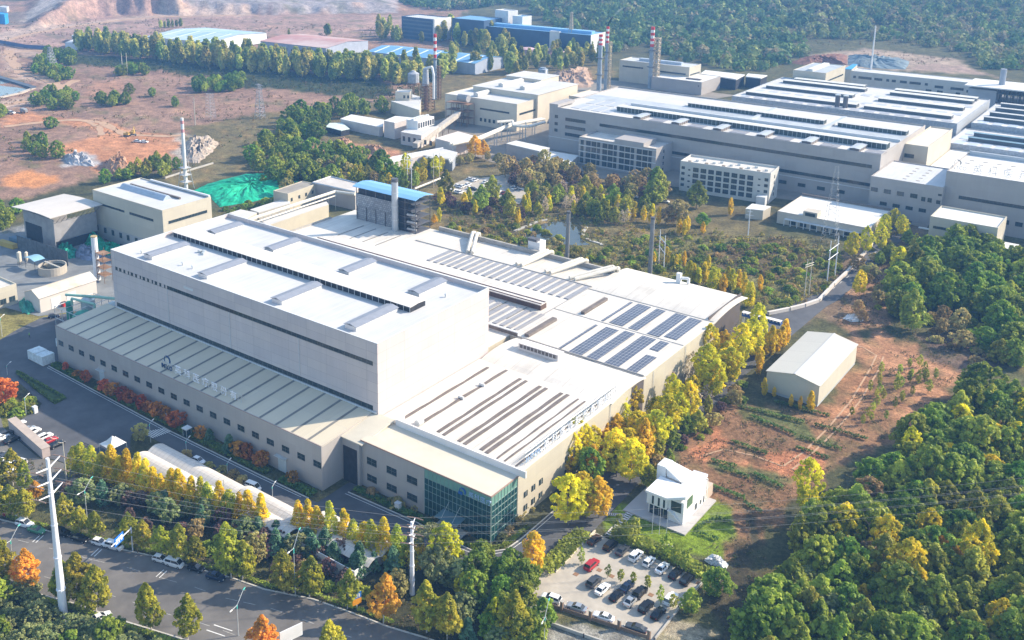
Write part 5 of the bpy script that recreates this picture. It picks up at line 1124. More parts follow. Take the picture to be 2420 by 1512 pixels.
B = Bld("low_white_roofed_store", "broad low white roof between the stepped wing and the rows of rooflights", 80,70,12, o=(-117.2,551.5), wall=CREAM, roof=mat("bright_white_roof", (.66,.65,.62)), par=.3)
m = MB(B.fr); m.box(14,24,20,24,11.7,12.9); m.build("roof_monitor", PARAP, B.e)
B = Bld("square_far_block", "square cream block with a white strip across its grey roof behind the striped factory", 24,46,26, o=(-255,752), wall=CREAM, roof=mat("grey_blue_membrane", (.40,.43,.46)), par=.4)
m = MB(B.fr); m.box(9,13,4,42,25.5,27.2); m.build("roof_strip", LONGV, B.e); B.win('E', 4,42,19,20,14, name="window_strip")
B = Bld("long_far_block", "long pale block with two rows of scattered windows at the far right", 90,18,17.5, o=(-235,828), wall=mat("pale_grey_render", (.52,.51,.48)), roof=mat("striped_monitor_sheet", (.58,.56,.53)), par=.4)
for a, b, z in ((2,4,12),(6,16,12),(18,24,12),(27,29,12),(31,34,12),(37,42,12),(44,52,12),(55,57,12),(62,68,11),(73,82,11),(84,87,10)): B.win('S', a, b, z, z + 1.8, max(2, int((b - a) / 1.5)), out=.15)
for a, b in ((56,60),(64,68),(77,80)): B.win('S', a, b, 7.6,9.2,3, out=.15)
B = Bld("open_grey_tower", "grey clad tower with an open steel frame and white roof at the right edge", 60,30,22, o=(-142.5,787), wall=mat("blue_grey_cladding", (.30,.33,.38),.7,.1), shell=False)
m = MB(B.fr); m.box(0,18,0,30,0,20); m.build("wall", mat("blue_grey_cladding", (.30,.33,.38)), B.e); m = MB(B.fr); m.box(-2,60,-4,30,22,22.8); m.build("roof", mat("bright_white_roof", (.66,.65,.62)), B.e)
m = MB(B.fr)
for x in range(19,60,4):
    for y in (0,14,28): m.tube((x, y, 0),(x, y, 22),.25, n=4)
for z in (6,12,18): m.box(18,60,0,30, z, z + .3)
for i in range(10): m.tube((20 + i * 4,4,8),(20 + i * 4,4,20),.8, n=6)
m.build("steel_frame", STEELD, B.e)
t = thing("chimney", "short thick blue grey chimney on the white roofed tower at the right edge", "chimney", (-124,800,22.8)); m = MB(); m.tube((-124,800,22.8),(-124,800,34),2,2,10); m.build("flue", mat("blue_grey_cladding", (.30,.33,.38)), t)
t = thing("mast", "slender white mast rising behind the long far block", "mast", (-225,846,0)); m = MB(); m.tube((-225,846,0),(-225,846,52),.8,.5,8); m.build("pole", WHITEW, t)
B0 = Bld("furnace_house", "cream furnace house with stepped sloping roofs left of the upper main factory", 60,46,18.5, o=(-424,546), wall=mat("warm_cream_render", (.58,.52,.42),.8,.06), roof=ROOFF, par=.5)
B0.win('S', 30,54,11.2,12.3,14, name="window_strip", out=.1); B0.win('E', 3,40,10.6,11.8,14, name="window_strip", out=.1)
for i in range(8): B0.win('S', 30 + i * 3.6,31.8 + i * 3.6,3,5.4,1, out=.1)
m = MB(B0.fr); m.box(8,62,22,74,0,21.5); m.box(10,40,60,84,0,24); m.build("upper_wall", mat("warm_cream_render", (.58,.52,.42)), B0.e)
m = MB(B0.fr); m.box(7.5,62.5,21.5,74.5,21.5,21.8); m.box(9.5,40.5,59.5,84.5,24,24.3); m.build("upper_roof", ROOFF, B0.e)
for (a, b, c, d, z) in ((20,24,6,20,18.2),(42,46,30,56,21.8),(24,28,30,56,21.8)):
    m = MB(B0.fr); m.extr([(a, z),(a, z + 2),((a + b) / 2, z + 2.8),(b, z + 2),(b, z)], c, d, 'v'); m.build("roof_monitor", ROOFF, B0.e)
B = Bld("plain_cream_annex", "plain cream annex between the furnace house and the upper main factory", 30,30,17, o=(-357,600), wall=CREAM, roof=mat("pinkish_flat_roof", (.66,.58,.52),.8,.06), par=.6); B.win('S', 6,7.2,6,13,1); B.win('S', 15,16.2,6,13,1)
B = Bld("far_ribbon_block", "cream block with a ribbon window behind the striped chimney", 63,22,18, o=(-404,760), wall=CREAM, roof=ROOFW, par=.6); B.win('S', 3,22,12.4,13.6,8, name="window_strip", out=.15); B.win('S', 36,60,11.4,12.6,10, name="window_strip", out=.15); B.win('E', 2,20,11,12,8, name="window_strip", out=.15)
m = MB(B.fr); m.box(14,52,8,12,17.4,19.6); m.build("roof_monitor", mat("bluish_roof_light", (.36,.42,.50)), B.e)
B = Bld("plain_white_roofed_block", "plain grey block with a bright white roof right of the far ribbon windowed block", 43,36,10.4, o=(-365,742), wall=GREIGE, roof=mat("bright_white_roof", (.66,.65,.62)), par=.3)
B.win('S', 40,41,6.8,7.6,1); m = MB(B.fr); m.box(26,38,8,11,10,11); m.build("roof_monitor", STRIP, B.e)
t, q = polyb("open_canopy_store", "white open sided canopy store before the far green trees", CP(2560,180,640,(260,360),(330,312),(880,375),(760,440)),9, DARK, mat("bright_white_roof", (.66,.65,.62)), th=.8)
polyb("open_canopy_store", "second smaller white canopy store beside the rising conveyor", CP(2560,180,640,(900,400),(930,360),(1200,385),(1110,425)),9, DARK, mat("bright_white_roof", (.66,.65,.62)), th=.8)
WWR = mat("white_works_roof", (.66,.64,.62),.7,.1,.2); WWW = mat("pinkish_render", (.56,.50,.47),.8,.08)
def S4(*p): return CP(1160,240,640, *p)
polyb("white_workshop", "widest low white roofed workshop left of the tall plain cube", S4((445,775),(600,715),(1060,790),(1040,880),(990,890),(700,830)),6.5, WWW, WWR)
polyb("cube_workshop", "tall plain pinkish cube workshop between the low white roofs", S4((1060,800),(1220,735),(1465,760),(1210,830)),11, WWW, WWR)
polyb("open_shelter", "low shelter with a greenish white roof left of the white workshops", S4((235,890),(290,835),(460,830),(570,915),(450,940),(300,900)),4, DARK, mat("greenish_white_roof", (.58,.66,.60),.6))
polyb("white_store", "long white roofed store under the slanting conveyor", S4((1000,1410),(1180,1310),(1890,1180),(1900,1215),(1450,1330),(1150,1400)),6, WWW, WWR)
polyb("grey_roofed_store", "grey roofed store right of the conveyor foot", S4((1620,1290),(1900,1200),(2100,1250),(2030,1360)),6.5, mat("blue_grey_cladding", (.30,.33,.38)), ROOFF)
t, q = polyb("pump_house", "low pink roofed pump house with dark windows behind the lagged pipes", S4((1790,1050),(2110,955),(2419,1040),(2060,1120)),8, WWW, mat("pinkish_flat_roof", (.66,.58,.52)))
q = sorted(q, key=lambda p: p.y)
t, q = polyb("fan_house", "small windowed house carrying the white cooling fans", S4((1300,960),(1420,900),(1830,880),(1590,1010)),8, WWW, ROOFF)
a = A(*S4((1300,960))[0], 8); b = A(*S4((1590,1010))[0], 8); d = (b - a).normalized()
for i in range(7): p = a + d * (1.5 + i * 4.2); m = MB(Fr((p.x, p.y), math.atan2(d.y, d.x))); m.box(0,1.8,-.15,.05,2.5,5.5); m.build("window", GLASS, t)
CT = thing("cooling_fans", "bank of white cooling tower cells with dark openings beside the slanting conveyor", "cooling tower", A(*S4((1640,880))[0], 8)); a = A(*S4((1540,930))[0], 8); b = A(*S4((1770,860))[0], 8); fr = Fr((a.x, a.y), math.atan2((b - a).y, (b - a).x)); L_ = (b - a).length
m = MB(fr); m.box(0, L_, 0,9,8,13.5); m.build("casing", WHITEW, CT)
for i in range(7): m = MB(fr); u = L_ * (i + .18) / 7; m.box(u, u + L_ / 7 * .64,-.1,.05,8.6,12); m.build("intake", DARK, CT)
for i in range(7): m = MB(fr); lathe(m, [(1.3,13.5),(1.1,14.4)], 10,(L_ * (i + .5) / 7,4.5)); m.build("fan_cowl", PARAP, CT)
B3, q = polyb("control_house", "cream control house of two joined heights at the foot of the banded stack", S4((1155,520),(1395,520),(1430,420),(1590,470),(1560,650)),9, mat("warm_cream_render", (.58,.52,.42)), ROOFF)
a = A(*S4((1220,395))[0], 15); b = A(*S4((1425,400))[0], 15); fr = Fr((a.x, a.y), math.atan2((b - a).y, (b - a).x)); L_ = (b - a).length
HB = Bld("control_house_tower", "taller cream cube with square windows on the control house", L_, 12,15, fr, wall=mat("warm_cream_render", (.58,.52,.42)), roof=ROOFF)
for u in (.55,.82): HB.win('S', L_ * u, L_ * u + 1.5,10.5,12.7,1)
for u in (.12,.45,.78): HB.win('S', L_ * u, L_ * u + 1.5,3.5,6,1)
CV = thing("conveyor_gallery", "long pale conveyor gallery slanting up to the furnace house on trestles", "conveyor", A(*S4((1520,1180))[0])); p0 = A(*S4((1500,1190))[0], 1.5)
d_ = A(*S4((2200,690))[0], 0); YY = 543.0; xx, zz = onY(YY, *S4((2180,690))[0]); p1 = Vector((xx, YY, zz)); m = MB(); dv = (p1 - p0); sd_ = Vector((-dv.y, dv.x, 0)).normalized() * 1.7; up = Vector((0,0,3.0))
vs = [p0 - sd_, p0 + sd_, p0 + sd_ + up, p0 - sd_ + up, p1 - sd_, p1 + sd_, p1 + sd_ + up, p1 - sd_ + up]
m.add([tuple(v) for v in vs], [(0,3,2,1),(4,5,6,7),(0,1,5,4),(1,2,6,5),(2,3,7,6),(3,0,4,7)]); m.build("gallery", mat("dusty_gallery", (.44,.40,.35),.8,.2,.3), CV)
for i in range(1,8):
    p = p0.lerp(p1, i / 8); m = MB()
    for s in (-1,1): m.tube((p.x + sd_.x * s, p.y + sd_.y * s, 0),(p.x + sd_.x * s * .8, p.y + sd_.y * s * .8, p.z),.25, n=4)
    m.build("trestle", RUST, CV)
t = thing("hopper_tower", "rusty steel hopper frame with a grey tank at the head of the slanting conveyor", "hopper", (-414,540,0)); m = MB()
xa, za = onY(540, *S4((1990,560))[0]); xb, zb = onY(540, *S4((2290,560))[0])
for x in np.linspace(xa, xb, 5):
    for y in (536,544): m.tube((x, y, 0),(x, y, 15),.3, n=4)
for z in (5,10,15): m.box(xa, xb, 536,544, z, z + .3)
m.build("steel_frame", RUST, t); m = MB(); m.tube(((xa + xb) / 2 - 1,540,18.6),(xb - 2,540,18.6),2.6, n=10); m.build("tank", mat("grey_tank_steel", (.30,.29,.29),.6,.2), t)
def piperack(label, pxs, z, r=.8, n=2):
    q = [A(*p, z) for p in pxs]; t = thing("pipe_rack", label, "pipe rack", (q[0].x, q[0].y, 0),0, None); d = (q[-1] - q[0]).normalized(); nn = Vector((-d.y, d.x, 0)) * (2.3 * r)
    for k in range(n): m = MB(); m.path([(p.x + nn.x * k, p.y + nn.y * k, z) for p in q], r, 8); m.build("pipe", PIPE, t)
    for k in range(max(2, int((q[-1] - q[0]).length / 12))):
        p = q[0].lerp(q[-1], (k + .2) / max(2, int((q[-1] - q[0]).length / 12))); m = MB(); m.tube((p.x, p.y, 0),(p.x, p.y, z),.3, n=4); m.tube((p.x + nn.x, p.y + nn.y, 0),(p.x + nn.x, p.y + nn.y, z),.3, n=4); m.build("trestle", STEEL, t)
piperack("twin lagged pipes sweeping from the pump house to the upper main factory", CP(1160,240,640,(2030,1140),(2419,1060)) + [C(1900,0,60,1130), C(1900,0,345,1080)], 9,.9,2)
piperack("cream pipe rack hugging the corner of the furnace house", [C(960,0,2190,1110), C(960,0,2330,1100), C(1900,0,60,1140), C(1900,0,200,1150), C(1900,0,350,1110)], 12,.8,2)
piperack("long white pipe rack ending in a tall down bend among the yellow trees", CP(1160,240,640,(1640,1330),(1980,1350),(2000,1400)),7,.6,2)
piperack("thin pale pipe rack on posts beside the upper car park", [C(960,600,1440,260), C(960,600,1750,135)], 3,.5,1)
polyb("flat_office", "flat white roofed offices left of the grid windowed block", [C(1900,0,0,1300), C(1900,0,300,1370), C(1900,0,390,1340), C(1900,0,90,1275)], 8, GREIGE, mat("bright_white_roof", (.66,.65,.62)))
polyb("flat_office", "lower white roofed offices touching the grid windowed block", [C(1900,0,240,1450), C(1900,0,560,1490), C(1900,0,650,1410), C(1900,0,400,1370)], 5, GREIGE, mat("bright_white_roof", (.66,.65,.62)))
polyb("small_lodge", "small white roofed lodge at the corner of the pale paired window block", [C(1900,600,2170,440), C(1900,600,2230,395), C(1900,600,2400,420), C(1900,600,2330,455)], 5, CREAM, mat("bright_white_roof", (.66,.65,.62)))
# ---- stacks ------------------------------------------------------
def hsolve(p, ytop):
    lo, hi = 0,150
    for _ in range(40):
        mz = (lo + hi) / 2
        if proj(np.array([p.x]), np.array([p.y]), mz)[1][0] > ytop: lo = mz
        else: hi = mz
    return lo
def banded_stack(label, base, ytop, r, lower=STEEL, bands=7, frac=.3, frame=None, group=None):
    p = A(*base); h = hsolve(p, ytop); t = thing("banded_stack", label, "chimney", p, 0, group); m = MB(); zb = h * (1 - frac); m.tube((p.x, p.y, 0),(p.x, p.y, zb), r * 1.15, r, 12); m.build("shaft", lower, t)
    for k in range(bands):
        m = MB(); z0 = zb + (h - zb) * k / bands; z1 = zb + (h - zb) * (k + 1) / bands; m.tube((p.x, p.y, z0),(p.x, p.y, z1), r * .98, r * .95,12, cap=(k == bands - 1)); m.build("red_band" if (bands - k) % 2 else "white_band", REDP if (bands - k) % 2 else WHITEW, t)
    for z in (h * .35, h * .62): m = MB(); lathe(m, [(r * 1.2, z),(r * 2.0, z),(r * 2.0, z + .3),(r * 1.2, z + .3)], 12,(p.x, p.y)); m.build("platform", STEELD, t)
    return p, h
BG = mat("blue_grey_stack", (.26,.31,.37),.6,.15,.3)
banded_stack("red and white banded stack beside the furnace house reactor", C(960,0,1625,900),80,1.2, BG, 7,.36)
banded_stack("shorter of the twin banded stacks, with three thick platforms", C(1900,0,835,870), C(0,0,0,312)[1], 1.6, BG, 5,.17)
banded_stack("taller of the twin banded stacks, trailing a wisp of smoke", C(1900,0,895,850), C(0,0,0,240)[1], 1.2, BG, 7,.24)
banded_stack("banded stack with a lattice tower beside the far ribbon windowed block", C(1900,0,1300,800), C(0,0,0,243)[1], 1.6, BG, 7,.32)
def lattice(name, label, base, ytop, w, m_, levels=10, cat="lattice tower", arms=0, wt=None, r=.12, group=None):
    p = A(*base); h = hsolve(p, ytop); t = thing(name, label, cat, p, 0, group); mb = MB(); wt = wt or w
    f = lambda z: (w + (wt - w) * z / h) / 2
    for sx in (-1,1):
        for sy in (-1,1): mb.tube((p.x + sx * f(0), p.y + sy * f(0),0),(p.x + sx * f(h), p.y + sy * f(h), h), r, n=4)
    for i in range(levels):
        z0, z1 = h * i / levels, h * (i + 1) / levels; a, b = f(z0), f(z1)
        for (s0, s1) in (((-1,-1),(1,-1)),((1,-1),(1,1)),((1,1),(-1,1)),((-1,1),(-1,-1))):
            mb.tube((p.x + s0[0] * a, p.y + s0[1] * a, z0),(p.x + s1[0] * b, p.y + s1[1] * b, z1), r * .7, n=3); mb.tube((p.x + s0[0] * b, p.y + s0[1] * b, z1),(p.x + s1[0] * b, p.y + s1[1] * b, z1), r * .7, n=3)
    mb.build("lattice", m_, t)
    for k in range(arms):
        z = h * (1 - .02 - k * .1); mb = MB(); mb.tube((p.x - 4, p.y, z),(p.x + 4, p.y, z), r, n=4); mb.tube((p.x - 4, p.y, z),(p.x, p.y, z + h * .05), r * .8, n=3); mb.tube((p.x + 4, p.y, z),(p.x, p.y, z + h * .05), r * .8, n=3); mb.build("cross_arm", m_, t)
    return p, h
lattice("steel_tower", "rusty lattice frame hugging the banded stack by the far ribbon windowed block", C(1900,0,1345,800), C(0,0,0,345)[1], 4.5, mat("cream_rust_steel", (.50,.42,.30),.7,.2),12, r=.5)
lattice("steel_tower", "slim lattice frame beside the banded stack by the furnace house", C(960,0,1655,900), C(0,0,0,600)[1], 3, RUST, 10, r=.3)
lattice("steel_tower", "broad rusty lattice frame round the reactor column", C(960,0,1555,1000), C(0,0,0,760)[1], 8, RUST, 8, wt=6, r=.35)
lattice("steel_tower", "slim lattice frame beside the taller twin stack", C(1900,0,915,850), C(0,0,0,380)[1], 3, mat("cream_rust_steel", (.50,.42,.30)),12, r=.35)
lattice("steel_tower", "pale reactor frame against the blue works far behind the pink tanks", C(1900,0,580,470), C(0,0,0,110)[1], 5, mat("cream_rust_steel", (.50,.42,.30)),12, wt=1.5, r=.45)
p = A(*C(960,0,1430,850)); h = hsolve(p, C(0,0,0,640)[1]); t = thing("water_tank", "grey drum tank raised on a rusty stand behind the control house", "water tank", p); mb = MB(); lathe(mb, [(3.6, h * .45),(4.6, h * .5),(4.6, h * .88),(2.2, h * .95),(1.4, h)], 14,(p.x, p.y)); mb.build("drum", mat("streaked_grey_tank", (.34,.36,.40),.6,.25,.4), t); mb = MB(); lathe(mb, [(5.1, h * .44),(5.1, h * .47),(3, h * .47)], 14,(p.x, p.y)); mb.build("balcony", RUST, t)
for s in (-1,1):
    for s2 in (-1,1): mb = MB(); mb.tube((p.x + 3 * s, p.y + 3 * s2,0),(p.x + 3 * s, p.y + 3 * s2, h * .46),.4, n=5); mb.build("leg", RUST, t)
p = A(*C(960,0,1560,1000)); h = hsolve(p, C(0,0,0,625)[1]); t = thing("reactor_column", "stubby reactor column with looping white duct beside the banded stack", "reactor", p); mb = MB(); mb.tube((p.x - 2, p.y, 0),(p.x - 2, p.y, h * .6),1.4,1.6,10); mb.build("lower_frame", RUST, t); mb = MB(); mb.tube((p.x - 2, p.y, h * .6),(p.x - 2, p.y, h),2.6,2.0,12); mb.build("vessel", mat("streaked_grey_tank", (.34,.36,.40)), t); mb = MB(); mb.path([(p.x - 3, p.y, h),(p.x + 4, p.y, h + 2),(p.x + 5.5, p.y, h - 4),(p.x + 5.5, p.y, h * .3)], .9,7); mb.build("duct", WHITEW, t)
p = A(*C(1900,0,328,770)); h = hsolve(p, C(0,0,0,610)[1]); t = thing("silo", "upright blue grey silo with a white stripe behind the furnace house", "silo", p); mb = MB(); lathe(mb, [(4.2,0),(4.2, h * .9),(2.4, h * .95),(2.4, h)], 14,(p.x, p.y)); mb.build("shell", BG, t); mb = MB(); mb.box(p.x + 3.4, p.x + 4.6, p.y - 3, p.y - 1.4,0, h * .9); mb.build("ladder_cage", WHITEW, t)
for i, (cx, rr) in enumerate(((190,70),(365,60),(500,45))):
    a, b = A(*C(1900,0, cx - rr, 520)), A(*C(1900,0, cx + rr, 520)); p = (a + b) / 2; r_ = (b - a).length / 2; t = thing("storage_tank", ("largest and leftmost", "middle", "rightmost")[i] + " of three squat pink tanks before the dark blue works", "storage tank", p, 0, "pink storage tanks"); mb = MB(); h = r_ * 1.15; lathe(mb, [(r_, 0),(r_, h)], 20,(p.x, p.y)); mb.build("shell", mat("pink_tank_paint", (.52,.34,.36),.7,.1), t); mb = MB(); lathe(mb, [(r_ * 1.02, h),(r_ * .6, h + r_ * .12),(.2, h + r_ * .18)], 20,(p.x, p.y)); mb.build("roof", mat("pale_pink_top", (.60,.40,.42),.7,.1), t)
p = A(*C(0,600,1690,260)); h = hsolve(p, C(0,0,0,1070)[1]); t = thing("chimney", "slim white chimney with two faded red bands and stays beside the green netting", "chimney", p); mb = MB(); mb.tube((p.x, p.y, 0),(p.x, p.y, h),1.05,.8,12); mb.build("flue", mat("chimney_white", (.68,.68,.70),.6,.08,.3), t)
for z in (.80,.92): mb = MB(); mb.tube((p.x, p.y, h * z),(p.x, p.y, h * (z + .045)),.88,.86,12); mb.build("red_band", mat("faded_red", (.52,.26,.28),.7,.1), t)
mb = MB()
for s in (-1,1):
    for s2 in (-1,1): mb.tube((p.x + 3 * s, p.y + 3 * s2,0),(p.x + 1.0 * s, p.y + 1.0 * s2, h * .42),.2, n=4)
for z in (.1,.2,.3): mb.box(p.x - 2.4, p.x + 2.4, p.y - 2.4, p.y + 2.4, h * z, h * z + .2)
mb.build("stay_frame", mat("pale_stay_steel", (.5,.5,.5),.6), t)
t2 = [AC(0,600, *q) for q in ((1500,170),(1640,125),(1940,35))]; fence_run("retaining_wall", "low pale retaining wall running behind the field chimney", [(v.x, v.y) for v in t2], .9, CONC, "wall", post=20, th=.8)
# ---- far blue and red roofed sheds --------------------------------
def gshed(name, label, pxs, z, wallm, roofm, wins=0, group=None, rise=2.0, bands=0):
    q = [A(*p, z) for p in pxs]; fr = Fr((q[0].x, q[0].y), math.atan2((q[1] - q[0]).y, (q[1] - q[0]).x)); L = (q[1] - q[0]).length; D = (q[2] - q[1]).to_2d().dot(fr.v)
    D = max(D, 20); B = Bld(name, label, L, D, z, fr, shell=False, group=group); m = MB(B.fr)
    m.add([(0,0,0),(L, 0,0),(L, D, 0),(0, D, 0),(0,0, z),(L, 0, z),(L, D, z),(0, D, z),(0, D / 2, z + rise),(L, D / 2, z + rise)], [(0,1,5,4),(1,2,6,9,5),(2,3,7,6),(3,0,4,8,7)]); m.build("wall", wallm, B.e)
    m = MB(B.fr); m.add([(-.6,-.6, z),(L + .6,-.6, z),(L + .6, D / 2, z + rise + .2),(-.6, D / 2, z + rise + .2),(L + .6, D + .6, z),(-.6, D + .6, z)], [(0,1,2,3),(3,2,4,5)]); m.build("roof", roofm, B.e)
    for i in range(wins): u = L * (i + .3) / wins; m = MB(B.fr); m.box(u, u + L / wins * .45,-.2,.05, z * .45, z * .62); m.build("window", GLASS, B.e)
    for i in range(bands): u = L * (i + .5) / bands; m = MB(B.fr); s = rise / (D / 2); m.add([(u, 0, z + .1),(u + 2.4,0, z + .1),(u + 2.4, D / 2, z + rise + .3),(u, D / 2, z + rise + .3)], [(0,1,2,3)]); m.build("rooflight", mat("pale_rooflight", (.75,.80,.84),.5), B.e)
    return B
BLR = mat("sky_blue_sheet_roof", (.16,.34,.54),.5,.1,.05); SKR = panel_mat("streaked_blue_white_roof", (.30,.45,.56),(.46,.56,.62),(.6,.66,.7),9,30, flat=True, msize=.4, stain=.15)
gshed("blue_roofed_shed", "broad pale blue and white roofed shed behind the left of the poplar belt", [C(0,0,1330,330), C(0,0,1900,385), C(0,0,2450,300)], 10, mat("white_shed_wall", (.62,.64,.66),.7), SKR, 0, rise=3, bands=4)
gshed("red_roofed_shed", "faded red roofed shed with a row of small windows between two blue roofed sheds", [C(960,0,40,370), C(960,0,635,435), C(960,0,1050,370)], 12, mat("blue_grey_shed_wall", (.34,.38,.46),.7), mat("faded_red_roof", (.40,.17,.14),.7,.12,.02, col2=(.56,.46,.43)),9, rise=2.5)
gshed("blue_roofed_shed", "long sky blue roofed shed behind the banded stack", [C(960,0,1010,465), C(960,0,1990,575), C(960,0,2230,515)], 10, mat("blue_grey_shed_wall", (.34,.38,.46)), BLR, 0, rise=3, bands=8)
DKB = mat("dark_blue_cladding", (.05,.09,.16),.6,.15,.1)
def tallb(name, label, FL, FR, BR, z, wm, rm, wins=None, par=.8, ewall=None):
    fr, L_, D_ = frame_px(FL, FR, BR, z); D_ = max(D_, 14); B = Bld(name, label, L_, D_, z, fr, wall=wm, roof=rm, par=par)
    return B, L_, D_
B, L_, D_ = tallb("dark_office_slab", "dark slab with a white end wall behind the far poplars", C(960,0,1322,145), C(960,0,1620,175), C(960,0,1728,150),24, DKB, ROOFW); m = MB(B.fr); m.box(L_ - 2, L_ + .1,-.1, D_, 0,24.1); m.build("white_end", mat("white_end_wall", (.62,.62,.62),.7), B.e)
for f in range(5): m = MB(B.fr); m.box(2, L_ - 4,-.2,0,3 + f * 4.2,4.6 + f * 4.2); m.build("window_strip", mat("slate_glass", (.10,.14,.20),.3), B.e)
B, L_, D_ = tallb("dark_blue_works", "left block of the dark blue works with a pale sky blue roof", C(960,0,1782,162), C(960,0,2070,188), C(960,0,2210,160),26, DKB, BLR, par=.3)
B, L_, D_ = tallb("dark_blue_works", "long low dark blue works with a blue ridge, reaching to the white gable", C(960,0,2080,235), C(1900,0,765,320), C(1900,0,885,290),20, DKB, BLR, par=.3); m = MB(B.fr); m.box(4, L_ - 4, D_ * .3, D_ * .55,19.7,22.5); m.build("blue_ridge", BLUER, B.e); m = MB(B.fr); m.box(L_ * .63, L_ * .72,-.5,3,0,21); m.build("white_bay", mat("white_end_wall", (.62,.62,.62)), B.e); m = MB(B.fr); m.box(L_ - .1, L_ + .4,0, D_, 0,20.3); m.build("white_end", mat("white_end_wall", (.62,.62,.62)), B.e)
B, L_, D_ = tallb("far_white_tower", "pale stepped block above the dark blue works", C(960,0,2170,85), C(960,0,2290,100), C(960,0,2330,90),34, mat("white_end_wall", (.62,.62,.62)), ROOFW);
B, L_, D_ = tallb("far_white_tower", "second pale block right of the stepped one above the dark blue works", C(960,0,2330,140), C(960,0,2419,150), C(1900,0,180,135),30, mat("white_end_wall", (.62,.62,.62)), BLR)
polyb("farm_shed", "pale shed at the left end of the poplar belt", [C(0,0,590,385), C(0,0,650,360), C(0,0,760,350), C(0,0,700,400)], 6, mat("white_shed_wall", (.62,.64,.66)), ROOFW)
polyb("farm_shed", "tiny white shed with a dark side above the poplar belt", [C(0,0,650,320), C(0,0,690,300), C(0,0,760,315), C(0,0,720,340)], 7, mat("blue_grey_shed_wall", (.34,.38,.46)), ROOFW)
polyb("blue_cabin", "bright blue cabin on the left edge below the quarry", [C(0,0,-60,120), C(0,0,0,110), C(0,0,72,118), C(0,0,40,130)], 14, mat("vivid_blue_wall", (.03,.28,.62),.6), mat("vivid_blue_wall", (.03,.28,.62)), "cabin")
polyb("white_hut", "white hut in the top left corner", [C(0,0,-20,60), C(0,0,30,50), C(0,0,80,55), C(0,0,60,68)], 8, WHITEW, ROOFW, "hut")
polyb("far_blue_shed", "small vivid blue roof beside the long far block", CP(2560,180,640,(2290,295),(2419,225),(2480,230),(2400,300)),14, CREAM, mat("vivid_blue_roof", (.05,.30,.60),.6), "shed")
fence_run("blue_site_hoarding", "long slate blue hoarding along the track at the left", [(v.x, v.y) for v in [AC(0,0, *q) for q in ((-200,330),(0,395),(240,440),(440,450))]], 4, mat("slate_blue_hoarding", (.10,.13,.24),.7,.15), "fence", post=14)
heap("terraced_bank", "blue sheeted terrace behind the far right factory", "terraced bank", [A(*q) for q in CP(2840,0,1000,(820,590),(830,505),(1100,520),(1390,560),(1340,630),(1050,620))], 5, mat("blue_grey_netting", (.14,.19,.22),.8,.25,.1),31,36,.1)
heap("earth_cutting", "dark red earth cutting behind the square far block", "earth bank", [A(*q) for q in CP(2840,0,1000,(300,570),(520,505),(820,505),(820,590),(600,570),(420,590))], 5, mat("dark_red_soil", (.20,.10,.07),.95,.3,.1),32,36,.15)
heap("earth_bank", "pale walled earth bank topped with brown scrub between the silo and the twin stacks", "earth bank", [A(*q) for q in CP(2000,180,640,(200,480),(210,400),(400,350),(770,280),(810,420),(860,480),(800,560),(500,560))], 6, mat("pinkish_earth_bank", (.36,.25,.18),.95,.25,.1),33,36,.2)
# ================================================================ VEGETATION
LEAFM = {
    'plane': leaf_mat("plane_tree_leaves", (.10,.115,.012),(.26,.24,.02),.22,.35,.35),
    'plane_rust': leaf_mat("rusty_plane_leaves", (.26,.13,.015),(.42,.22,.03),.15,.35,.35),
    'ginkgo': leaf_mat("ginkgo_yellow_leaves", (.34,.27,.012),(.56,.42,.014),.12,.4,.4),
    'ginkgo_green': leaf_mat("ginkgo_turning_leaves", (.16,.19,.02),(.40,.36,.03),.2,.4,.4),
    'yellowgreen': leaf_mat("poplar_yellow_green_leaves", (.24,.23,.012),(.47,.40,.016),.18,.4,.3),
    'gold': leaf_mat("golden_leaves", (.40,.27,.015),(.60,.42,.03),.1,.4,.4),
    'broad': leaf_mat("broadleaf_green", (.055,.095,.010),(.16,.20,.022),.3,.3,.22),
    'olive': leaf_mat("olive_green_leaves", (.10,.115,.015),(.22,.235,.03),.3,.3,.25),
    'greygreen': leaf_mat("grey_green_leaves", (.08,.10,.035),(.19,.20,.08),.2,.3,.4),
    'conifer': leaf_mat("blue_green_needles", (.03,.07,.035),(.09,.15,.08),.25,.15,.5),
    'rust': leaf_mat("rust_red_leaves", (.16,.05,.012),(.34,.13,.025),.3,.3,.5),
    'orange': leaf_mat("orange_leaves", (.42,.14,.03),(.62,.28,.05),.15,.35,.4),
    'purple': leaf_mat("purple_brown_leaves", (.05,.03,.03),(.12,.075,.06),.25,.2,.5),
    'brown': leaf_mat("brown_autumn_leaves", (.15,.12,.045),(.26,.21,.08),.3,.3,.4),
    'poplar': leaf_mat("poplar_belt_leaves", (.12,.15,.035),(.30,.28,.07),.3,.3,.12),
    'hedge': leaf_mat("clipped_hedge_leaves", (.03,.06,.012),(.08,.12,.02),.2,.2,.8),
    'dry': leaf_mat("dry_twig_haze", (.22,.18,.13),(.34,.28,.20),.2,.2,.5),
}
BARK = mat("grey_bark", (.20,.17,.14),.9,.25,.8, rnd=.15); WBARK = mat("pale_bark", (.48,.45,.40),.9,.2,.6)
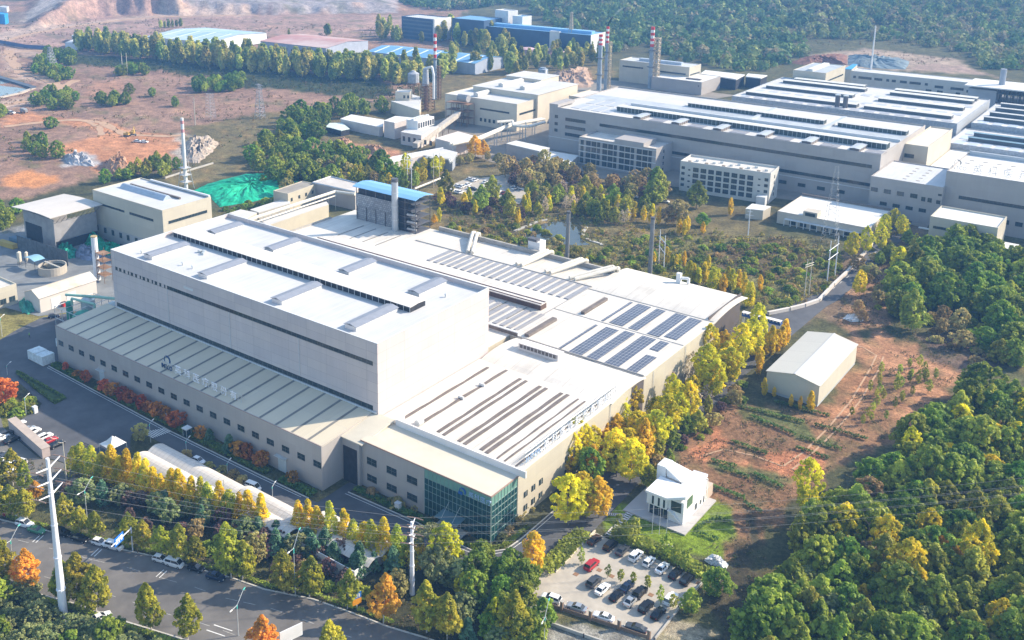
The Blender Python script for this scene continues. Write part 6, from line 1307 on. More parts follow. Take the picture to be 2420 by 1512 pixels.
def crown_mesh(name, shape, H, Rr, zb, m, nclump, nleaf, leaf, seed, droop=0.0, cr=.24):
    """clumps of small leaf faces through the crown volume"""
    rs = np.random.RandomState(seed); V = []; base = 0
    def rad(t):
        if shape == 'egg': return math.sin(math.pi * min(1,(t + .04)) ** .72) ** .75 * (1 - .25 * t)
        if shape == 'round': return math.sqrt(max(0,1 - (2 * t - .92) ** 2)) if abs(2 * t - .92) < 1 else .15
        if shape == 'cone': return (1 - t) ** .75 * .95 + .06
        if shape == 'column': return math.sin(math.pi * min(.97, t + .03)) ** .45 * (1 - .2 * t)
        if shape == 'dome': return math.sqrt(max(0.02,1 - t * t))
        return 1
    lobes = rs.uniform(0,2 * np.pi, 3)
    C_ = []
    for k in range(nclump):
        t = (k + rs.rand()) / nclump; th = k * 2.39996 + rs.uniform(-.6,.6); q = rs.uniform(.45,1.0) ** .6
        r = rad(t) * Rr * q * (1 + .2 * math.sin(2 * th + lobes[0]) + .17 * math.sin(3 * th + lobes[1] + 5 * t) + .1 * math.sin(7 * t + lobes[2]))
        C_.append((r * math.cos(th), r * math.sin(th), zb + (H - zb) * t * (1 if shape != 'dome' else .9),.7 + .6 * rs.rand()))
    C_ = np.array(C_)
    crad = Rr * cr * (np.maximum(.45,1.15 - .5 * (C_[:, 2] - zb) / (H - zb))) * C_[:, 3]
    n = nclump * nleaf; ci = np.repeat(np.arange(nclump), nleaf)
    d = rs.normal(size=(n, 3)); d /= np.linalg.norm(d, axis=1)[:, None]; d[:, 2] = np.abs(d[:, 2]) * np.where(rs.rand(n) < .75,1,-1)
    rr = rs.uniform(.55,1, n) ** .5
    P = C_[ci, :3] + d * (rr * crad[ci])[:, None] * np.array((1,1,.85 if shape not in ('cone', 'column') else 1.15))
    nrm = d * .9 + rs.normal(size=(n, 3)) * .55 + np.array((0,0,.35)); nrm /= np.linalg.norm(nrm, axis=1)[:, None]
    a = np.cross(nrm, rs.normal(size=(n, 3))); a /= np.linalg.norm(a, axis=1)[:, None]; b = np.cross(nrm, a)
    s = leaf * rs.uniform(.6,1.25, n)[:, None]
    Q = np.stack([P - a * s - b * s * .5, P + a * s * .3 - b * s, P + a * s + b * s * .5, P - a * s * .3 + b * s], 1).reshape(-1,3)
    Fq = np.arange(n * 4).reshape(-1,4)
    return np_mesh(name, Q, Fq, m)
def trunk_mb(H, r, zb, lean=0, limbs=4, seed=0, Rr=2):
    rs = random.Random(seed); mb = MB(); top = (lean * .6, lean * .3, H * .8); mid = (lean * .2,0, zb)
    mb.tube((0,0,-.2), mid, r, r * .75,7); mb.tube(mid, top, r * .75, r * .2,6)
    for i in range(limbs):
        t = rs.uniform(.1,.6); th = i * 2.4 + rs.random(); z = zb + (H * .8 - zb) * t; p = (mid[0] + (top[0] - mid[0]) * t, 0, z)
        mb.tube(p, (p[0] + math.cos(th) * Rr * .65, math.sin(th) * Rr * .65, z + Rr * .6), r * .4, r * .12,5)
    return mb
TP = {}
def tree_kind(kind, name, cat, shape, H, Rr, zb, mk, ncl, nlf, leaf, n=3, r=.16, bark=None, cr=.24, tname="trunk"):
    ncl = int(ncl * 1.6); nlf = int(nlf * .66); cr *= .8
    L = []
    for i in range(n):
        e = empty(name, (0,0,0)); e["category"] = cat; e["label"] = "tree"
        me = crown_mesh(name + "_crown", shape, H * (1 + .08 * (i - 1)), Rr, zb, LEAFM[mk], ncl, nlf, leaf, 100 * len(TP) + i * 7 + 5, cr=cr)
        c = bpy.data.objects.new("crown", me); COL.objects.link(c); c.parent = e
        tm = trunk_mb(H, r, zb * 1.02,.3 * (i - 1),4, i + len(TP), Rr); WLOC[e] = Vector((0,0,0)); tm.build(tname, bark or BARK, e)
        PROTO_KIDS[e.name] = list(e.children); [PROTO_KIDS.setdefault(ch.name, []) for ch in e.children]; USED[e.name] = False; L.append(e)
    TP[kind] = L
tree_kind('plane', "plane_tree", "tree", 'egg', 11.0,3.1,2.4, 'plane', 74,46,.27,4,.17, WBARK)
tree_kind('plane_rust', "rusty_plane_tree", "tree", 'egg', 11.0,3.0,2.4, 'plane_rust', 74,46,.27,2,.17, WBARK)
tree_kind('ginkgo', "ginkgo_tree", "tree", 'cone', 9.6,2.5,.9, 'ginkgo', 60,34,.22,3,.12, cr=.3)
tree_kind('ginkgo_green', "turning_ginkgo_tree", "tree", 'cone', 9.4,2.6,.9, 'ginkgo_green', 60,34,.22,3,.12, cr=.3)
tree_kind('east', "poplar_tree", "tree", 'round', 12.5,3.7,2.4, 'yellowgreen', 80,42,.30,5,.18)
tree_kind('gold', "golden_tree", "tree", 'egg', 11.5,3.8,2.2, 'gold', 80,42,.26,1,.16)
tree_kind('broad', "broadleaf_tree", "tree", 'round', 11,5.2,1.6, 'broad', 64,42,.40,5,.22)
tree_kind('scrubt', "scrub_tree", "tree", 'round', 10.5,5.0,1.0, 'broad', 60,40,.42,4,.2)
tree_kind('olive', "olive_green_tree", "tree", 'egg', 11,4.2,1.6, 'olive', 60,40,.38,4,.2)
tree_kind('greygreen', "grey_green_tree", "tree", 'round', 7.5,3.6,1.0, 'greygreen', 64,46,.24,3,.14)
tree_kind('conifer', "pine_tree", "tree", 'cone', 7.5,2.4,.8, 'conifer', 60,36,.24,3,.12, cr=.3)
tree_kind('rust', "maple_shrub", "shrub", 'round', 4.6,2.3,.6, 'rust', 44,36,.22,3,.09, tname="stem")
tree_kind('orange', "orange_maple_tree", "tree", 'round', 7.5,4.2,1.2, 'orange', 64,40,.28,1,.16)
tree_kind('purple', "purple_plum_tree", "tree", 'round', 4.8,2.4,.8, 'purple', 40,34,.24,3,.1)
tree_kind('brown', "brown_leaved_tree", "tree", 'round', 8,3.4,1.6, 'brown', 50,34,.30,3,.13)
tree_kind('slim', "slim_yellow_poplar", "tree", 'column', 9,1.5,1.0, 'ginkgo', 44,30,.26,3,.1, cr=.42)
tree_kind('slimg', "slim_green_poplar", "tree", 'column', 9,1.6,1.0, 'yellowgreen', 44,30,.28,3,.1, cr=.42)
tree_kind('belt', "belt_poplar", "tree", 'column', 17,3.9,2, 'poplar', 56,26,.75,4,.25, cr=.32)
tree_kind('bush', "green_bush", "shrub", 'dome', 3.2,3.0,.1, 'broad', 34,30,.30,3,.06, tname="stem")
tree_kind('obush', "olive_bush", "shrub", 'dome', 2.6,2.6,.1, 'olive', 34,30,.28,3,.06, tname="stem")
tree_kind('bbush', "brown_bush", "shrub", 'dome', 2.4,2.6,.1, 'brown', 34,26,.26,3,.06, tname="stem")
tree_kind('sap', "slender_sapling", "tree", 'column', 3.6,.75,.8, 'olive', 16,16,.16,2,.05, cr=.5)
tree_kind('bare', "bare_twiggy_tree", "tree", 'egg', 9,2.6,2, 'dry', 40,14,.18,2,.12)
rt = random.Random(11)
def pl(kind, p, sc=1.0, label=None, group=None, jit=.12):
    e = TP[kind][rt.randrange(len(TP[kind]))]; s = sc * rt.uniform(1 - jit, 1 + jit)
    z = gz(p.x, p.y) if (p.x ** 2 + p.y ** 2) > 420 ** 2 else 0
    c = place(e, (p.x, p.y, z - .05), rt.uniform(0,6.28),(s * rt.uniform(.84,1.14), s * rt.uniform(.84,1.14), s * rt.uniform(.92,1.1)), label, group)
    c.rotation_euler[0] = rt.uniform(-.06,.06); c.rotation_euler[1] = rt.uniform(-.06,.06); return c
def row(kind, pts, desc, ref, group, sc=1.0, kinds=None, labs=None):
    n = len(pts)
    for i, q in enumerate(pts):
        p = q if isinstance(q, Vector) else A(*q); k = kinds[i] if kinds else kind; s = sc[i] if isinstance(sc, (list, tuple)) else sc
        pl(k, p, s, ORD[i] + " " + (labs[i] if labs else desc) + " " + ref, group)
# --- boulevard trees, near side
NEAR = [C(0,1775, *p) for p in ((-60,1010),(40,1030),(250,1085),(575,1165),(710,1218),(875,1275),(1375,1425),(1705,1510))] + [C(960,1775, *p) for p in ((90,1700),(690,1790))]
row('plane', NEAR, "", "from the left in the near kerbside row of plane trees", "near kerb plane trees", [1,1,1,1.1,1.15,1.2,1.05,.92,1,1], kinds=['plane', 'plane', 'plane_rust', 'plane', 'plane', 'plane', 'plane', 'plane', 'plane_rust', 'plane'], labs=["olive green tree", "olive green tree", "rusty orange tree", "olive green tree", "olive green tree", "olive green tree", "olive green tree", "small olive green tree", "rusty orange tree", "olive green tree"])
FARR = [C(0,1775, *p) for p in ((-30,400),(110,400),(250,420),(590,512),(722,542),(860,577),(1165,665),(1310,702),(1468,738),(1620,792),(1780,812),(2100,948),(2200,972))] + [C(960,1775, *p) for p in ((255,1082),(485,1127),(830,1227),(1157,1357),(1550,1442),(1735,1502),(2330,1600))]
row('plane', FARR, "", "from the left in the far kerbside row of plane trees", "far kerb plane trees", [.95,1.0,.95,.72,.72,.72,.78,.85,.78,.88,.75,1.1,.9,.9,1.08,.85,1.05,1.05,1.0,1.05],
    kinds=['plane'] * 16 + ['plane_rust', 'plane', 'plane', 'plane'], labs=["olive green tree"] * 16 + ["rusty brown tree"] + ["olive green tree"] * 3)
# --- ginkgo row
GK = [C(0,1200, *p) for p in ((690,1400),(755,1380),(850,1430),(940,1450),(1030,1480),(1110,1500),(1170,1510),(1250,1560),(1320,1590),(1390,1620),(1470,1650),(1560,1680),(1650,1710),(1740,1740))] + [C(0,1775, *p) for p in ((1830,360),(1910,370),(1990,400),(2080,420),(2180,440),(2270,480),(2370,500))] + [C(960,1775, *p) for p in ((70,520),(400,560),(470,580),(560,620),(690,640),(810,640),(880,690),(975,740),(1065,760),(1150,800),(1300,820))]
ks = [0,0,0,0,1,1,1,1,0,1,1,1,1,1,0,0,1,0,1,1,1,1,1,1,1,0,1,0,1,0,1,0]
row('ginkgo', GK, "", "from the left in the row beside the corrugated shed", "ginkgo row by the corrugated shed", 1.0, kinds=['ginkgo' if k else 'ginkgo_green' for k in ks], labs=["golden ginkgo" if k else "greenish ginkgo" for k in ks])
# --- dark mixed belt between ginkgos and boulevard
def poly_pts(poly, spacing, seed=0, jitter=.42, world=False):
    P = [Vector((p[0], p[1])) if world else A(*p).to_2d() for p in poly]; rs = random.Random(seed)
    xs = [p.x for p in P]; ys = [p.y for p in P]; out = []; pa = [(p.x, p.y) for p in P]; y = min(ys); r_ = 0
    while y < max(ys):
        x = min(xs) + (r_ % 2) * spacing / 2
        while x < max(xs):
            qx, qy = x + rs.uniform(-jitter, jitter) * spacing, y + rs.uniform(-jitter, jitter) * spacing
            if inpoly(np.array([qx]), np.array([qy]), pa)[0]: out.append(Vector((qx, qy, 0)))
            x += spacing
        y += spacing * .87; r_ += 1
    return out
def fill(poly, spacing, mix, group, labels, seed=0, sc=1.0, limit=400, world=False, jit=.2):
    pts = poly_pts(poly, spacing, seed, world=world); rs = random.Random(seed + 1); pts.sort(key=lambda p: p.x * p.x + p.y * p.y); out = 0
    for p in pts[:limit]:
        k = rs.choices([m[0] for m in mix], [m[1] for m in mix])[0]; pl(k, p, sc, labels[k] if isinstance(labels, dict) else labels, group + " " + k if False else labels[k], jit); out += 1
    return out
fill([C(0,1775, *p) for p in ((560,160),(1000,240),(1500,330),(1900,420),(2400,560))] + [C(960,1775, *p) for p in ((600,690),(1000,810),(1330,900),(1300,980),(1000,960),(600,840),(100,740))] + [C(0,1775, *p) for p in ((2100,640),(1700,500),(1200,380),(700,260))],
     3.6,(('conifer', 3),('greygreen', 2),('purple', 2)), "belt", {'conifer': "small blue green pine in the planted belt below the ginkgo row", 'greygreen': "small grey green tree in the planted belt below the ginkgo row", 'purple': "dark purple plum tree in the planted belt below the ginkgo row"}, 3,.8)
fill([C(0,1775, *p) for p in ((1150,420),(1500,480),(1900,600),(2400,700))] + [C(960,1775, *p) for p in ((500,900),(900,960),(1380,1080),(1380,1200),(900,1120),(500,1040),(0,900))] + [C(0,1775, *p) for p in ((2000,760),(1500,620),(1100,520))],
     3.9,(('purple', 3),('brown', 1),('obush', 2)), "belt", {'purple': "dark purple plum tree in the shade behind the far kerbside plane trees", 'brown': "brown tree in the shade behind the far kerbside plane trees", 'obush': "olive bush in the shade behind the far kerbside plane trees"}, 4,.78)
for i, (q, s, k) in enumerate((((1560,800),1.15, 'greygreen'),((1730,900),1.0, 'east'),((1640,1000),1.1, 'greygreen'),((1480,860),.8, 'ginkgo'),((1830,1050),1.2, 'greygreen'),((1620,880),.7, 'ginkgo'))):
    pl(k, A(*C(960,1775, *q)), s, ("tall grey green tree right of the shorter transmission pole", "bright yellow green tree beside the ring road bend", "grey green tree below the bright yellow green one at the ring road bend", "small orange ginkgo right beside the shorter transmission pole", "lowest grey green tree at the ring road bend", "thin yellow ginkgo among the grey green trees at the ring road bend")[i], "trees at the ring road bend")
fill([C(960,1775, *p) for p in ((1850,900),(2300,880),(2480,1000))] + [C(1900,1775, *p) for p in ((150,980),(330,1150),(330,1300),(380,1600),(0,1700))] + [C(960,1775, *p) for p in ((2000,1650),(1830,1400),(1800,1080))],
     4.2,(('broad', 4),('greygreen', 2),('conifer', 2),('east', 1)), "bend", {'broad': "dark green tree in the thicket between the plane trees and the car park", 'greygreen': "grey green tree in the thicket between the plane trees and the car park", 'conifer': "dark pine in the thicket between the plane trees and the car park", 'east': "yellowish tree in the thicket between the plane trees and the car park"}, 8,.6)
# --- near left corner
fill([C(0,1775, *p) for p in ((-400,1000),(0,1010),(200,1085),(420,1140),(560,1340),(700,1420),(840,1460),(1100,1420),(1360,1560),(1500,1800),(-500,2000))], 3.2,(('greygreen', 8),('broad', 1)), "corner",
     {'greygreen': "grey green tree in the grove at the foot of the tall white pole", 'broad': "dark green tree in the grove at the foot of the tall white pole"}, 9,.55)
# --- east side
EASTP = [C(1900,1200, *p) for p in ((520,1420),(640,1330),(760,1260),(830,1150),(930,1060),(1040,990),(1130,950),(570,1590),(760,1500),(1000,1420),(1120,1480),(1260,1290),(1330,1210),(1420,1060),(1560,1000),(1660,960),(1500,700),(1700,860),(1860,720),(1800,620),(1960,590),(2030,560),(1660,560),(1850,420),(1960,330),(2100,420),(2230,330),(2290,220),(2080,240))]
EASTP += [C(1900,1775, *p) for p in ((560,470),(720,420),(840,400))]
ek = ['gold', 'east', 'east', 'gold', 'east', 'east', 'east', 'greygreen', 'broad', 'east', 'east', 'gold', 'east', 'east', 'east', 'east', 'bare', 'bare', 'east', 'east', 'east', 'east', 'bare', 'east', 'gold', 'east', 'east', 'east', 'bare', 'east', 'east', 'gold']
el = {'gold': "golden tree", 'east': "yellow green tree", 'greygreen': "grey green tree", 'broad': "dark green tree", 'bare': "nearly bare grey tree"}
row('east', EASTP, "", "counted from the glass office, by the ring road's east stretch", "trees along the east stretch", [.85] * 7 + [.8] + [.85] + [.98] * 23, kinds=ek, labs=[el[k] for k in ek])
fill([C(1900,1200, *p) for p in ((1180,1500),(1360,1180),(1560,1120),(1800,840),(2050,640),(2150,560),(2160,700),(1900,960),(1700,1150),(1500,1350),(1300,1600))], 4.2,(('purple', 2),('olive', 2),('obush', 3),('bush', 2),('brown', 2)), "east under",
     {'purple': "low purple tree on the bank behind the east roadside trees", 'olive': "olive tree on the bank behind the east roadside trees", 'obush': "olive bush on the bank behind the east roadside trees", 'bush': "green bush on the bank behind the east roadside trees", 'brown': "brown tree on the bank behind the east roadside trees"}, 12,.55)
pl('gold', A(*C(1900,1775,240,862)),.98, "single golden tree beside the car park entrance", None, .01)
fill([C(1900,1200, *p) for p in ((560,1440),(1000,1080),(1180,980),(1500,780),(1900,520),(2300,230),(2330,330),(2150,480),(1960,700),(1640,960),(1380,1200),(1150,1460),(950,1600),(700,1700))], 7.0,(('east', 8),('gold', 1),('bare', 2),('olive', 1)), "east infill",
     {'east': "yellow green tree in the thick roadside belt east of the striped hall", 'gold': "golden tree in the thick roadside belt east of the striped hall", 'bare': "nearly bare tree in the thick roadside belt east of the striped hall", 'olive': "olive tree in the thick roadside belt east of the striped hall"}, 13,.8)
SP = [C(2840,1200, *p) for p in ((60,340),(120,330),(170,300),(220,260),(260,230),(20,420),(60,690),(150,700),(305,790),(385,820),(475,830),(10,500))]
row('slim', SP, "slim yellow poplar", "counted clockwise from the back of the gabled hall", "slim poplars round the gabled hall", [.9,1,1,1,1,.9,.62,.4,.5,.4,.75,.8])
p = A(*C(0,1200,0,760)); pl('orange', p, 1.05, "fiery orange tree cut by the left edge above the parked cars", None, .01); pl('orange', A(*C(0,1200,-90,700)),.9, "orange tree just outside the left edge beside the fiery one", None, .01)
for i, q in enumerate(((60,840),(150,860),(210,820),(260,760),(110,790),(280,820))): pl('obush', A(*C(0,1200, *q)),.95, ORD[i] + " low yellowing bush of the verge under the fiery orange tree", "verge bushes under the orange tree")
for i, (q, k, s) in enumerate((((120,1500), 'plane', .85),((-10,1520), 'plane', .9),((230,1560), 'plane', .75),((330,1640), 'plane_rust', .6))): pl(k, A(*C(0,1200, *q)), s, ("middle olive tree between staff car park and boulevard", "leftmost olive tree between staff car park and boulevard", "rightmost olive tree between staff car park and boulevard", "small rusty tree behind the tall white pole")[i], "trees below the staff car park")
RS_ = [C(0,1200, *p) for p in ((600,460),(700,520),(780,560),(950,650),(1030,690),(1120,730),(1180,760),(1290,810),(1350,840),(1420,880),(1500,910),(1600,970),(1820,1080),(1900,1100),(2080,1200),(2170,1240),(2240,1260),(2370,1330))] + [C(960,1200, *p) for p in ((60,1330),(335,1480))]
rk = ['rust'] * 13 + ['conifer', 'conifer'] + ['rust'] * 5
row('rust', RS_, "", "from the left along the long low building's front", "shrubs along the low building", [.6,.6,.75,.85,.9,.9,.95,1,1,1,.9,1,.9,.6,.7,1.05,1.05,.95,1.0,.75], kinds=rk, labs=["rust red maple" if k == 'rust' else "small dark pine" for k in rk])
BB = [C(960,1775, *p) for p in ((1050,190),(1230,260),(1290,290),(1450,330),(1620,420),(1910,540),(2090,640),(2230,590),(2290,540),(2340,450),(2380,320))]
row('bbush', BB, "thin autumn bush", "from the left at the foot of the glass fronted office", "bushes round the glass office", [.75,.6,.8,.5,.5,.45,.6,.6,.7,.9,1.3])
for i, (q, s) in enumerate((((1280,1110),1),((1690,1240),.75),((1900,1330),.55),((2010,1380),.7),((2110,1420),.8),((2200,1470),.7))): pl('brown' if i == 0 else 'bbush', A(*C(0,1200, *q)), s * (.62 if i == 0 else 1), ORD[i] + " thin brown tree from the white tent along the kerb by the corrugated shed", "thin brown trees by the shed")
def hedge(name, label, pts, w, h, m='hedge', cat="hedge", group=None, dens=26, leaf=.16):
    P = [Vector((p[0], p[1])) for p in pts]; rs = np.random.RandomState(len(pts) * 7 + int(abs(P[0].x))); Q = []
    for a, b in zip(P, P[1:]):
        L = (b - a).length; n = int(L * w * dens); t = rs.rand(n); s = rs.uniform(-.5,.5, n) * w; d = (b - a).normalized(); nn = Vector((-d.y, d.x))
        z = h * (.55 + .5 * rs.rand(n)) * (1 - .25 * (np.abs(s) / w * 2) ** 3); c = np.stack([a.x + d.x * L * t + nn.x * s, a.y + d.y * L * t + nn.y * s, z * np.where(rs.rand(n) < .3, rs.rand(n),1)], 1); Q.append(c)
    c = np.concatenate(Q); n = len(c); nrm = rs.normal(size=(n, 3)) * .5 + np.array((0,0,.8)); nrm /= np.linalg.norm(nrm, axis=1)[:, None]; a_ = np.cross(nrm, rs.normal(size=(n, 3))); a_ /= np.linalg.norm(a_, axis=1)[:, None]; b_ = np.cross(nrm, a_); s_ = leaf * rs.uniform(.6,1.4, n)[:, None]
    org = np.array((P[0].x, P[0].y, 0)); V = (np.stack([c - a_ * s_ - b_ * s_, c + a_ * s_ - b_ * s_, c + a_ * s_ + b_ * s_, c - a_ * s_ + b_ * s_], 1) - org).reshape(-1,3)
    me = np_mesh(name, V, np.arange(n * 4).reshape(-1,4), LEAFM[m]); o = bpy.data.objects.new(name, me); COL.objects.link(o); o.location = org; tag(o, label, cat, group); return o
XY = lambda l: [(v.x, v.y) for v in l]
hedge("hedge", "dark planting strip in front of the low building's left part", [(-290,163),(-271,162.6)], 2.6,1.0, dens=30, leaf=.2)
hedge("hedge", "dark planting strip under the rust red maples", [(-265,162.6),(-186,162.6)], 2.6,.8, dens=30, leaf=.2)
hedge("hedge", "dark planting strip around the last maple before the gateway", [(-181,162.6),(-169,162.8)], 2.6,.9, dens=30, leaf=.2)
hedge("hedge", "clipped hedge below the windows of the glass fronted office", [(-162.5,171.6),(-137.5,171.6)], 2.2,.8, dens=34)
hedge("hedge", "green lawn edge curving round the glass corner", [(-130,170.8),(-121,171.2),(-118.3,176),(-118,186)], 1.3,.4, m='olive', dens=40)
hedge("hedge", "outline hedge of the traffic island by the wrapped stacks, north side", [(-294.5,152.6),(-280,152.6),(-266.5,152.2),(-266,149)], 1.0,.8)
hedge("hedge", "outline hedge of the traffic island by the wrapped stacks, south side", [(-294.5,152.2),(-280,150.2),(-266.4,148.6)], .9,.8)
struct_is = sheet("traffic_island", [(-295.3,152.8),(-280,153.4),(-266,152.8),(-265.4,148.2),(-280,149.7)], .14, mat("island_grass", (.06,.09,.02),.95,.3,.6))
hl = lerp_line(FARK[1:9], FARK[1:9], 0); hedge("hedge", "long low hedge just behind the far kerb of the boulevard", [(v.x + .3, v.y + 1.6) for v in FARK[1:12]], 1.0,.8, m='olive', dens=22)
hedge("hedge", "low hedge along the near kerb of the boulevard", [(v.x + .5, v.y - 1.6) for v in NEARK[1:7]], 1.3,.9, m='olive', dens=26)
hedge("hedge", "hedge bank between the car park's left edge and the entrance", XY([A(*C(1900,1775, *q)) for q in ((700,560),(560,680),(440,820),(330,900),(240,880))]),4.5,1.8, m='olive', dens=16, leaf=.24)
hedge("hedge", "tall scrub between the car park's upper row and the lawn", XY([A(*C(1900,1775, *q)) for q in ((960,560),(1160,640),(1400,730),(1650,860),(1830,960))]),4.2,2.0, m='olive', dens=14, leaf=.24)
for i, q in enumerate((((1790,640),), )): pass
for i, (a, b) in enumerate((((1740,960),(1900,1000)),((1830,950),(1960,985)),((1775,985),(1880,1030)),((1925,1005),(2050,1040)),((1890,1035),(1990,1065)),((1730,1045),(1815,1075)),((1700,1105),(1770,1130)),((1780,1120),(1850,1155)),((1650,1140),(1760,1180)),((1680,1090),(1740,1105)),((1880,1060),(1960,1085)),((1760,1190),(1800,1215)))):
    pa, pb = A(*a), A(*b); hedge("garden_hedge", ORD[i] + " straight low hedge from the hall, on the bare earth garden", [(pa.x, pa.y),(pb.x, pb.y)], 1.2,1.0, group="garden hedges on bare earth", dens=24)
hedge("hedge", "square cut hedge at the right of the villa lawn, upper run", XY([A(*C(1900,1775, *q)) for q in ((1720,530),(1780,470),(1900,410),(2060,470))]),.9,.9)
hedge("hedge", "square cut hedge at the right of the villa lawn, lower run", XY([A(*C(1900,1775, *q)) for q in ((1730,540),(1830,580),(1920,610))]),.9,.9)
SPp = [C(1900,1775, *p) for p in ((680,830),(915,950),(1030,990),(1150,1010),(1280,1060),(1395,1190),(1510,1230))]
row('sap', SPp, "small tree", "from the upper left among the parked cars by the villa", "small trees in the villa car park", [1.2,.9,1.2,1.1,1.1,1.3,1.2])
pl('olive', A(*C(1900,1775,1665,1270)),.52, "yellowish tree at the right corner of the villa car park", None, .01); pl('broad', A(*C(1900,1775,1900,1100)),.62, "bushy green tree right of the villa car park", None, .01)
for i, q in enumerate(((1130,660),(1170,600),(1530,830),(1620,880),(1010,620),(1440,780))): pl('sap', A(*C(1900,1775, *q)),1.7, ORD[i] + " thin straggling tree of the scrub below the villa lawn", "thin trees below the lawn")
fill([(2080,880),(2200,860),(2230,900),(2160,960),(2060,1010),(2000,1000)], 5.0,(('sap', 1),), "s", {'sap': "thin sapling in the dry plantation right of the gabled hall"}, 14,1.1)
# --- right forest (individual trees, nearest first)
fill([(1880,1300),(1960,1210),(2060,1150),(2150,1060),(2230,1020),(2290,940),(2330,890),(2420,820),(2640,780),(2700,1000),(2700,1760),(1900,1800),(1760,1660),(1790,1520),(1860,1420)], 5.9,
     (('broad', 9),('olive', 9),('greygreen', 2),('brown', 1),('east', 2)), "rf", {'broad': "dark green broadleaf tree in the dense wood at the right", 'olive': "olive green tree in the dense wood at the right", 'greygreen': "greyish tree in the dense wood at the right", 'brown': "brownish tree in the dense wood at the right", 'east': "yellow green tree in the dense wood at the right"}, 17,.9,295)
for q, s in (((2205,1330),.85),((2060,1400),.7),((2250,1370),.8),((2035,1440),.6),((1905,1215),.95)): pl('gold' if q[0] != 1905 else 'east', A(*q), s, {2205: "large golden tree inside the dense wood", 2060: "bright orange gold tree inside the dense wood", 2250: "golden tree right of the large one in the dense wood", 2035: "small golden tree low in the dense wood", 1905: "pointed yellow green tree at the wood's left tip by the garden"}[q[0]], None, .02)
fill([(2110,690),(2150,640),(2220,600),(2330,600),(2440,640),(2560,640),(2600,760),(2420,840),(2340,850),(2380,790),(2300,760),(2200,760),(2150,800),(2100,770)], 9.5,
     (('scrubt', 10),('olive', 3)), "rm", {'scrubt': "large dark green tree on the slope below the small cream block", 'olive': "olive tree on the slope below the small cream block"}, 18,1.1,70)
fill([(2130,700),(2300,740),(2420,800),(2300,880),(2200,820),(2120,770)], 8,(('brown', 2),('obush', 2),('bbush', 3)), "rb", {'brown': "brown tree in the hollow behind the bare earth", 'obush': "olive bush in the hollow behind the bare earth", 'bbush': "dry brown bush in the hollow behind the bare earth"}, 19,.9,50)
fill([(2290,760),(2350,700),(2440,660),(2640,660),(2640,840),(2420,860),(2330,900),(2300,850)], 8.0,(('scrubt', 3),('olive', 2),('obush', 4),('bbush', 3)), "rn", {'obush': "olive bush in the band joining the slope to the dense wood", 'bbush': "brown bush in the band joining the slope to the dense wood", 'scrubt': "dark green tree in the band joining the slope to the dense wood", 'olive': "olive tree in the band joining the slope to the dense wood"}, 29,.95,70)
fill([(2060,560),(2140,540),(2200,600),(2120,700),(2040,760),(1990,770),(2040,680)], 7,(('brown', 2),('obush', 4),('bbush', 3),('olive', 1)), "lane", {'brown': "brown tree on the verge right of the upper lane", 'obush': "olive bush on the verge right of the upper lane", 'bbush': "brown bush on the verge right of the upper lane", 'olive': "olive tree on the verge right of the upper lane"}, 30,.65,70)
# --- trees flanking the upper lane
UL = [(2045,600),(2025,640),(2080,590),(2090,560),(2110,540),(2130,560),(2055,660),(2120,650),(2140,680),(2100,620),(2150,620),(2030,700),(2010,610),(2075,720)]
row('olive', UL, "", "beside the upper lane, counted from the lane's far bend", "trees beside the upper lane", .8, kinds=['east', 'brown', 'east', 'east', 'east', 'east', 'brown', 'east', 'brown', 'olive', 'brown', 'east', 'east', 'brown'], labs=["yellow green tree", "brown tree", "yellow green tree", "yellow green tree", "yellow green tree", "yellow green tree", "brown tree", "yellow green tree", "brown tree", "olive tree", "brown tree", "small yellow green tree", "yellow green tree", "brown tree"])
# --- the meadow between
MR = [A(*C(1900,600, *p)) for p in ((1340,930),(1450,950),(1500,960),(1540,980),(1570,960),(1610,970),(1650,1130),(1690,1110),(1730,1130),(1790,1120),(1820,1010),(1860,1200),(1900,1180),(1960,1220),(2000,1130),(2040,1200),(2110,1180),(2160,1240),(2190,1340),(2220,1330),(2300,1200))]
row('slimg', MR, "", "from the left in the line behind the white curved roof", "slim poplars behind the curved roof", [.6,.7,.7,.7,.7,.7,.95,.95,.9,.9,.8,1.1,1.1,1.1,.9,1,1.05,1,1.1,1.1,.8], kinds=['slim' if i in (0,3,5,10,13,16,20) else 'slimg' for i in range(21)], labs=["slim yellow poplar" if i in (0,3,5,10,13,16,20) else "slim yellow green poplar" for i in range(21)])
MO = [C(1900,600, *p) for p in ((1150,540),(1240,560),(1300,570),(1380,590),(1560,680),(1610,690),(1640,660),(1780,670))]
row('slim', MO, "slim golden poplar", "from the left beyond the pond", "golden poplars beyond the pond", [.65,.9,.85,.9,.8,.9,.9,.75])
pl('brown', A(*C(1900,600,1560,590)),1.5, "big pointed rusty brown tree beyond the pond", None, .01); pl('brown', A(*C(1900,600,1470,590)),1.1, "rounder rusty brown tree left of the big pointed one", None, .01)
pl('broad', A(*C(1900,600,1780,600)),.6, "dark green clump before the office blocks", None, .01); pl('olive', A(*C(1900,600,1720,440)),1.35, "big olive gold tree in front of the pale office block", None, .01); pl('slim', A(*C(1900,600,2030,500)),1.0, "lone slim yellow poplar before the pale office block", None, .01)
pl('slimg', A(*C(1900,600,100,590)),.9, "single yellow green tree at the left end of the pond", None, .01)
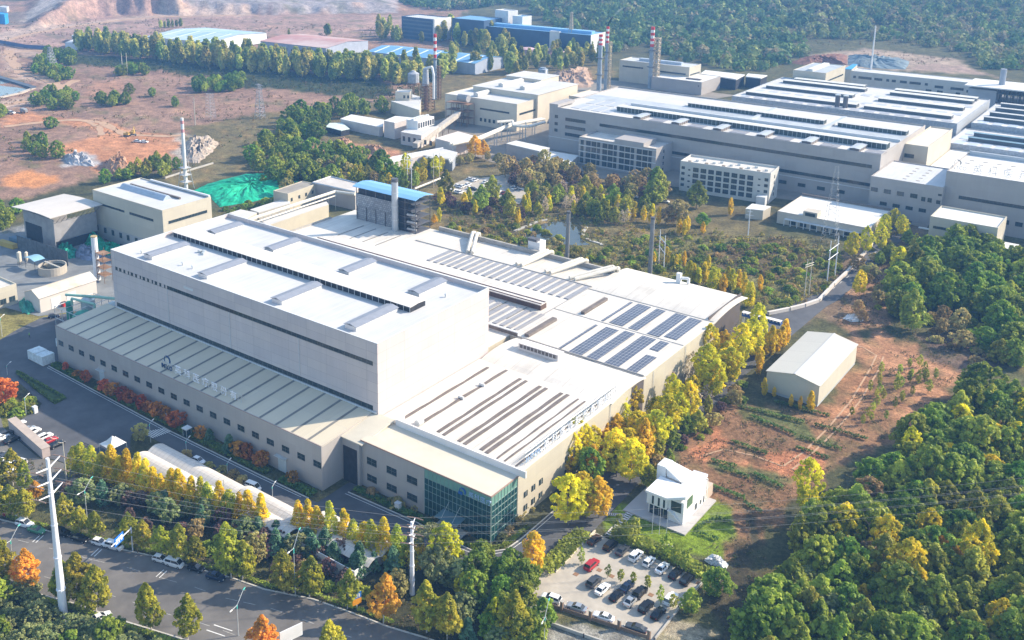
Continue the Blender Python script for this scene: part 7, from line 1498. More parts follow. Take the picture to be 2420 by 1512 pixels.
fill([C(1900,600, *p) for p in ((120,420),(300,300),(800,330),(1000,420),(1200,450),(1450,520),(1300,560),(1050,620),(760,560),(650,500),(300,500),(200,540))], 6.4,(('olive', 5),('brown', 3),('slimg', 4),('bare', 2)), "mp",
     {'olive': "olive gold tree in the copse above the pond", 'brown': "brown tree in the copse above the pond", 'slimg': "yellow green poplar in the copse above the pond", 'bare': "twiggy grey tree in the copse above the pond"}, 21,.8,130)
fill([C(1900,600, *p) for p in ((-100,150),(300,60),(640,130),(1000,200),(1450,240),(1560,330),(1300,420),(1000,330),(400,250),(100,300))], 8,(('brown', 4),('purple', 2),('olive', 1)), "mo",
     {'brown': "brown tree in the shade before the grid windowed block", 'purple': "dark plum tree in the shade before the grid windowed block", 'olive': "olive tree in the shade before the grid windowed block"}, 22,1.1,80)
fill([C(960,600, *p) for p in ((1600,330),(1750,330),(2100,380),(2420,420),(2480,560),(2200,520),(1900,480),(1650,450))], 7.5,(('purple', 5),('olive', 1),('slimg', 1)), "mq",
     {'purple': "dark plum tree between the blue roofed tower and the pond", 'olive': "olive tree between the blue roofed tower and the pond", 'slimg': "yellow green poplar between the blue roofed tower and the pond"}, 23,.95,60)
fill([(1040,560),(1200,590),(1480,630),(1560,680),(1900,740),(1990,640),(2000,590),(1830,560),(1520,560),(1400,600),(1230,520),(1080,490)], 7.8,(('obush', 5),('bush', 4),('bbush', 4)), "mm",
     {'obush': "olive bush scattered over the meadow behind the halls", 'bush': "green bush scattered over the meadow behind the halls", 'bbush': "brown bush scattered over the meadow behind the halls"}, 24,.75,150)
for i, q in enumerate(((1660,560),(1620,580),(1850,700))): pl('gold' if i == 1 else 'slimg', A(*C(960,600, *q)),(.7,.5,.6)[i], ("yellow green tree right against the blue roofed tower", "small round orange tree right of the blue roofed tower", "yellow tree before the grey parapet by the blue roofed tower")[i], None, .01)
fill([C(960,600, *p) for p in ((760,190),(800,120),(1000,140),(1060,220),(900,260))], 5,(('east', 1),), "yb", {'east': "golden olive tree right behind the flat roofed annex"}, 25,.5)
fill([C(960,600, *p) for p in ((1080,200),(1300,150),(1560,60),(1720,80),(1700,150),(1400,260),(1150,280))], 8,(('east', 3),('olive', 2)), "yc", {'east': "yellow green tree by the thin pipe rack behind the blue roofed tower", 'olive': "olive tree by the thin pipe rack behind the blue roofed tower"}, 26,.7,30)
for i, q in enumerate(((1990,1440),(2060,1430),(1940,1480),(2100,1460),(1850,1500),(2200,1500),(2330,1500))): pl('gold' if i in (0,1) else 'brown', A(*C(960,0, *q)),(1.2,.9,.8,.7,.7,.9,.8)[i], ORD[i] + " autumn tree from the golden one beside the white pipe bend", "autumn trees by the pipe bend")
# --- scrub woods left of the works
fill([C(960,0, *p) for p in ((-100,1450),(200,1200),(350,1080),(560,1010),(900,1000),(1150,990),(1150,1060),(760,1080),(650,1150),(620,1260),(330,1330),(470,1420),(900,1440),(1150,1560),(600,1700),(0,1700)) ], 12,(('scrubt', 8),('olive', 3)), "sw",
     {'scrubt': "dark green tree in the scrub wood above the green netting", 'olive': "olive tree in the scrub wood above the green netting"}, 27,1.0,170)
fill([C(960,0, *p) for p in ((480,1440),(900,1390),(1180,1430),(1120,1540),(1300,1660),(1500,1700),(900,1760),(500,1720),(200,1800))], 11,(('olive', 4),('brown', 4),('purple', 2),('scrubt', 1)), "sx",
     {'scrubt': "dark green tree on the slope behind the flat roofed annex", 'olive': "olive tree on the slope behind the flat roofed annex", 'brown': "brown tree on the slope behind the flat roofed annex", 'purple': "dark plum tree on the slope behind the flat roofed annex"}, 28,.9,60)
CL = (("left of the twin field poles", [(340,590),(470,480),(600,480),(680,540),(640,600),(480,590)]),("below the left lattice pylon", [(290,660),(330,600),(480,610),(620,700),(640,745),(520,750)]),("at the foot of the twin field poles", [(1020,680),(1120,640),(1330,630),(1320,680),(1150,700)]),
      ("right of the walled field plots", [(1690,820),(1860,700),(2230,700),(2240,830),(1900,840)]),("beside the winding dirt track", [(290,940),(400,880),(700,860),(700,1000),(400,1000)]),("in the middle of the open field", [(850,980),(900,930),(1150,920),(1140,980)]),
      ("above the dug earth at left", [(420,1180),(500,1120),(560,1200)]),("left of the grey rubble", [(220,1390),(230,1280),(330,1260),(440,1350),(400,1420),(600,1400),(560,1480),(420,1470)]),("right of the field pole", [(1530,980),(1600,940),(1670,980)]),("before the walled plots", [(1130,850),(1260,850),(1420,870),(1300,890)]),("at the left edge below the dirt track", [(-60,1120),(0,980),(30,1100)]))
for i, (d, q) in enumerate(CL):
    fill([C(0,0, *p) for p in q], 10,(('scrubt', 6),('olive', 2)), "cl", {'scrubt': "dark green tree in the clump " + d, 'olive': "olive tree in the clump " + d}, 40 + i, .8,22)
fill([C(0,600, *p) for p in ((-200,560),(0,480),(180,470),(200,600),(0,640),(-200,700))], 8,(('scrubt', 1),), "lf", {'scrubt': "dark green tree behind the grey open sided store"}, 60,.8,25)
fill([C(0,600, *p) for p in ((840,240),(1180,130),(1350,40),(1480,40),(1640,60),(1560,170),(1400,180),(1230,160),(1000,215))], 8,(('olive', 2),('scrubt', 1)), "lg", {'scrubt': "dark green tree behind the cream block", 'olive': "olive tree behind the cream block"}, 61,.7,30)
fill([C(0,600, *p) for p in ((1960,470),(2200,420),(2420,380),(2600,330),(2600,370),(2400,430),(2100,500))], 5,(('bush', 1),), "lh", {'bush': "green bush under the near edge of the green netting"}, 62,.8,40)
# --- poplar belt across the far field
BELT = [C(0,0, *p) for p in ((640,470),(760,470),(900,500),(1300,550),(1600,590),(2000,640),(2420,690))] + [C(960,0, *p) for p in ((600,720),(1000,760),(1400,780),(1700,760),(1720,700),(1380,660),(1000,640),(500,600),(100,560))] + [C(0,0, *p) for p in ((2000,540),(1600,500),(1300,470),(1000,430),(760,420))]
fill(BELT, 11,(('belt', 1),), "belt", {'belt': "tall poplar in the long belt across the far field"}, 63,1.0,280)
fill([C(960,0, *p) for p in ((1650,330),(1760,290),(2000,330),(2260,380),(2380,500),(2420,700),(2300,700),(2100,640),(1880,700),(1700,690),(1660,560),(2250,560),(2230,500),(1640,400))], 17,(('belt', 1),), "belt2", {'belt': "tall poplar round the dark blue works"}, 64,1.0,110)
fill([C(1900,0, *p) for p in ((0,560),(120,560),(420,480),(800,420),(900,470),(950,560),(800,640),(600,600),(400,680),(350,640),(100,700),(0,690))], 15,(('belt', 1),), "belt3", {'belt': "poplar between the pink tanks and the silo"}, 65,.75,90)
fill([C(960,0, *p) for p in ((1060,270),(1300,260),(1330,300),(1600,330),(1650,400),(1400,400),(1100,390))], 19,(('belt', 1),), "belt4", {'belt': "poplar in front of the dark office slab"}, 66,.85,60)
pl('belt', A(*C(960,0,655,325)),.9, "lone round poplar above the red roofed shed", None, .01); pl('belt', A(*C(960,0,300,320)),.45, "small lone tree left of the red roofed shed", None, .01)
for i in range(6): pl('belt', A(*C(0,0,1460 + i * 36,255 - i * 3)),.5, ORD[i] + " low tree from the left above the pale blue roofed shed", "low trees above the pale blue roof")
for i in range(7): pl('belt', A(*C(960,0,120 + i * 78,480 + i * 12)),.6, ORD[i] + " autumn poplar from the left before the red roofed shed", "autumn poplars before the red roof")
# --- far woods, one mass
def wood(name, label, pts, hts, cols, leaf=1.0, nl=44, seed=5):
    rs = np.random.RandomState(seed); n = len(pts); ci = np.repeat(np.arange(n), nl); N = n * nl; P = np.array(pts); Hh = np.array(hts)
    d = rs.normal(size=(N, 3)); d /= np.linalg.norm(d, axis=1)[:, None]; d[:, 2] = np.abs(d[:, 2]) * 1.0 - .12
    lob = 1 + .3 * np.sin(d[:, 0] * 5 + ci * 1.7) * np.cos(d[:, 1] * 5 + ci * 2.3)
    c = P[ci] + d * (Hh[ci] * lob * rs.uniform(.75,1, N))[:, None] * np.array((.55,.55,.8)) + np.array((0,0,.15)) * Hh[ci][:, None]
    nrm = d + rs.normal(size=(N, 3)) * .45; nrm /= np.linalg.norm(nrm, axis=1)[:, None]; a = np.cross(nrm, rs.normal(size=(N, 3))); a /= np.linalg.norm(a, axis=1)[:, None]; b = np.cross(nrm, a)
    s = (leaf * Hh[ci] / 9 * rs.uniform(.6,1.3, N))[:, None]; V = np.stack([c - a * s - b * s * .6, c + a * s * .4 - b * s, c + a * s + b * s * .6, c - a * s * .4 + b * s], 1).reshape(-1,3)
    T = np.repeat(np.array(cols)[ci] * rs.uniform(.8,1.2, N)[:, None], 4,0); o0 = P.mean(0)
    me = np_mesh(name, V - o0, np.arange(N * 4).reshape(-1,4), MATS.get("wood_foliage") or vcol_mat("wood_foliage", .8, True, ((.02,.2),)), T)
    o = bpy.data.objects.new(name, me); COL.objects.link(o); o.location = o0; tag(o, label, "woodland"); o["kind"] = "stuff"; return o
rs = np.random.RandomState(77)
FW = [C(1900,0,900,480), C(1900,0,1000,480), C(1900,0,1180,430), C(1900,0,1300,420), C(1900,0,1500,560), C(1900,0,1750,570), C(1900,0,2100,640), C(1900,0,2400,660), C(2840,0,60,640), C(2840,0,250,580), C(2840,0,500,500), C(2840,0,740,470), C(2840,0,780,400), C(2840,0,1300,440), C(2840,0,1680,480), C(2840,0,1700,620), C(2840,0,2450,640), C(2840,0,2700,640)]
Xs = rs.uniform(-1500,500,60000); Ys = rs.uniform(650,2600,60000); zz = hgt(Xs, Ys); qx, qy, dp = proj(Xs, Ys, zz)
gx_, gy_, _ = proj(Xs, Ys, 0.0)
topk = inpoly(gx_, gy_, FW + [(2560,-110),(1000,-110),(940,10),(1040,25),(1180,25),(1250,30),(1300,70),(1420,80),(1430,110)])
clear = inpoly(gx_, gy_, [C(2840,0, *p) for p in ((390,350),(800,380),(1300,400),(1700,470),(2000,500),(1980,640),(1300,640),(740,500),(500,500))])
corr = inpoly(gx_, gy_, [(1090,0),(1200,0),(1250,22),(1150,22)]) & (rs.rand(60000) < .5)
k = topk & ~clear & ~corr; X_, Y_, Z_ = Xs[k], Ys[k], zz[k]
cell = {}; sel = []
for i in range(len(X_)):
    s = 10.5; key = (int(X_[i] / s), int(Y_[i] / s))
    if key not in cell: cell[key] = 1; sel.append(i)
X_, Y_, Z_ = X_[sel], Y_[sel], Z_[sel]; n = len(X_); print("wood trees", n)
pal = 2.1 * np.array([(.06,.10,.03),(.09,.13,.04),(.13,.15,.05),(.05,.085,.035),(.15,.13,.075),(.13,.14,.055),(.11,.13,.06)])
wf = fbm(X_, Y_, 200,3,31); px_, _, _ = proj(X_, Y_, 0.0)
pi_ = np.where(rs.rand(n) < np.clip(.18 + .25 * wf + (px_ > 1900) * .22,0,.7), rs.choice([4,5,6], n), rs.choice([0,1,2,3,3], n))
hh = rs.uniform(4.5,14, n) * (1 + .25 * wf) * np.where(px_ > 2000,.85,1)
wood("far_wood", "hazy mixed wood covering the rising ground beyond the works to the picture's top", np.stack([X_, Y_, Z_], 1), hh, pal[pi_], 1.25,46)
Xs = rs.uniform(-1500,-100,60000); Ys = rs.uniform(250,1500,60000); gx_, gy_, _ = proj(Xs, Ys, 0.0); f1 = fbm(Xs, Ys, 90,3,41)
k = (gx_ > -80) & (gx_ < 2500) & (gy_ > 45) & (gy_ < 400) & (f1 > .02) & (rs.rand(60000) < .5)
kk = inpoly(gx_, gy_, [(-100,60),(340,40),(900,60),(900,110),(600,130),(160,90),(150,180),(860,200),(900,240),(780,330),(700,440),(480,400),(430,400),(0,500),(-100,400)]) | inpoly(gx_, gy_, [C(2840,0, *p) for p in ((390,350),(1300,400),(1980,500),(1980,640),(1300,620),(1100,520),(740,480))])
k &= kk; X_, Y_ = Xs[k], Ys[k]; n = len(X_); print("scrub", n)
wood("field_scrub", "low brown and green scrub dotted over the open fields and clearings", np.stack([X_, Y_, hgt(X_, Y_)], 1), rs.uniform(1.0,2.6, n), np.array([(.16,.10,.05),(.10,.11,.03),(.19,.12,.07),(.07,.10,.025)])[rs.randint(0,4, n)], 1.3,12,6)
Xs = rs.uniform(-1100,-250,40000); Ys = rs.uniform(450,1000,40000); gx_, gy_, _ = proj(Xs, Ys, 0.0)
k = inpoly(gx_, gy_, [(190,140),(430,148),(640,168),(900,200),(1010,200),(1010,250),(900,238),(700,215),(560,205),(330,165),(190,158)]) & (rs.rand(40000) < .45); X_, Y_ = Xs[k], Ys[k]; n = len(X_)
o = wood("belt_undergrowth", "dark undergrowth in the shade along the poplar belt's near edge", np.stack([X_, Y_, np.zeros(n)], 1), rs.uniform(1.5,4, n), np.array([(.05,.075,.02),(.08,.10,.03),(.11,.10,.04)])[rs.randint(0,3, n)], 1.2,14,13); o["category"] = "scrub"  # shadow of the poplars is put into the dark scrub colours
Xs = rs.uniform(-300,-80,30000); Ys = rs.uniform(300,520,30000); gx_, gy_, _ = proj(Xs, Ys, 0.0); f1 = fbm(Xs, Ys, 30,3,45)
k = inpoly(gx_, gy_, [(1030,500),(1080,450),(1240,480),(1520,540),(1850,560),(2000,600),(2000,650),(1880,735),(1700,705),(1500,650),(1300,600),(1100,555)]) & (f1 > -.35) & (rs.rand(30000) < .22) & ~inpoly(Xs, Ys, [(v.x, v.y) for v in PONDP]) & (Ys > 334)
k &= ~((Xs > -212) & (Xs < -200) & (Ys < 330)); X_, Y_ = Xs[k], Ys[k]; n = len(X_)
o = wood("meadow_scrub", "continuous low olive, golden and brown scrub over the meadow round the pond", np.stack([X_, Y_, np.zeros(n)], 1), rs.uniform(.9,2.6, n), np.array([(.30,.28,.07),(.34,.28,.06),(.17,.20,.05),(.30,.21,.10),(.50,.38,.05),(.14,.15,.05)])[rs.choice(6, n, p=[.3,.14,.22,.18,.06,.1])], 1.5,16,12); o["category"] = "scrub"
Xs = rs.uniform(-260,-20,60000); Ys = rs.uniform(90,480,60000); gx_, gy_, _ = proj(Xs, Ys, 0.0); f1 = fbm(Xs, Ys, 24,3,43)
zones = [([(1600,1100),(1720,960),(1900,960),(2010,1000),(1950,1120),(1850,1200),(1780,1330),(1700,1300)], -.1),([(2020,820),(2080,780),(2190,840),(2260,890),(2140,1010),(1960,1120),(1900,1090),(2060,860)], .1),([(1030,500),(1230,520),(1520,560),(1950,560),(2000,640),(1870,740),(1600,690),(1300,600),(1100,560)], -.5),([(1440,1200),(1600,1180),(1700,1300),(1740,1340),(1600,1330),(1440,1280)], -9),([(2000,620),(2140,600),(2300,900),(2200,860),(2060,780),(1980,770)], -.3),([(1720,1250),(1850,1150),(1820,1512),(1700,1512)], -.2),([(60,1090),(240,1120),(900,1380),(1180,1512),(900,1512),(60,1250)], -.4)]
k = np.zeros(60000, bool)
for poly, th in zones: k |= inpoly(gx_, gy_, poly) & (f1 > th)
k &= rs.rand(60000) < .8
yardp = inpoly(Xs, Ys, YARD) | inpoly(Xs, Ys, [(v.x, v.y) for v in LOT]); hallp = (Xs > -300) & (Xs < -120) & (Ys > 165) & (Ys < 331); pond = inpoly(Xs, Ys, [(v.x, v.y) for v in PONDP]); gh = (Xs > -99) & (Xs < -82) & (Ys > 291) & (Ys < 329); road = inpoly(Xs, Ys, [(v.x, v.y) for v in FARK + NEARK[::-1]]); vil = (Xs > -104) & (Xs < -86) & (Ys > 206) & (Ys < 228)
k &= ~(yardp | hallp | pond | gh | road | vil); X_, Y_ = Xs[k], Ys[k]; n = len(X_); print("tufts", n)
lawn = (inpoly(*proj(X_, Y_, 0.0)[:2], [(1440,1200),(1600,1180),(1750,1200),(1740,1270),(1600,1310),(1440,1280)]))
cols = np.where(lawn[:, None], np.array((.13,.19,.035)), np.array([(.16,.12,.07),(.11,.12,.05),(.20,.16,.09),(.08,.10,.04)])[rs.randint(0,4, n)])
o = wood("rough_grass", "rough grass and weeds over the banks, garden earth and meadow", np.stack([X_, Y_, np.zeros(n)], 1), np.where(lawn, .3, rs.uniform(.4,1.1, n)), cols, 1.6,7,8); o["category"] = "grass"
# ================================================================ VEHICLES
def paint(name, c, met=.3): return mat(name, c, .28,.03,.3, metal=met, spec=.5)
PAINT = {'white': paint("white_car_paint", (.78,.79,.80),.0), 'black': paint("black_car_paint", (.012,.012,.014)), 'grey': paint("dark_grey_car_paint", (.07,.075,.085)), 'silver': paint("silver_car_paint", (.42,.44,.46),.5),
         'red': paint("red_car_paint", (.40,.02,.025),.1), 'brown': paint("brown_car_paint", (.07,.04,.03)), 'green': paint("green_car_paint", (.05,.20,.10),.1), 'navy': paint("navy_car_paint", (.015,.03,.07)), 'darkred': paint("dark_red_car_paint", (.16,.015,.02),.1)}
TYRE = mat("tyre_rubber", (.015,.015,.016),.85,.1); RIMM = mat("alloy_rim", (.45,.46,.48),.35,.05, metal=.6); CARG = mat("car_glass", (.012,.016,.02),.08,.1, spec=.8)
LAMPW = mat("clear_lamp_lens", (.7,.7,.68),.2,.02); LAMPR = mat("red_lamp_lens", (.35,.01,.01),.3,.02)
CARS = {}
def loft(mb, secs, m=0):
    n = len(secs[0]); k = len(secs); v = [p for s in secs for p in s]
    f = [(j * n + i, j * n + (i + 1) % n, (j + 1) * n + (i + 1) % n, (j + 1) * n + i) for j in range(k - 1) for i in range(n)]
    return mb.add(v, f + [tuple(range(n - 1,-1,-1)), tuple(range((k - 1) * n, k * n))], m)
def car_proto(kind, col):
    key = (kind, col)
    if key in CARS: return CARS[key]
    e = empty(col + "_" + kind if False else {'sedan': "parked_sedan", 'suv': "parked_suv", 'van': "parked_van", 'hatch': "parked_hatchback"}[kind], (0,0,0)); e["category"] = "car"; e["label"] = "car"
    D = {'sedan': (4.7,.90,1.45,.92, [(-2.35,.62,.62),(-2.25,.82,.95),(-1.5,.90,1.02),(.0,.90,.98),(1.0,.90,.96),(1.9,.86,.84),(2.28,.74,.70),(2.35,.6,.55)], [(-1.75,.62,1.0),(-1.05,.60,1.42),(.15,.60,1.45),(.95,.66,.98)]),
         'hatch': (4.1,.86,1.52,.92, [(-2.05,.70,.75),(-1.98,.80,.98),(-1.3,.86,1.02),(.0,.86,.98),(.9,.85,.96),(1.7,.80,.86),(2.0,.68,.70),(2.05,.6,.55)], [(-1.95,.66,1.0),(-1.55,.62,1.48),(.1,.62,1.52),(.95,.66,.98)]),
         'suv': (4.7,.94,1.72,1.0, [(-2.35,.76,.80),(-2.28,.88,1.10),(-1.5,.94,1.14),(.0,.94,1.10),(1.0,.94,1.08),(1.95,.90,1.0),(2.28,.80,.84),(2.35,.68,.6)], [(-2.2,.72,1.12),(-1.9,.68,1.68),(.25,.68,1.72),(1.05,.74,1.10)]),
         'van': (4.5,.86,1.9,1.05, [(-2.25,.80,.9),(-2.2,.85,1.2),(-1.0,.86,1.2),(.6,.86,1.18),(1.4,.85,1.1),(1.95,.82,.98),(2.2,.74,.82),(2.25,.66,.6)], [(-2.2,.74,1.2),(-2.1,.72,1.86),(1.0,.72,1.9),(1.75,.76,1.12)])}[kind]
    L, wd, top, belt, bs, gs = D; P = PAINT[col]
    mb = MB(); secs = []
    for x, w, z in bs:
        zb = .24 if abs(x) < L / 2 - .12 else .34; secs.append([(x, -w * .92, zb),(x, -w, zb + .18),(x, -w, z - .14),(x, -w * .9, z),(x, w * .9, z),(x, w, z - .14),(x, w, zb + .18),(x, w * .92, zb)])
    loft(mb, secs); mb.build("body", P, e, smooth=False)
    mb = MB(); secs = []
    for i, (x, w, z) in enumerate(gs):
        zb = bs[3][2] - .03; wb = wd * .9
        secs.append([(x, -wb, zb),(x, -w, max(z, zb + .02)),(x, w, max(z, zb + .02)),(x, wb, zb)])
    loft(mb, secs); mb.build("windows", CARG, e)
    mb = MB(); x0, w0, z0 = gs[1]; x1, w1, z1 = gs[2]; mb.add([(x0,-w0 - .02, z0 + .015),(x1,-w1 - .02, z1 + .015),(x1, w1 + .02, z1 + .015),(x0, w0 + .02, z0 + .015),(x0,-w0 - .02, z0 - .05),(x1,-w1 - .02, z1 - .05),(x1, w1 + .02, z1 - .05),(x0, w0 + .02, z0 - .05)], [(0,1,2,3),(0,4,5,1),(1,5,6,2),(2,6,7,3),(3,7,4,0)])
    wbq = wd * .9; zb = bs[3][2]
    for (xa, wa, za),(xb, wb2, zb2) in ((gs[0], gs[1]),(gs[3], gs[2])):
        for s in (-1,1): mb.tube((xa, s * wbq, zb),(xb, s * (wb2 + .01), zb2),.045, n=4)
    xm = (x0 + x1) / 2
    for s in (-1,1): mb.tube((xm, s * (wbq + .005), zb),(xm, s * (w0 + .015), z0),.05, n=4)
    mb.build("roof", P, e)
    for sx in (-1,1):
        for sy in (-1,1):
            x = sx * (L / 2 - .88); y0 = sy * (wd - .2); y1 = sy * (wd + .015); mb = MB(); mb.tube((x, y0,.33),(x, y1,.33),.33,.33,12,0); mb.tube((x, y1 - sy * .01,.33),(x, y1 + sy * .012,.33),.2,.2,8,1); mb.build("wheel", [TYRE, RIMM], e)
    for s in (-1,1):
        mb = MB(); x = L / 2; mb.box(x - .16, x - .03 + .05, s * wd * .62 - .14, s * wd * .62 + .14,.6,.72); mb.build("headlight", LAMPW, e)
        mb = MB(); mb.box(-x - .01,-x + .12, s * wd * .68 - .12, s * wd * .68 + .12,.72,.86); mb.build("tail_light", LAMPR, e)
    PROTO_KIDS[e.name] = list(e.children)
    for ch in e.children: PROTO_KIDS[ch.name] = []
    USED[e.name] = False; CARS[key] = e; return e
WLOC_OK = True
def car(kind, col, p, heading, label, group, sc=1.0): return place(car_proto(kind, col),(p.x, p.y, .05), heading, sc, label, group)
UPY = R(90)
Y1 = R(88)
rowA = [((810,612), 'sedan', 'brown', "dark brown sedan at the left end of the car park's upper row"),((955,665), 'suv', 'black', "black car second from the left in the car park's upper row"),((1065,708), 'sedan', 'grey', "grey sedan left of the three white cars in the upper row"),
        ((1185,757), 'suv', 'white', "leftmost of the three white cars in the car park's upper row"),((1305,810), 'hatch', 'white', "middle of the three white cars in the car park's upper row"),((1425,868), 'sedan', 'white', "rightmost of the three white cars in the car park's upper row"),
        ((1545,918), 'sedan', 'black', "black sedan next to the white cars in the car park's upper row"),((1650,972), 'suv', 'black', "black off-roader at the right end of the car park's upper row"),
        ((785,840), 'suv', 'red', "bright red car standing alone near the car park's left"),((805,992), 'suv', 'grey', "dark car left of the white sedan in the middle row"),((882,1060), 'sedan', 'white', "white sedan at the front of the car park's middle row"),
        ((1012,1115), 'sedan', 'black', "black sedan right of the white sedan in the middle row"),((1105,1035), 'sedan', 'navy', "dark blue sedan tucked behind a small tree in the middle"),((1140,1165), 'sedan', 'silver', "silver grey sedan in the car park's front row"),
        ((1222,1092), 'suv', 'black', "black car under the small round tree in the middle"),((1278,1220), 'suv', 'black', "black car second from the right in the car park's front row"),((1388,1280), 'sedan', 'black', "black sedan at the right end of the car park's front row"),
        ((1502,1150), 'suv', 'white', "white off-roader alone near the car park's right corner")]
for q, k, c_, lab in rowA: car(k, c_, A(*C(1900,1775, q[0] - 12, q[1] + 12)), Y1, lab, "cars in the villa car park")
for q, k, c_, lab in (((408,1150), 'suv', 'white', "white off-roader driving first behind the car park fence"),((640,1228), 'sedan', 'silver', "silver sedan driving behind the car park fence"),((885,1315), 'sedan', 'white', "white sedan driving behind the car park fence"),((1180,1415), 'sedan', 'grey', "grey sedan driving last along the car park fence")):
    a_ = A(*C(1900,1775,640,1228)); b_ = A(*C(1900,1775,1180,1415)); hd = math.atan2(b_.y - a_.y, b_.x - a_.x); car(k, c_, A(*C(1900,1775, q[0] - 5, q[1] + 10)), hd + math.pi, lab, "cars on the lane by the fence")
def alongroad(q, off=0):
    return math.atan2(FARK[7].y - FARK[2].y, FARK[7].x - FARK[2].x)
for q, k, c_, lab in (((228,478), 'suv', 'white', "white off-roader at the far kerb, left of the tall white pole"),((335,535), 'sedan', 'green', "green taxi at the far kerb just left of the tall white pole"),((560,555), 'suv', 'black', "black off-roader at the far kerb just right of the tall pole"),((725,610), 'sedan', 'black', "black sedan at the far kerb between an off-roader and a white hatchback"),
                    ((908,648), 'hatch', 'white', "white hatchback at the far kerb left of the blue road sign"),((1040,684), 'van', 'white', "white van parked right under the blue road sign"),((1462,800), 'hatch', 'white', "left one of two white cars further along the far kerb"),((1588,842), 'van', 'white', "right one of two white cars further along the far kerb"),
                    ((1960,958), 'sedan', 'navy', "dark blue sedan at the right end of the far kerbside line"),((1780,880), 'hatch', 'black', "small black car between the two white cars and the navy sedan")):
    car(k, c_, A(*C(0,1775, *q)), alongroad(q), lab, "cars along the boulevard")
car('hatch', 'white', A(*C(0,1775,210,1010)), alongroad(0) - .5, "white car under the rusty orange near kerb tree", "cars along the boulevard"); car('sedan', 'white', A(*C(0,1775,915,1330)), R(78), "white sedan nosing into the grove at the near kerb", "cars along the boulevard")
def Zs(x, y): return A(x * .125, y * .125 + 945)
for q, k, c_, hd, lab in (((345,490), 'sedan', 'white', 52, "white sedan nearest the orange tree in the staff car park"),((560,590), 'hatch', 'silver', 52, "silver car half hidden behind a white one in the staff car park"),((625,635), 'suv', 'white', 52, "white off-roader beside the silver car in the staff car park"),((850,735), 'suv', 'white', 52, "white off-roader next to the red car in the staff car park"),
                          ((945,800), 'sedan', 'red', 52, "dark red sedan in the staff car park"),((1070,878), 'sedan', 'black', 52, "black sedan nearest the concrete pole in the staff car park"),((30,740), 'sedan', 'white', 52, "white sedan cut by the left edge behind the low wall"),((130,670), 'hatch', 'grey', 52, "grey car at the left end of the low wall"),
                          ((225,790), 'sedan', 'black', 52, "black sedan in front of the low wall's left end"),((150,1105), 'suv', 'grey', 52, "grey off-roader in the lower bays of the staff car park"),((30,1170), 'sedan', 'white', 52, "white sedan cut by the left edge in the lower bays"),((140,1255), 'sedan', 'silver', 52, "silver sedan in the lower bays of the staff car park"),
                          ((355,1215), 'suv', 'white', 200, "white off-roader parked nose out in the lower bays"),((130,1400), 'sedan', 'white', 52, "white sedan at the very bottom of the lower bays"),((250,1180), 'hatch', 'silver', 52, "silver hatchback right of the grey off-roader in the lower bays"),((-60,1120), 'suv', 'black', 52, "black off-roader cut by the left edge in the lower bays"),((-40,800), 'sedan', 'silver', 52, "silver sedan cut by the left edge behind the low wall"),((60,1330), 'sedan', 'navy', 52, "dark blue sedan lowest in the staff car park bays")):
    p_ = Zs(*q); car(k, c_, p_, UPY if hd == 52 else R(hd), lab, "cars in the staff car park")
car('hatch', 'white', AC(0,1200,1805,1295), R(5), "white car behind the corrugated shed on the ring road", None); car('van', 'white', AC(0,1775,2300,145), R(5), "white van behind the corrugated shed's middle", None)
def farcar_mesh(col):
    mb = MB(); loft(mb, [[(x, -w, .3),(x, -w, z),(x, w, z),(x, w, .3)] for x, w, z in ((-2.3,.8,.8),(-2.1,.9,1.0),(1.4,.9,.95),(2.3,.8,.7))], 0)
    loft(mb, [[(x, -.78,.95),(x, -.66, z),(x, .66, z),(x, .78,.95)] for x, z in ((-1.9,1.0),(-1.3,1.5),(.3,1.5),(1.1,1.0))], 1); mb.box(-1.3,.3,-.64,.64,1.5,1.53,0)
    for sx in (-1.4,1.4):
        for sy in (-.9,.9): mb.tube((sx, sy - .1,.33),(sx, sy + .02,.33),.33, n=8, m=2)
    return mb
FC = {}
for c_ in ('white', 'black', 'darkred', 'silver'):
    o = farcar_mesh(c_).build("small_parked_car", [PAINT[c_], CARG, TYRE], None, org=Vector((0,0,0))); tag(o, "car", "car"); PROTO_KIDS[o.name] = []; USED[o.name] = False; FC[c_] = o
for i, (x, y, c_) in enumerate(((1945,172, 'white'),(1990,182, 'white'),(2085,197, 'white'),(2160,215, 'black'),(1835,236, 'white'),(1875,240, 'white'),(1925,222, 'white'),(1945,252, 'white'),(1975,262, 'black'),(1780,275, 'white'),(1855,290, 'white'),(2100,285, 'white'),(2190,275, 'white'),(2250,298, 'darkred'),(2005,322, 'black'),(2120,350, 'white'),(2195,362, 'white'),(2350,255, 'white'),(1830,285, 'white'),(2240,345, 'black'))):
    place(FC[c_], tuple(A(*C(960,600, x, y + 10)).to_2d()) + (.05,), R(90) if i % 4 else R(0),1.0, ORD[i] + " small " + {'white': 'white', 'black': 'black', 'darkred': 'dark red', 'silver': 'silver'}[c_] + " car counted from the top corner of the visitor car park", "cars in the visitor car park")
for i, (x, y) in enumerate(((1155,340),(1340,375),(1438,384),(520,215),(75,255),(150,270))): place(FC['white'], tuple(A(*C(1900,600, x, y)).to_2d()) + (.05,), R(10),1.0,("white car left of the pair below the grid windowed block", "white car below the end of the grid windowed block", "small white car furthest right below the grid windowed block", "white car among trees left of the grid windowed block", "white car at the far corner of the upper parking", "silvery white car among the plum trees")[i], None)
place(FC['white'], tuple(A(*C(2840,600,1100,710)).to_2d()) + (.05,), R(90),1.2, "white pickup on the upper lane by the canteen", None); place(FC['black'], tuple(A(*C(2840,600,1050,765)).to_2d()) + (.05,), R(90),1, "dark car parked on the upper lane's verge", None)
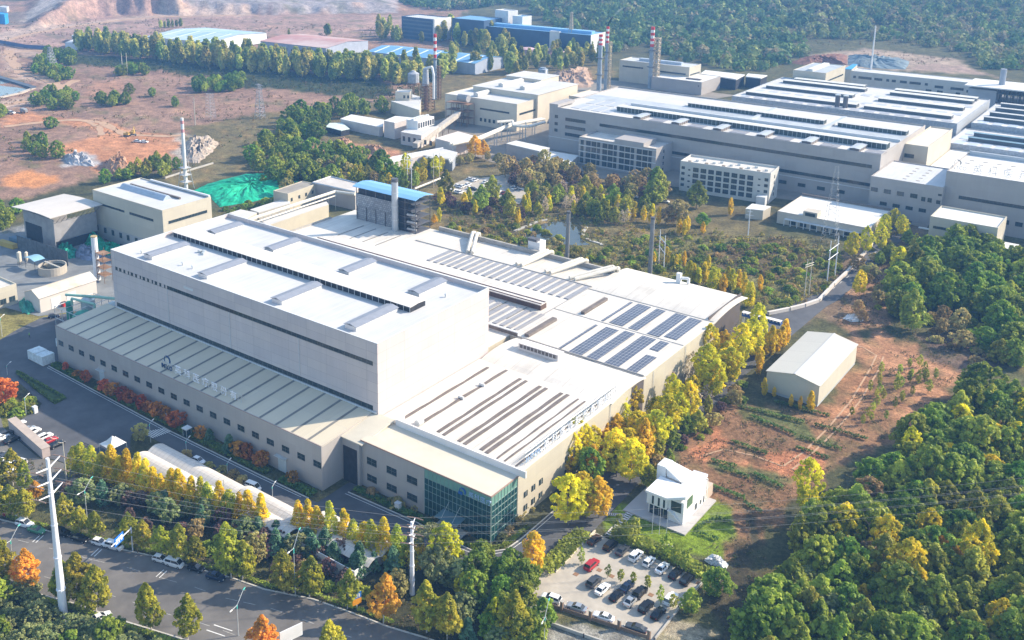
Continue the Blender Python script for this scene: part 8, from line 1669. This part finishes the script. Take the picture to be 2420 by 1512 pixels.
place(FC['white'], tuple(A(*C(0,0,105,1030)).to_2d()) + (.05,),.3,1.3, "white car beside the dirt track at the left", None)
t_ = A(*C(0,0,220,1020)); t = thing("site_truck", "small grey truck on the dirt track at the left", "truck", t_); mb = MB(); mb.box(t_.x - 3.4, t_.x + 1.6, t_.y - 1.2, t_.y + 1.2,.9,3.0); mb.build("cargo_box", mat("grey_truck_box", (.3,.32,.34),.6), t); mb = MB(); mb.prism([(t_.x + 1.7, t_.y - 1.1),(t_.x + 3.3, t_.y - 1.0),(t_.x + 3.3, t_.y + 1.0),(t_.x + 1.7, t_.y + 1.1)], .7,2.5); mb.build("cab", PAINT['silver'], t)
for dx in (-2.4,2.4):
    for dy in (-1.1,1.1): mb = MB(); mb.tube((t_.x + dx, t_.y + dy - .15,.5),(t_.x + dx, t_.y + dy + .15,.5),.5, n=8); mb.build("wheel", TYRE, t)
def excavator(p, rz, label):
    t = thing("excavator", label, "excavator", (p.x, p.y, 0), rz, "machines in the dug earth"); w0 = WLOC[t]; WLOC[t] = Vector((0,0,0)); YEL = mat("machine_yellow", (.50,.33,.08),.6,.15)
    mb = MB(); mb.box(-2,2,-1.4,-.8,0,.9); mb.build("track", STEELD, t, org=Vector((0,0,0))); mb = MB(); mb.box(-2,2,.8,1.4,0,.9); mb.build("track", STEELD, t, org=Vector((0,0,0)))
    mb = MB(); mb.box(-2,1.4,-1.3,1.3,.95,2.2); mb.box(-.2,1.3,-1.2,-.1,2.2,3.0); mb.build("cab", YEL, t, org=Vector((0,0,0)))
    mb = MB(); mb.tube((1.2,.3,1.8),(4,.3,4.4),.3,.25,5); mb.tube((4,.3,4.4),(6,.3,1.8),.25,.2,5); mb.build("boom", YEL, t, org=Vector((0,0,0))); mb = MB(); mb.box(5.5,6.4,-.2,.8,.6,1.7); mb.build("bucket", STEELD, t, org=Vector((0,0,0)))
    for ch in t.children: ch.location = (0,0,0)
excavator(AC(0,0,1155,1235),.4, "left of two yellow excavators in the dug red earth"); excavator(AC(0,0,1205,1220),2.2, "right of two yellow excavators in the dug red earth")
for i, (x, y) in enumerate(((1250,1290),(1310,1295))): place(FC['white'], tuple(AC(0,0, x, y).to_2d()) + (.05,),.5,1.1,("left", "right")[i] + " one of two white trucks beside the yellow excavators", "white trucks by the excavators")
# ================================================================ POLES, LAMPS, SIGNS
POLEW = mat("white_painted_steel", (.70,.71,.76),.45,.06,.3)
def monopole(name, label, base, ytop, r0, r1, arms, wire_dir, armlen=4.5, armz=None):
    p = A(*base); h = hsolve(p, ytop); t = thing(name, label, "transmission pole", p); mb = MB(); k = 5
    for i in range(k):
        z0, z1 = h * i / k, h * (i + 1) / k; mb.tube((p.x, p.y, z0),(p.x, p.y, z1), r0 + (r1 - r0) * i / k, r0 + (r1 - r0) * (i + 1) / k, 12)
        if i: mb.tube((p.x, p.y, z0 - .12),(p.x, p.y, z0 + .12),(r0 + (r1 - r0) * i / k) * 1.18, None, 12)
    mb.build("shaft", POLEW, t); d = Vector((math.cos(wire_dir), math.sin(wire_dir),0)); n = Vector((-d.y, d.x, 0)); tips = []
    for f in arms:
        z = h * f
        for s in (-1,1):
            mb = MB(); q = p + n * (armlen * s) + Vector((0,0, z + .9)); mb.tube((p.x, p.y, z), tuple(q),.2,.1,6); mb.build("cross_arm", POLEW, t)
            mb = MB()
            for s2 in (-1,1): e_ = q + d * (1.9 * s2) + Vector((0,0,-.15)); mb.tube(tuple(q), tuple(e_),.12,.12,5)
            mb.build("insulator", mat("brown_insulator", (.32,.20,.15),.5), t); tips.append(q)
    return p, h, tips
wd = alongroad(0)
p1, h1, T1 = monopole("transmission_pole", "tall tapering white transmission pole in the left foreground", C(0,1775,582,1330),1083,.95,.38,(.78,.86,.94), wd, 3.6)
p2, h2, T2 = monopole("transmission_pole", "shorter white transmission pole beside the ring road bend", C(960,1775,1418,1095), C(0,1775,0,440)[1], .62,.3,(.72,.83,.94), wd, 1.9)
def wire(a, b, sag, label):
    mb = MB(); n = 20; pts = []
    for i in range(n + 1): t_ = i / n; q = a.lerp(b, t_); pts.append((q.x, q.y, q.z - sag * 4 * t_ * (1 - t_)))
    mb.path(pts, .022,4); o = mb.build("power_line", mat("wire_aluminium", (.30,.30,.29),.5)); tag(o, label, "power line", "power lines along the boulevard")
d12 = (p2 - p1); ext = p2 + Vector((d12.x, d12.y, 0)).normalized() * 190; back = p1 - Vector((d12.x, d12.y, 0)).normalized() * 170
for i, (a, b) in enumerate(zip(T1, T2)):
    nm = ("lowest far", "lowest near", "middle far", "middle near", "top far", "top near")[i]
    wire(a, b, 1.6, nm + " wire between the two white transmission poles"); e2 = Vector((ext.x + (b.x - p2.x), ext.y + (b.y - p2.y), b.z + 3)); wire(b, e2,3.2, nm + " wire running right from the shorter transmission pole")
    e1 = Vector((back.x + (a.x - p1.x), back.y + (a.y - p1.y), a.z)); wire(a, e1,2.4, nm + " wire running left from the tall transmission pole")
def hframe(label, q0, q1, ytop, cat="pole frame", r=.22, zc=(.62,.9), m_=POLEW, arm=1.2, cross=False):
    a, b = A(*q0), A(*q1); h = hsolve(a, ytop); t = thing("twin_pole", label, cat, ((a.x + b.x) / 2,(a.y + b.y) / 2,0),0, "twin pole frames")
    for p in (a, b): mb = MB(); mb.tube((p.x, p.y, 0),(p.x, p.y, h), r, r * .6,6); mb.build("pole", m_, t)
    d = (b - a).normalized() * arm
    for f in zc: mb = MB(); mb.tube((a.x - d.x, a.y - d.y, h * f),(b.x + d.x, b.y + d.y, h * f),.16, n=4); mb.build("cross_arm", m_, t)
    if cross: mb = MB(); mb.tube((a.x, a.y, h * .2),(b.x, b.y, h * .6),.08, n=4); mb.tube((b.x, b.y, h * .2),(a.x, a.y, h * .6),.08, n=4); mb.build("brace", m_, t)
hframe("twin white poles standing in the meadow behind the short stacks", C(1900,600,1380,940), C(1900,600,1425,1000), C(1900,600,0,630)[1], zc=(.5,.78))
hframe("twin pale blue poles at the right of the meadow", C(2840,600,635,1105), C(2840,600,705,1050), C(2840,600,0,735)[1], r=.26, zc=(.56,.78))
hframe("braced cream twin poles left of the pale blue pair", C(2840,600,428,1240), C(2840,600,470,1225), C(2840,600,0,900)[1], m_=mat("cream_pole", (.56,.50,.40),.7), zc=(.8,.86), cross=True)
hframe("twin poles by the blue roofed tower", C(960,600,1375,255), C(960,600,1412,262), C(960,600,0,-70)[1], zc=(.55,.8))
hframe("second twin poles by the thin pipe rack", C(960,600,1612,250), C(960,600,1665,245), C(960,600,0,-60)[1], zc=(.6,), r=.16, m_=mat("cream_pole", (.56,.50,.40)))
hframe("twin poles in the open field left of the poplar belt", C(0,0,1115,680), C(0,0,1158,680), C(0,0,0,480)[1], m_=mat("cream_pole", (.56,.50,.40)), zc=(.5,), r=.35)
def spole(label, base, ytop, arms=True, r=.2, group=None, m_=POLEW, name="utility_pole"):
    p = A(*base); h = hsolve(p, ytop); t = thing(name, label, "pole", p, 0, group); mb = MB(); mb.tube((p.x, p.y, 0),(p.x, p.y, h), r, r * .6,7); mb.build("post", m_, t)
    if arms:
        mb = MB(); mb.tube((p.x - 1.6, p.y - .5, h * .8),(p.x + 1.6, p.y + .5, h * .8),.1, n=4); mb.tube((p.x - 1.1, p.y - .3, h * .92),(p.x + 1.1, p.y + .3, h * .92),.1, n=4); mb.build("cross_arm", m_, t)
CONCP = mat("concrete_pole", (.45,.42,.36),.85,.1)
spole("concrete pole right of the staff car park wall", C(0,1200,605,1480), C(0,1200,0,1110)[1], False, .22, m_=CONCP)
spole("pale pole with cross arms left of the office lodge", C(1900,600,2190,715), C(1900,600,0,445)[1], True, .3)
spole("field pole with a cross arm among the open plots", C(0,0,1772,1135), C(0,0,0,880)[1], True, .35, m_=CONCP)
spole("thin pole rising from the ginkgo row", C(0,1775,2048,400), C(0,1775,0,60)[1], False, .12, m_=CONCP)
spole("bare wooden pole in the lower part of the dense wood", C(2840,1775,1305,1420), C(2840,1775,0,1180)[1], False, .2, m_=CONCP); spole("bare wooden pole near the right edge in the dense wood", C(2840,1775,2030,1400), C(2840,1775,0,1190)[1], False, .2, m_=CONCP)
for i in range(3): spole(("left", "middle", "right")[i] + " of three thin flagpoles before the villa", C(1900,1775,1320 + 65 * i, 545 + 15 * i), C(1900,1775,0,290 + 20 * i)[1], False, .07, "flagpoles before the villa", name="flagpole")
lattice("lattice_pylon", "lattice pylon in the open field before the poplar belt", C(0,0,2362,1075), C(0,0,0,765)[1], 5.5, mat("pylon_steel", (.38,.38,.40),.6),9, "pylon", 2,1.6,.2)
lattice("lattice_pylon", "faint lattice pylon on the left by the bush clump", C(0,0,470,620), C(0,0,0,430)[1], 8, mat("pylon_steel", (.38,.38,.40)),7, "pylon", 2,2,.3)
lattice("lattice_pylon", "faint double lattice pylon left of the larger field pylon", C(0,0,1915,1075), C(0,0,0,850)[1], 5, mat("pylon_steel", (.38,.38,.40)),8, "pylon", 0,3.5,.12)
lattice("lattice_mast", "tall slender lattice mast rising in front of the canteen", C(2840,600,655,760), C(2840,600,0,60)[1], 6.5, mat("mast_steel", (.46,.45,.44),.6),14, "mast", 0,1.2,.05)
LAMPG = mat("turquoise_lamp", (.08,.50,.42),.4,.1)
def lamp(label, base, ytop, double=True, group="boulevard lamps", rz=None):
    p = A(*base); h = hsolve(p, ytop); t = thing("street_lamp", label, "street lamp", p, 0, group); mb = MB(); mb.tube((p.x, p.y, 0),(p.x, p.y, h * .82),.11,.07,8); mb.build("post", STEEL, t)
    mb = MB(); mb.tube((p.x, p.y, h * .72),(p.x, p.y, h * .8),.13, n=8); mb.build("collar", LAMPG, t)
    d = Vector((-math.sin(wd), math.cos(wd),0))
    for s, L, dz in (((1,2.6, h * .2),(-1,1.9, h * .03)) if double else ((1,1.4,.5),)):
        q = p + d * (s * L) + Vector((0,0, h * .8 + dz)); mb = MB(); mb.tube((p.x, p.y, h * .8), tuple(q),.06, n=6); mb.build("arm", STEEL, t)
        mb = MB(); e_ = q + d * (s * .8) + Vector((0,0,.1)); mb.tube(tuple(q), tuple(e_),.16,.1,6); mb.build("lamp_head", LAMPG if double and s > 0 else WHITEW, t)
lamp("twin armed lamp on the near kerb below the road arrow", C(0,1775,2165,1475), C(0,1775,0,1130)[1]); lamp("twin armed lamp at the near kerb on the far left", C(0,1775,128,900), C(0,1775,0,540)[1]); lamp("twin armed lamp behind the far kerb trees near the tall pole", C(0,1775,790,400), C(0,1775,0,95)[1]); lamp("twin armed lamp among the far kerb trees below the ginkgo row", C(960,1775,358,1105), C(960,1775,0,575)[1]); lamp("twin armed lamp below the car park fence", C(1900,1775,340,1600), C(1900,1775,0,1230)[1])
for i, (a, y) in enumerate(((C(0,1200,68,500), C(0,1200,0,395)[1]),(C(0,1200,238,860), C(0,1200,0,672)[1]),(C(0,1200,1368,1110), C(0,1200,0,905)[1]),(C(0,1200,1695,1240), C(0,1200,0,1068)[1]),(C(0,1200,2065,1400), C(0,1200,0,1282)[1]),(C(960,1775,152,240), C(960,1775,0,95)[1]),(C(960,1775,2340,900), C(960,1775,0,790)[1]),(C(0,1200,20,150), C(0,1200,0,-60)[1]))):
    lamp(("small white lamp above the fiery orange tree", "small white lamp on the verge beside the fiery orange tree", "small white lamp by the zebra crossing", "small white lamp in front of the glass kiosk", "small white lamp behind the corrugated shed's middle", "small white lamp behind the corrugated shed's right part", "small white lamp at the ring road bend by the car park", "small white lamp by the yard's upper grass edge")[i], a, y, False, "yard lamps")
p = A(*C(0,1775,1205,700)); q = A(*C(0,1775,1180,690)); SGN = thing("road_sign", "blue direction sign on a white bracket over the far kerbside parking", "road sign", p)
h = hsolve(p, C(0,1775,0,490)[1]); n_ = Vector((math.sin(wd),-math.cos(wd),0)); mb = MB(); mb.tube((p.x, p.y, 0),(p.x, p.y, h),.16, n=8); mb.build("post", POLEW, SGN); mb = MB(); e_ = p + n_ * 7.2 + Vector((0,0, h * .92)); mb.tube((p.x, p.y, h * .95), tuple(e_),.14, n=6); mb.build("bracket", POLEW, SGN)
c0 = p + n_ * 2.8 + Vector((0,0, h * .95)); c1 = p + n_ * 6.0 + Vector((0,0, h * .93)); dd = Vector((math.cos(wd), math.sin(wd),0)) * .06; mb = MB(); zs = (-1.1,1.1)
mb.add([tuple(c0 + Vector((0,0, zs[0])) - dd), tuple(c1 + Vector((0,0, zs[0])) - dd), tuple(c1 + Vector((0,0, zs[1])) - dd), tuple(c0 + Vector((0,0, zs[1])) - dd), tuple(c0 + Vector((0,0, zs[0])) + dd), tuple(c1 + Vector((0,0, zs[0])) + dd), tuple(c1 + Vector((0,0, zs[1])) + dd), tuple(c0 + Vector((0,0, zs[1])) + dd)], [(3,2,1,0),(4,5,6,7),(0,1,5,4),(1,2,6,5),(2,3,7,6),(3,0,4,7)]); mb.build("panel", mat("road_sign_blue", (.02,.16,.60),.4,.03), SGN)
mb = MB(); dw = dd * 1.3
for f0, f1, z0, z1 in ((.12,.38,.2,.7),(.5,.85,.25,.6),(.15,.3,-.6,-.1),(.62,.9,-.7,-.2),(.45,.52,-.8,.8)):
    a_ = c0.lerp(c1, f0); b_ = c0.lerp(c1, f1)
    for s in (1,-1): mb.add([tuple(a_ + Vector((0,0, z0)) + dw * s), tuple(b_ + Vector((0,0, z0)) + dw * s), tuple(b_ + Vector((0,0, z1)) + dw * s), tuple(a_ + Vector((0,0, z1)) + dw * s)], [(0,1,2,3)])
mb.build("legend", WHITEP, SGN)
p = A(*C(960,1775,918,1245)); t = thing("notice_board", "notice board, blue above orange, at the far kerb", "notice board", p); h = hsolve(p, C(960,1775,0,1085)[1]); fr = Fr((p.x, p.y), wd + R(55)); mb = MB(fr); mb.box(-.06,.06,-.06,.06,0, h * .5); mb.build("post", POLEW, t)
mb = MB(fr); mb.box(-1.1,1.1,-.08,.08, h * .35, h * .68); mb.build("orange_panel", mat("orange_board", (.75,.32,.02),.5), t); mb = MB(fr); mb.box(-1.1,1.1,-.08,.08, h * .68, h); mb.build("blue_panel", mat("blue_board", (.03,.16,.50),.5), t)
mb = MB(fr)
for x in (-.6,0,.6): mb.box(x - .2, x + .12,-.1,.1, h * .74, h * .93)
mb.build("white_figures", WHITEP, t)
a, b = A(*C(960,1775,300,1640)), A(*C(960,1775,350,1560)); p = a.lerp(b, .5); t = thing("billboard", "white slanting board at the near kerb, cut by the bottom edge", "billboard", p); h = hsolve(p, C(960,1775,0,1400)[1]); fr = Fr((p.x, p.y), R(75)); mb = MB(fr); mb.box(-2.6,2.6,-.1,.1, h * .45, h); mb.build("panel", WHITEW, t); mb = MB(fr); mb.box(-.15,.15,-.15,.15,0, h * .45); mb.build("post", POLEW, t)
fp = [A(*C(1900,1775, *q)) for q in ((340,1200),(500,1250),(760,1335),(1020,1420),(1290,1512))]
fence_run("car_park_fence", "low brown fence with stout posts along the car park lane", [(v.x, v.y) for v in fp], .9, mat("brown_fence", (.20,.14,.10),.8,.1), post=7.2, th=.12)
for i, v in enumerate(fp[1:]): t = thing("gate_pier", ORD[i] + " square brown pier from the left in the fence by the car park lane", "pier", v, 0, "piers in the car park fence"); mb = MB(); mb.box(v.x - .3, v.x + .3, v.y - .3, v.y + .3,0,2.4); mb.build("shaft", mat("brown_fence", (.20,.14,.10)), t); mb = MB(); mb.box(v.x - .38, v.x + .38, v.y - .38, v.y + .38,2.4,2.55); mb.build("cap", CONC, t)
fp = [A(*C(1900,1775, *q)) for q in ((1800,970),(1700,1075),(1560,1235),(1340,1512))]; fence_run("low_wall", "pale low wall along the car park's right side", [(v.x, v.y) for v in fp], .6, CONC, "wall", post=12, th=.3)
fp = [A(*C(1900,1775, *q)) for q in ((360,1370),(700,1490),(900,1560))]; fence_run("low_wall", "second pale low wall below the car park fence", [(v.x, v.y) for v in fp], .8, CONC, "wall", post=12, th=.35)
fp = [A(*C(1900,1775, *q)) for q in ((800,525),(640,690),(440,900))]; fence_run("low_wall", "cream kerb wall along the car park's left side", [(v.x, v.y) for v in fp], .45, mat("cream_kerb", (.6,.54,.44),.8), "wall", post=12, th=.3)
for i, q in enumerate(((630,918),(842,880),(955,935),(1310,1105),(1480,1318),(1745,1000))): v = A(*C(1900,1775, *q)); mb = MB(); mb.box(v.x - .55, v.x + .55, v.y - .55, v.y + .55,.02,.09); o = mb.build("tree_pit", mat("pit_soil", (.28,.16,.09),.95)); tag(o, ORD[i] + " square brown tree pit counted from the left in the villa car park", "tree pit", "tree pits in the villa car park")
heap("covered_heap", "white sheeted heap between the lawn and the wood", "covered heap", [A(*C(1900,1775, *q)) for q in ((1790,790),(1850,740),(1920,760),(2010,830),(1980,890),(1920,850),(1850,830))], 1.4, mat("white_tarpaulin", (.66,.66,.66),.6,.1,.5),51,24,.2)
for i, (q, lab) in enumerate(((C(0,1200,320,840), "white bollard shaped sentry box at the grass corner of the yard"),(C(0,1200,1518,930), "narrow white sign panel by the zebra crossing"),(C(960,1775,1290,330), "white machine box in the hedge by the glass office"))):
    p = A(*q); t = thing("yard_cabinet", lab, "cabinet", p); mb = MB(); w = .7 if i != 1 else .3; mb.box(p.x - w, p.x + w, p.y - w * .8, p.y + w * .8,0,1.9 if i != 1 else 2.8); mb.build("case", WHITEW, t); mb = MB(); mb.box(p.x - w * 1.1, p.x + w * 1.1, p.y - w * .9, p.y + w * .9,1.9 if i != 1 else 2.8,2.05 if i != 1 else 2.9); mb.build("lid", PARAP, t)
v = A(*C(0,600,585,1325)); t = thing("red_bin", "small bright red bin beside the gabled workshop", "bin", v); mb = MB(); mb.box(v.x - .8, v.x + .8, v.y - .7, v.y + .7,0,1.5); mb.build("case", REDP, t); mb = MB(); mb.box(v.x - .9, v.x + .9, v.y - .8, v.y + .8,1.5,1.65); mb.build("lid", STEELD, t)
car('hatch', 'navy', A(*C(0,600,490,1430)), R(60), "dark blue car on the yard road below the gabled workshop", None)
def person(p, h, rz, vest, label):
    me = bpy.data.meshes.new("person"); s = h / 1.72
    J = {'pel': (0,0,.92), 'ch': (0,0,1.28), 'nk': (0,0,1.46), 'hd': (.01,0,1.60), 'top': (.0,0,1.70), 'lh': (0,.10,.88), 'lk': (.06,.11,.48), 'la': (-.02,.12,.08), 'lt': (.16,.12,.03), 'rh': (0,-.10,.88), 'rk': (.10,-.11,.50), 'ra': (.16,-.12,.09), 'rt': (.33,-.12,.04),
         'ls': (0,.19,1.40), 'le': (-.06,.25,1.12), 'lw': (.02,.27,.86), 'lf': (.05,.27,.78), 'rs': (0,-.19,1.40), 're': (.04,-.26,1.12), 'rw': (.16,-.26,.90), 'rf': (.20,-.26,.82)}
    K = list(J); E = [('pel', 'ch'),('ch', 'nk'),('nk', 'hd'),('hd', 'top'),('pel', 'lh'),('lh', 'lk'),('lk', 'la'),('la', 'lt'),('pel', 'rh'),('rh', 'rk'),('rk', 'ra'),('ra', 'rt'),('ch', 'ls'),('ls', 'le'),('le', 'lw'),('lw', 'lf'),('ch', 'rs'),('rs', 're'),('re', 'rw'),('rw', 'rf')]
    rad = dict(pel=.15, ch=.17, nk=.055, hd=.10, top=.07, lh=.10, lk=.065, la=.045, lt=.035, rh=.10, rk=.065, ra=.045, rt=.035, ls=.065, le=.045, lw=.032, lf=.03, rs=.065, re=.045, rw=.032, rf=.03)
    me.from_pydata([tuple(c * s for c in J[k]) for k in K], [(K.index(a), K.index(b)) for a, b in E], []); o = bpy.data.objects.new("person", me); COL.objects.link(o); o.location = (p.x, p.y, .04); o.rotation_euler = (0,0, rz)
    sk = o.modifiers.new("skin", 'SKIN'); sv_ = me.skin_vertices[0].data if me.skin_vertices else None
    if sv_ is None: me.skin_vertices.new() if hasattr(me.skin_vertices, "new") else None; sv_ = me.skin_vertices[0].data
    for i, k in enumerate(K): sv_[i].radius = (rad[k] * s, rad[k] * s); sv_[i].use_root = (k == 'pel')
    su = o.modifiers.new("sub", 'SUBSURF'); su.levels = 1; su.render_levels = 1; me.materials.append(mat("dark_work_clothes", (.03,.035,.05),.9)); tag(o, label, "person")
    WLOC[o] = Vector((0,0,0)); mb = MB();
    for z0, z1, w in ((.98,1.2,.21),(1.2,1.44,.24)): mb.box(-.15 * s, .15 * s, -w * s, w * s, z0 * s, z1 * s)
    v_ = mb.build("safety_vest", vest, o, org=Vector((0,0,0))); v_.location = (0,0,0)
    mb = MB(); lathe(mb, [(.115 * s, 1.62 * s),(.12 * s, 1.68 * s),(.07 * s, 1.76 * s)], 10); c_ = mb.build("cap", vest, o, org=Vector((0,0,0))); c_.location = (0,0,0)
try: person(A(*C(0,1200,268,160)),1.75,1.0, mat("lime_safety_vest", (.35,.62,.04),.7), "worker in a lime safety vest walking across the yard beside the wrapped stacks")
except Exception as ex: print("person failed", ex)
for i, (x, y) in enumerate(((40,395),(95,400),(150,400))):
    p = A(*C(0,1775, x, y)); t = thing("scooter", ("left", "middle", "right")[i] + " one of three scooters parked under the far kerb trees at left", "scooter", p, 0, "scooters under the kerb trees"); w_ = WLOC[t]
    for dx in (-.55,.55): mb = MB(); mb.tube((p.x + dx, p.y - .06,.25),(p.x + dx, p.y + .06,.25),.25, n=10); mb.build("wheel", TYRE, t)
    mb = MB(); mb.box(p.x - .5, p.x + .35, p.y - .14, p.y + .14,.3,.55); mb.box(p.x - .5, p.x + .1, p.y - .15, p.y + .15,.55,.8); mb.tube((p.x + .5, p.y, .3),(p.x + .38, p.y, 1.0),.06, n=5); mb.tube((p.x + .38, p.y - .3,1.0),(p.x + .38, p.y + .3,1.0),.03, n=4); mb.build("body", PAINT[('red', 'black', 'white')[i]], t)
def smoke(p, n=18):
    m = bpy.data.materials.new("white_smoke"); m.use_nodes = True; nd = m.node_tree.nodes; nd.remove(nd["Principled BSDF"]); v = nd.new("ShaderNodeVolumePrincipled"); v.inputs["Density"].default_value = .12; v.inputs["Color"].default_value = (.9,.9,.92,1); m.node_tree.links.new(v.outputs[0], nd["Material Output"].inputs["Volume"])
    mb = MB(); P = [(p[0], p[1], p[2]),(p[0] + 1, p[1] + 1, p[2] + 4),(p[0] + 3, p[1] + 3, p[2] + 8),(p[0] + 6, p[1] + 5, p[2] + 12),(p[0] + 10, p[1] + 8, p[2] + 15)]; rr = (.6,1.3,1.9,2.2,.7)
    n_ = 10; V = [];
    for q, r in zip(P, rr):
        for i in range(n_): t_ = 2 * math.pi * i / n_; k = r * (1 + .25 * math.sin(3 * t_ + q[0])); V.append((q[0] + k * .4 * math.sin(t_), q[1] + k * math.cos(t_) , q[2] + k * .8 * math.sin(t_)))
    mb.add(V, [(j * n_ + i, j * n_ + (i + 1) % n_, (j + 1) * n_ + (i + 1) % n_, (j + 1) * n_ + i) for j in range(len(P) - 1) for i in range(n_)] + [tuple(range(n_ - 1,-1,-1)), tuple(range((len(P) - 1) * n_, len(P) * n_))])
    o = mb.build("smoke", m); tag(o, "white wisp of smoke drifting right from the taller twin stack", "smoke"); o["kind"] = "stuff"
pb = A(*C(1900,0,895,850)); smoke((pb.x, pb.y, hsolve(pb, C(0,0,0,240)[1]) + .3))
hm = bpy.data.materials.new("valley_haze"); hm.use_nodes = True; nd = hm.node_tree.nodes; nd.remove(nd["Principled BSDF"])
vp = nd.new("ShaderNodeVolumePrincipled"); vp.inputs["Color"].default_value = (.20,.48,1.0,1); vp.inputs["Density"].default_value = HAZE; vp.inputs["Anisotropy"].default_value = 0.0
hm.node_tree.links.new(vp.outputs[0], nd["Material Output"].inputs["Volume"]); pass
mb = MB(); mb.box(-7600,7600,-7600,7600,-3,215); hz = mb.build("haze", hm); hz["kind"] = "stuff"; hz["label"] = "thin blue haze filling the valley air"; hz["category"] = "haze"
for o in list(bpy.data.objects):
    try: nm_ = o.name
    except ReferenceError: continue
    if nm_ in USED and not USED[nm_]:
        for ch in list(o.children): bpy.data.objects.remove(ch)
        bpy.data.objects.remove(o)
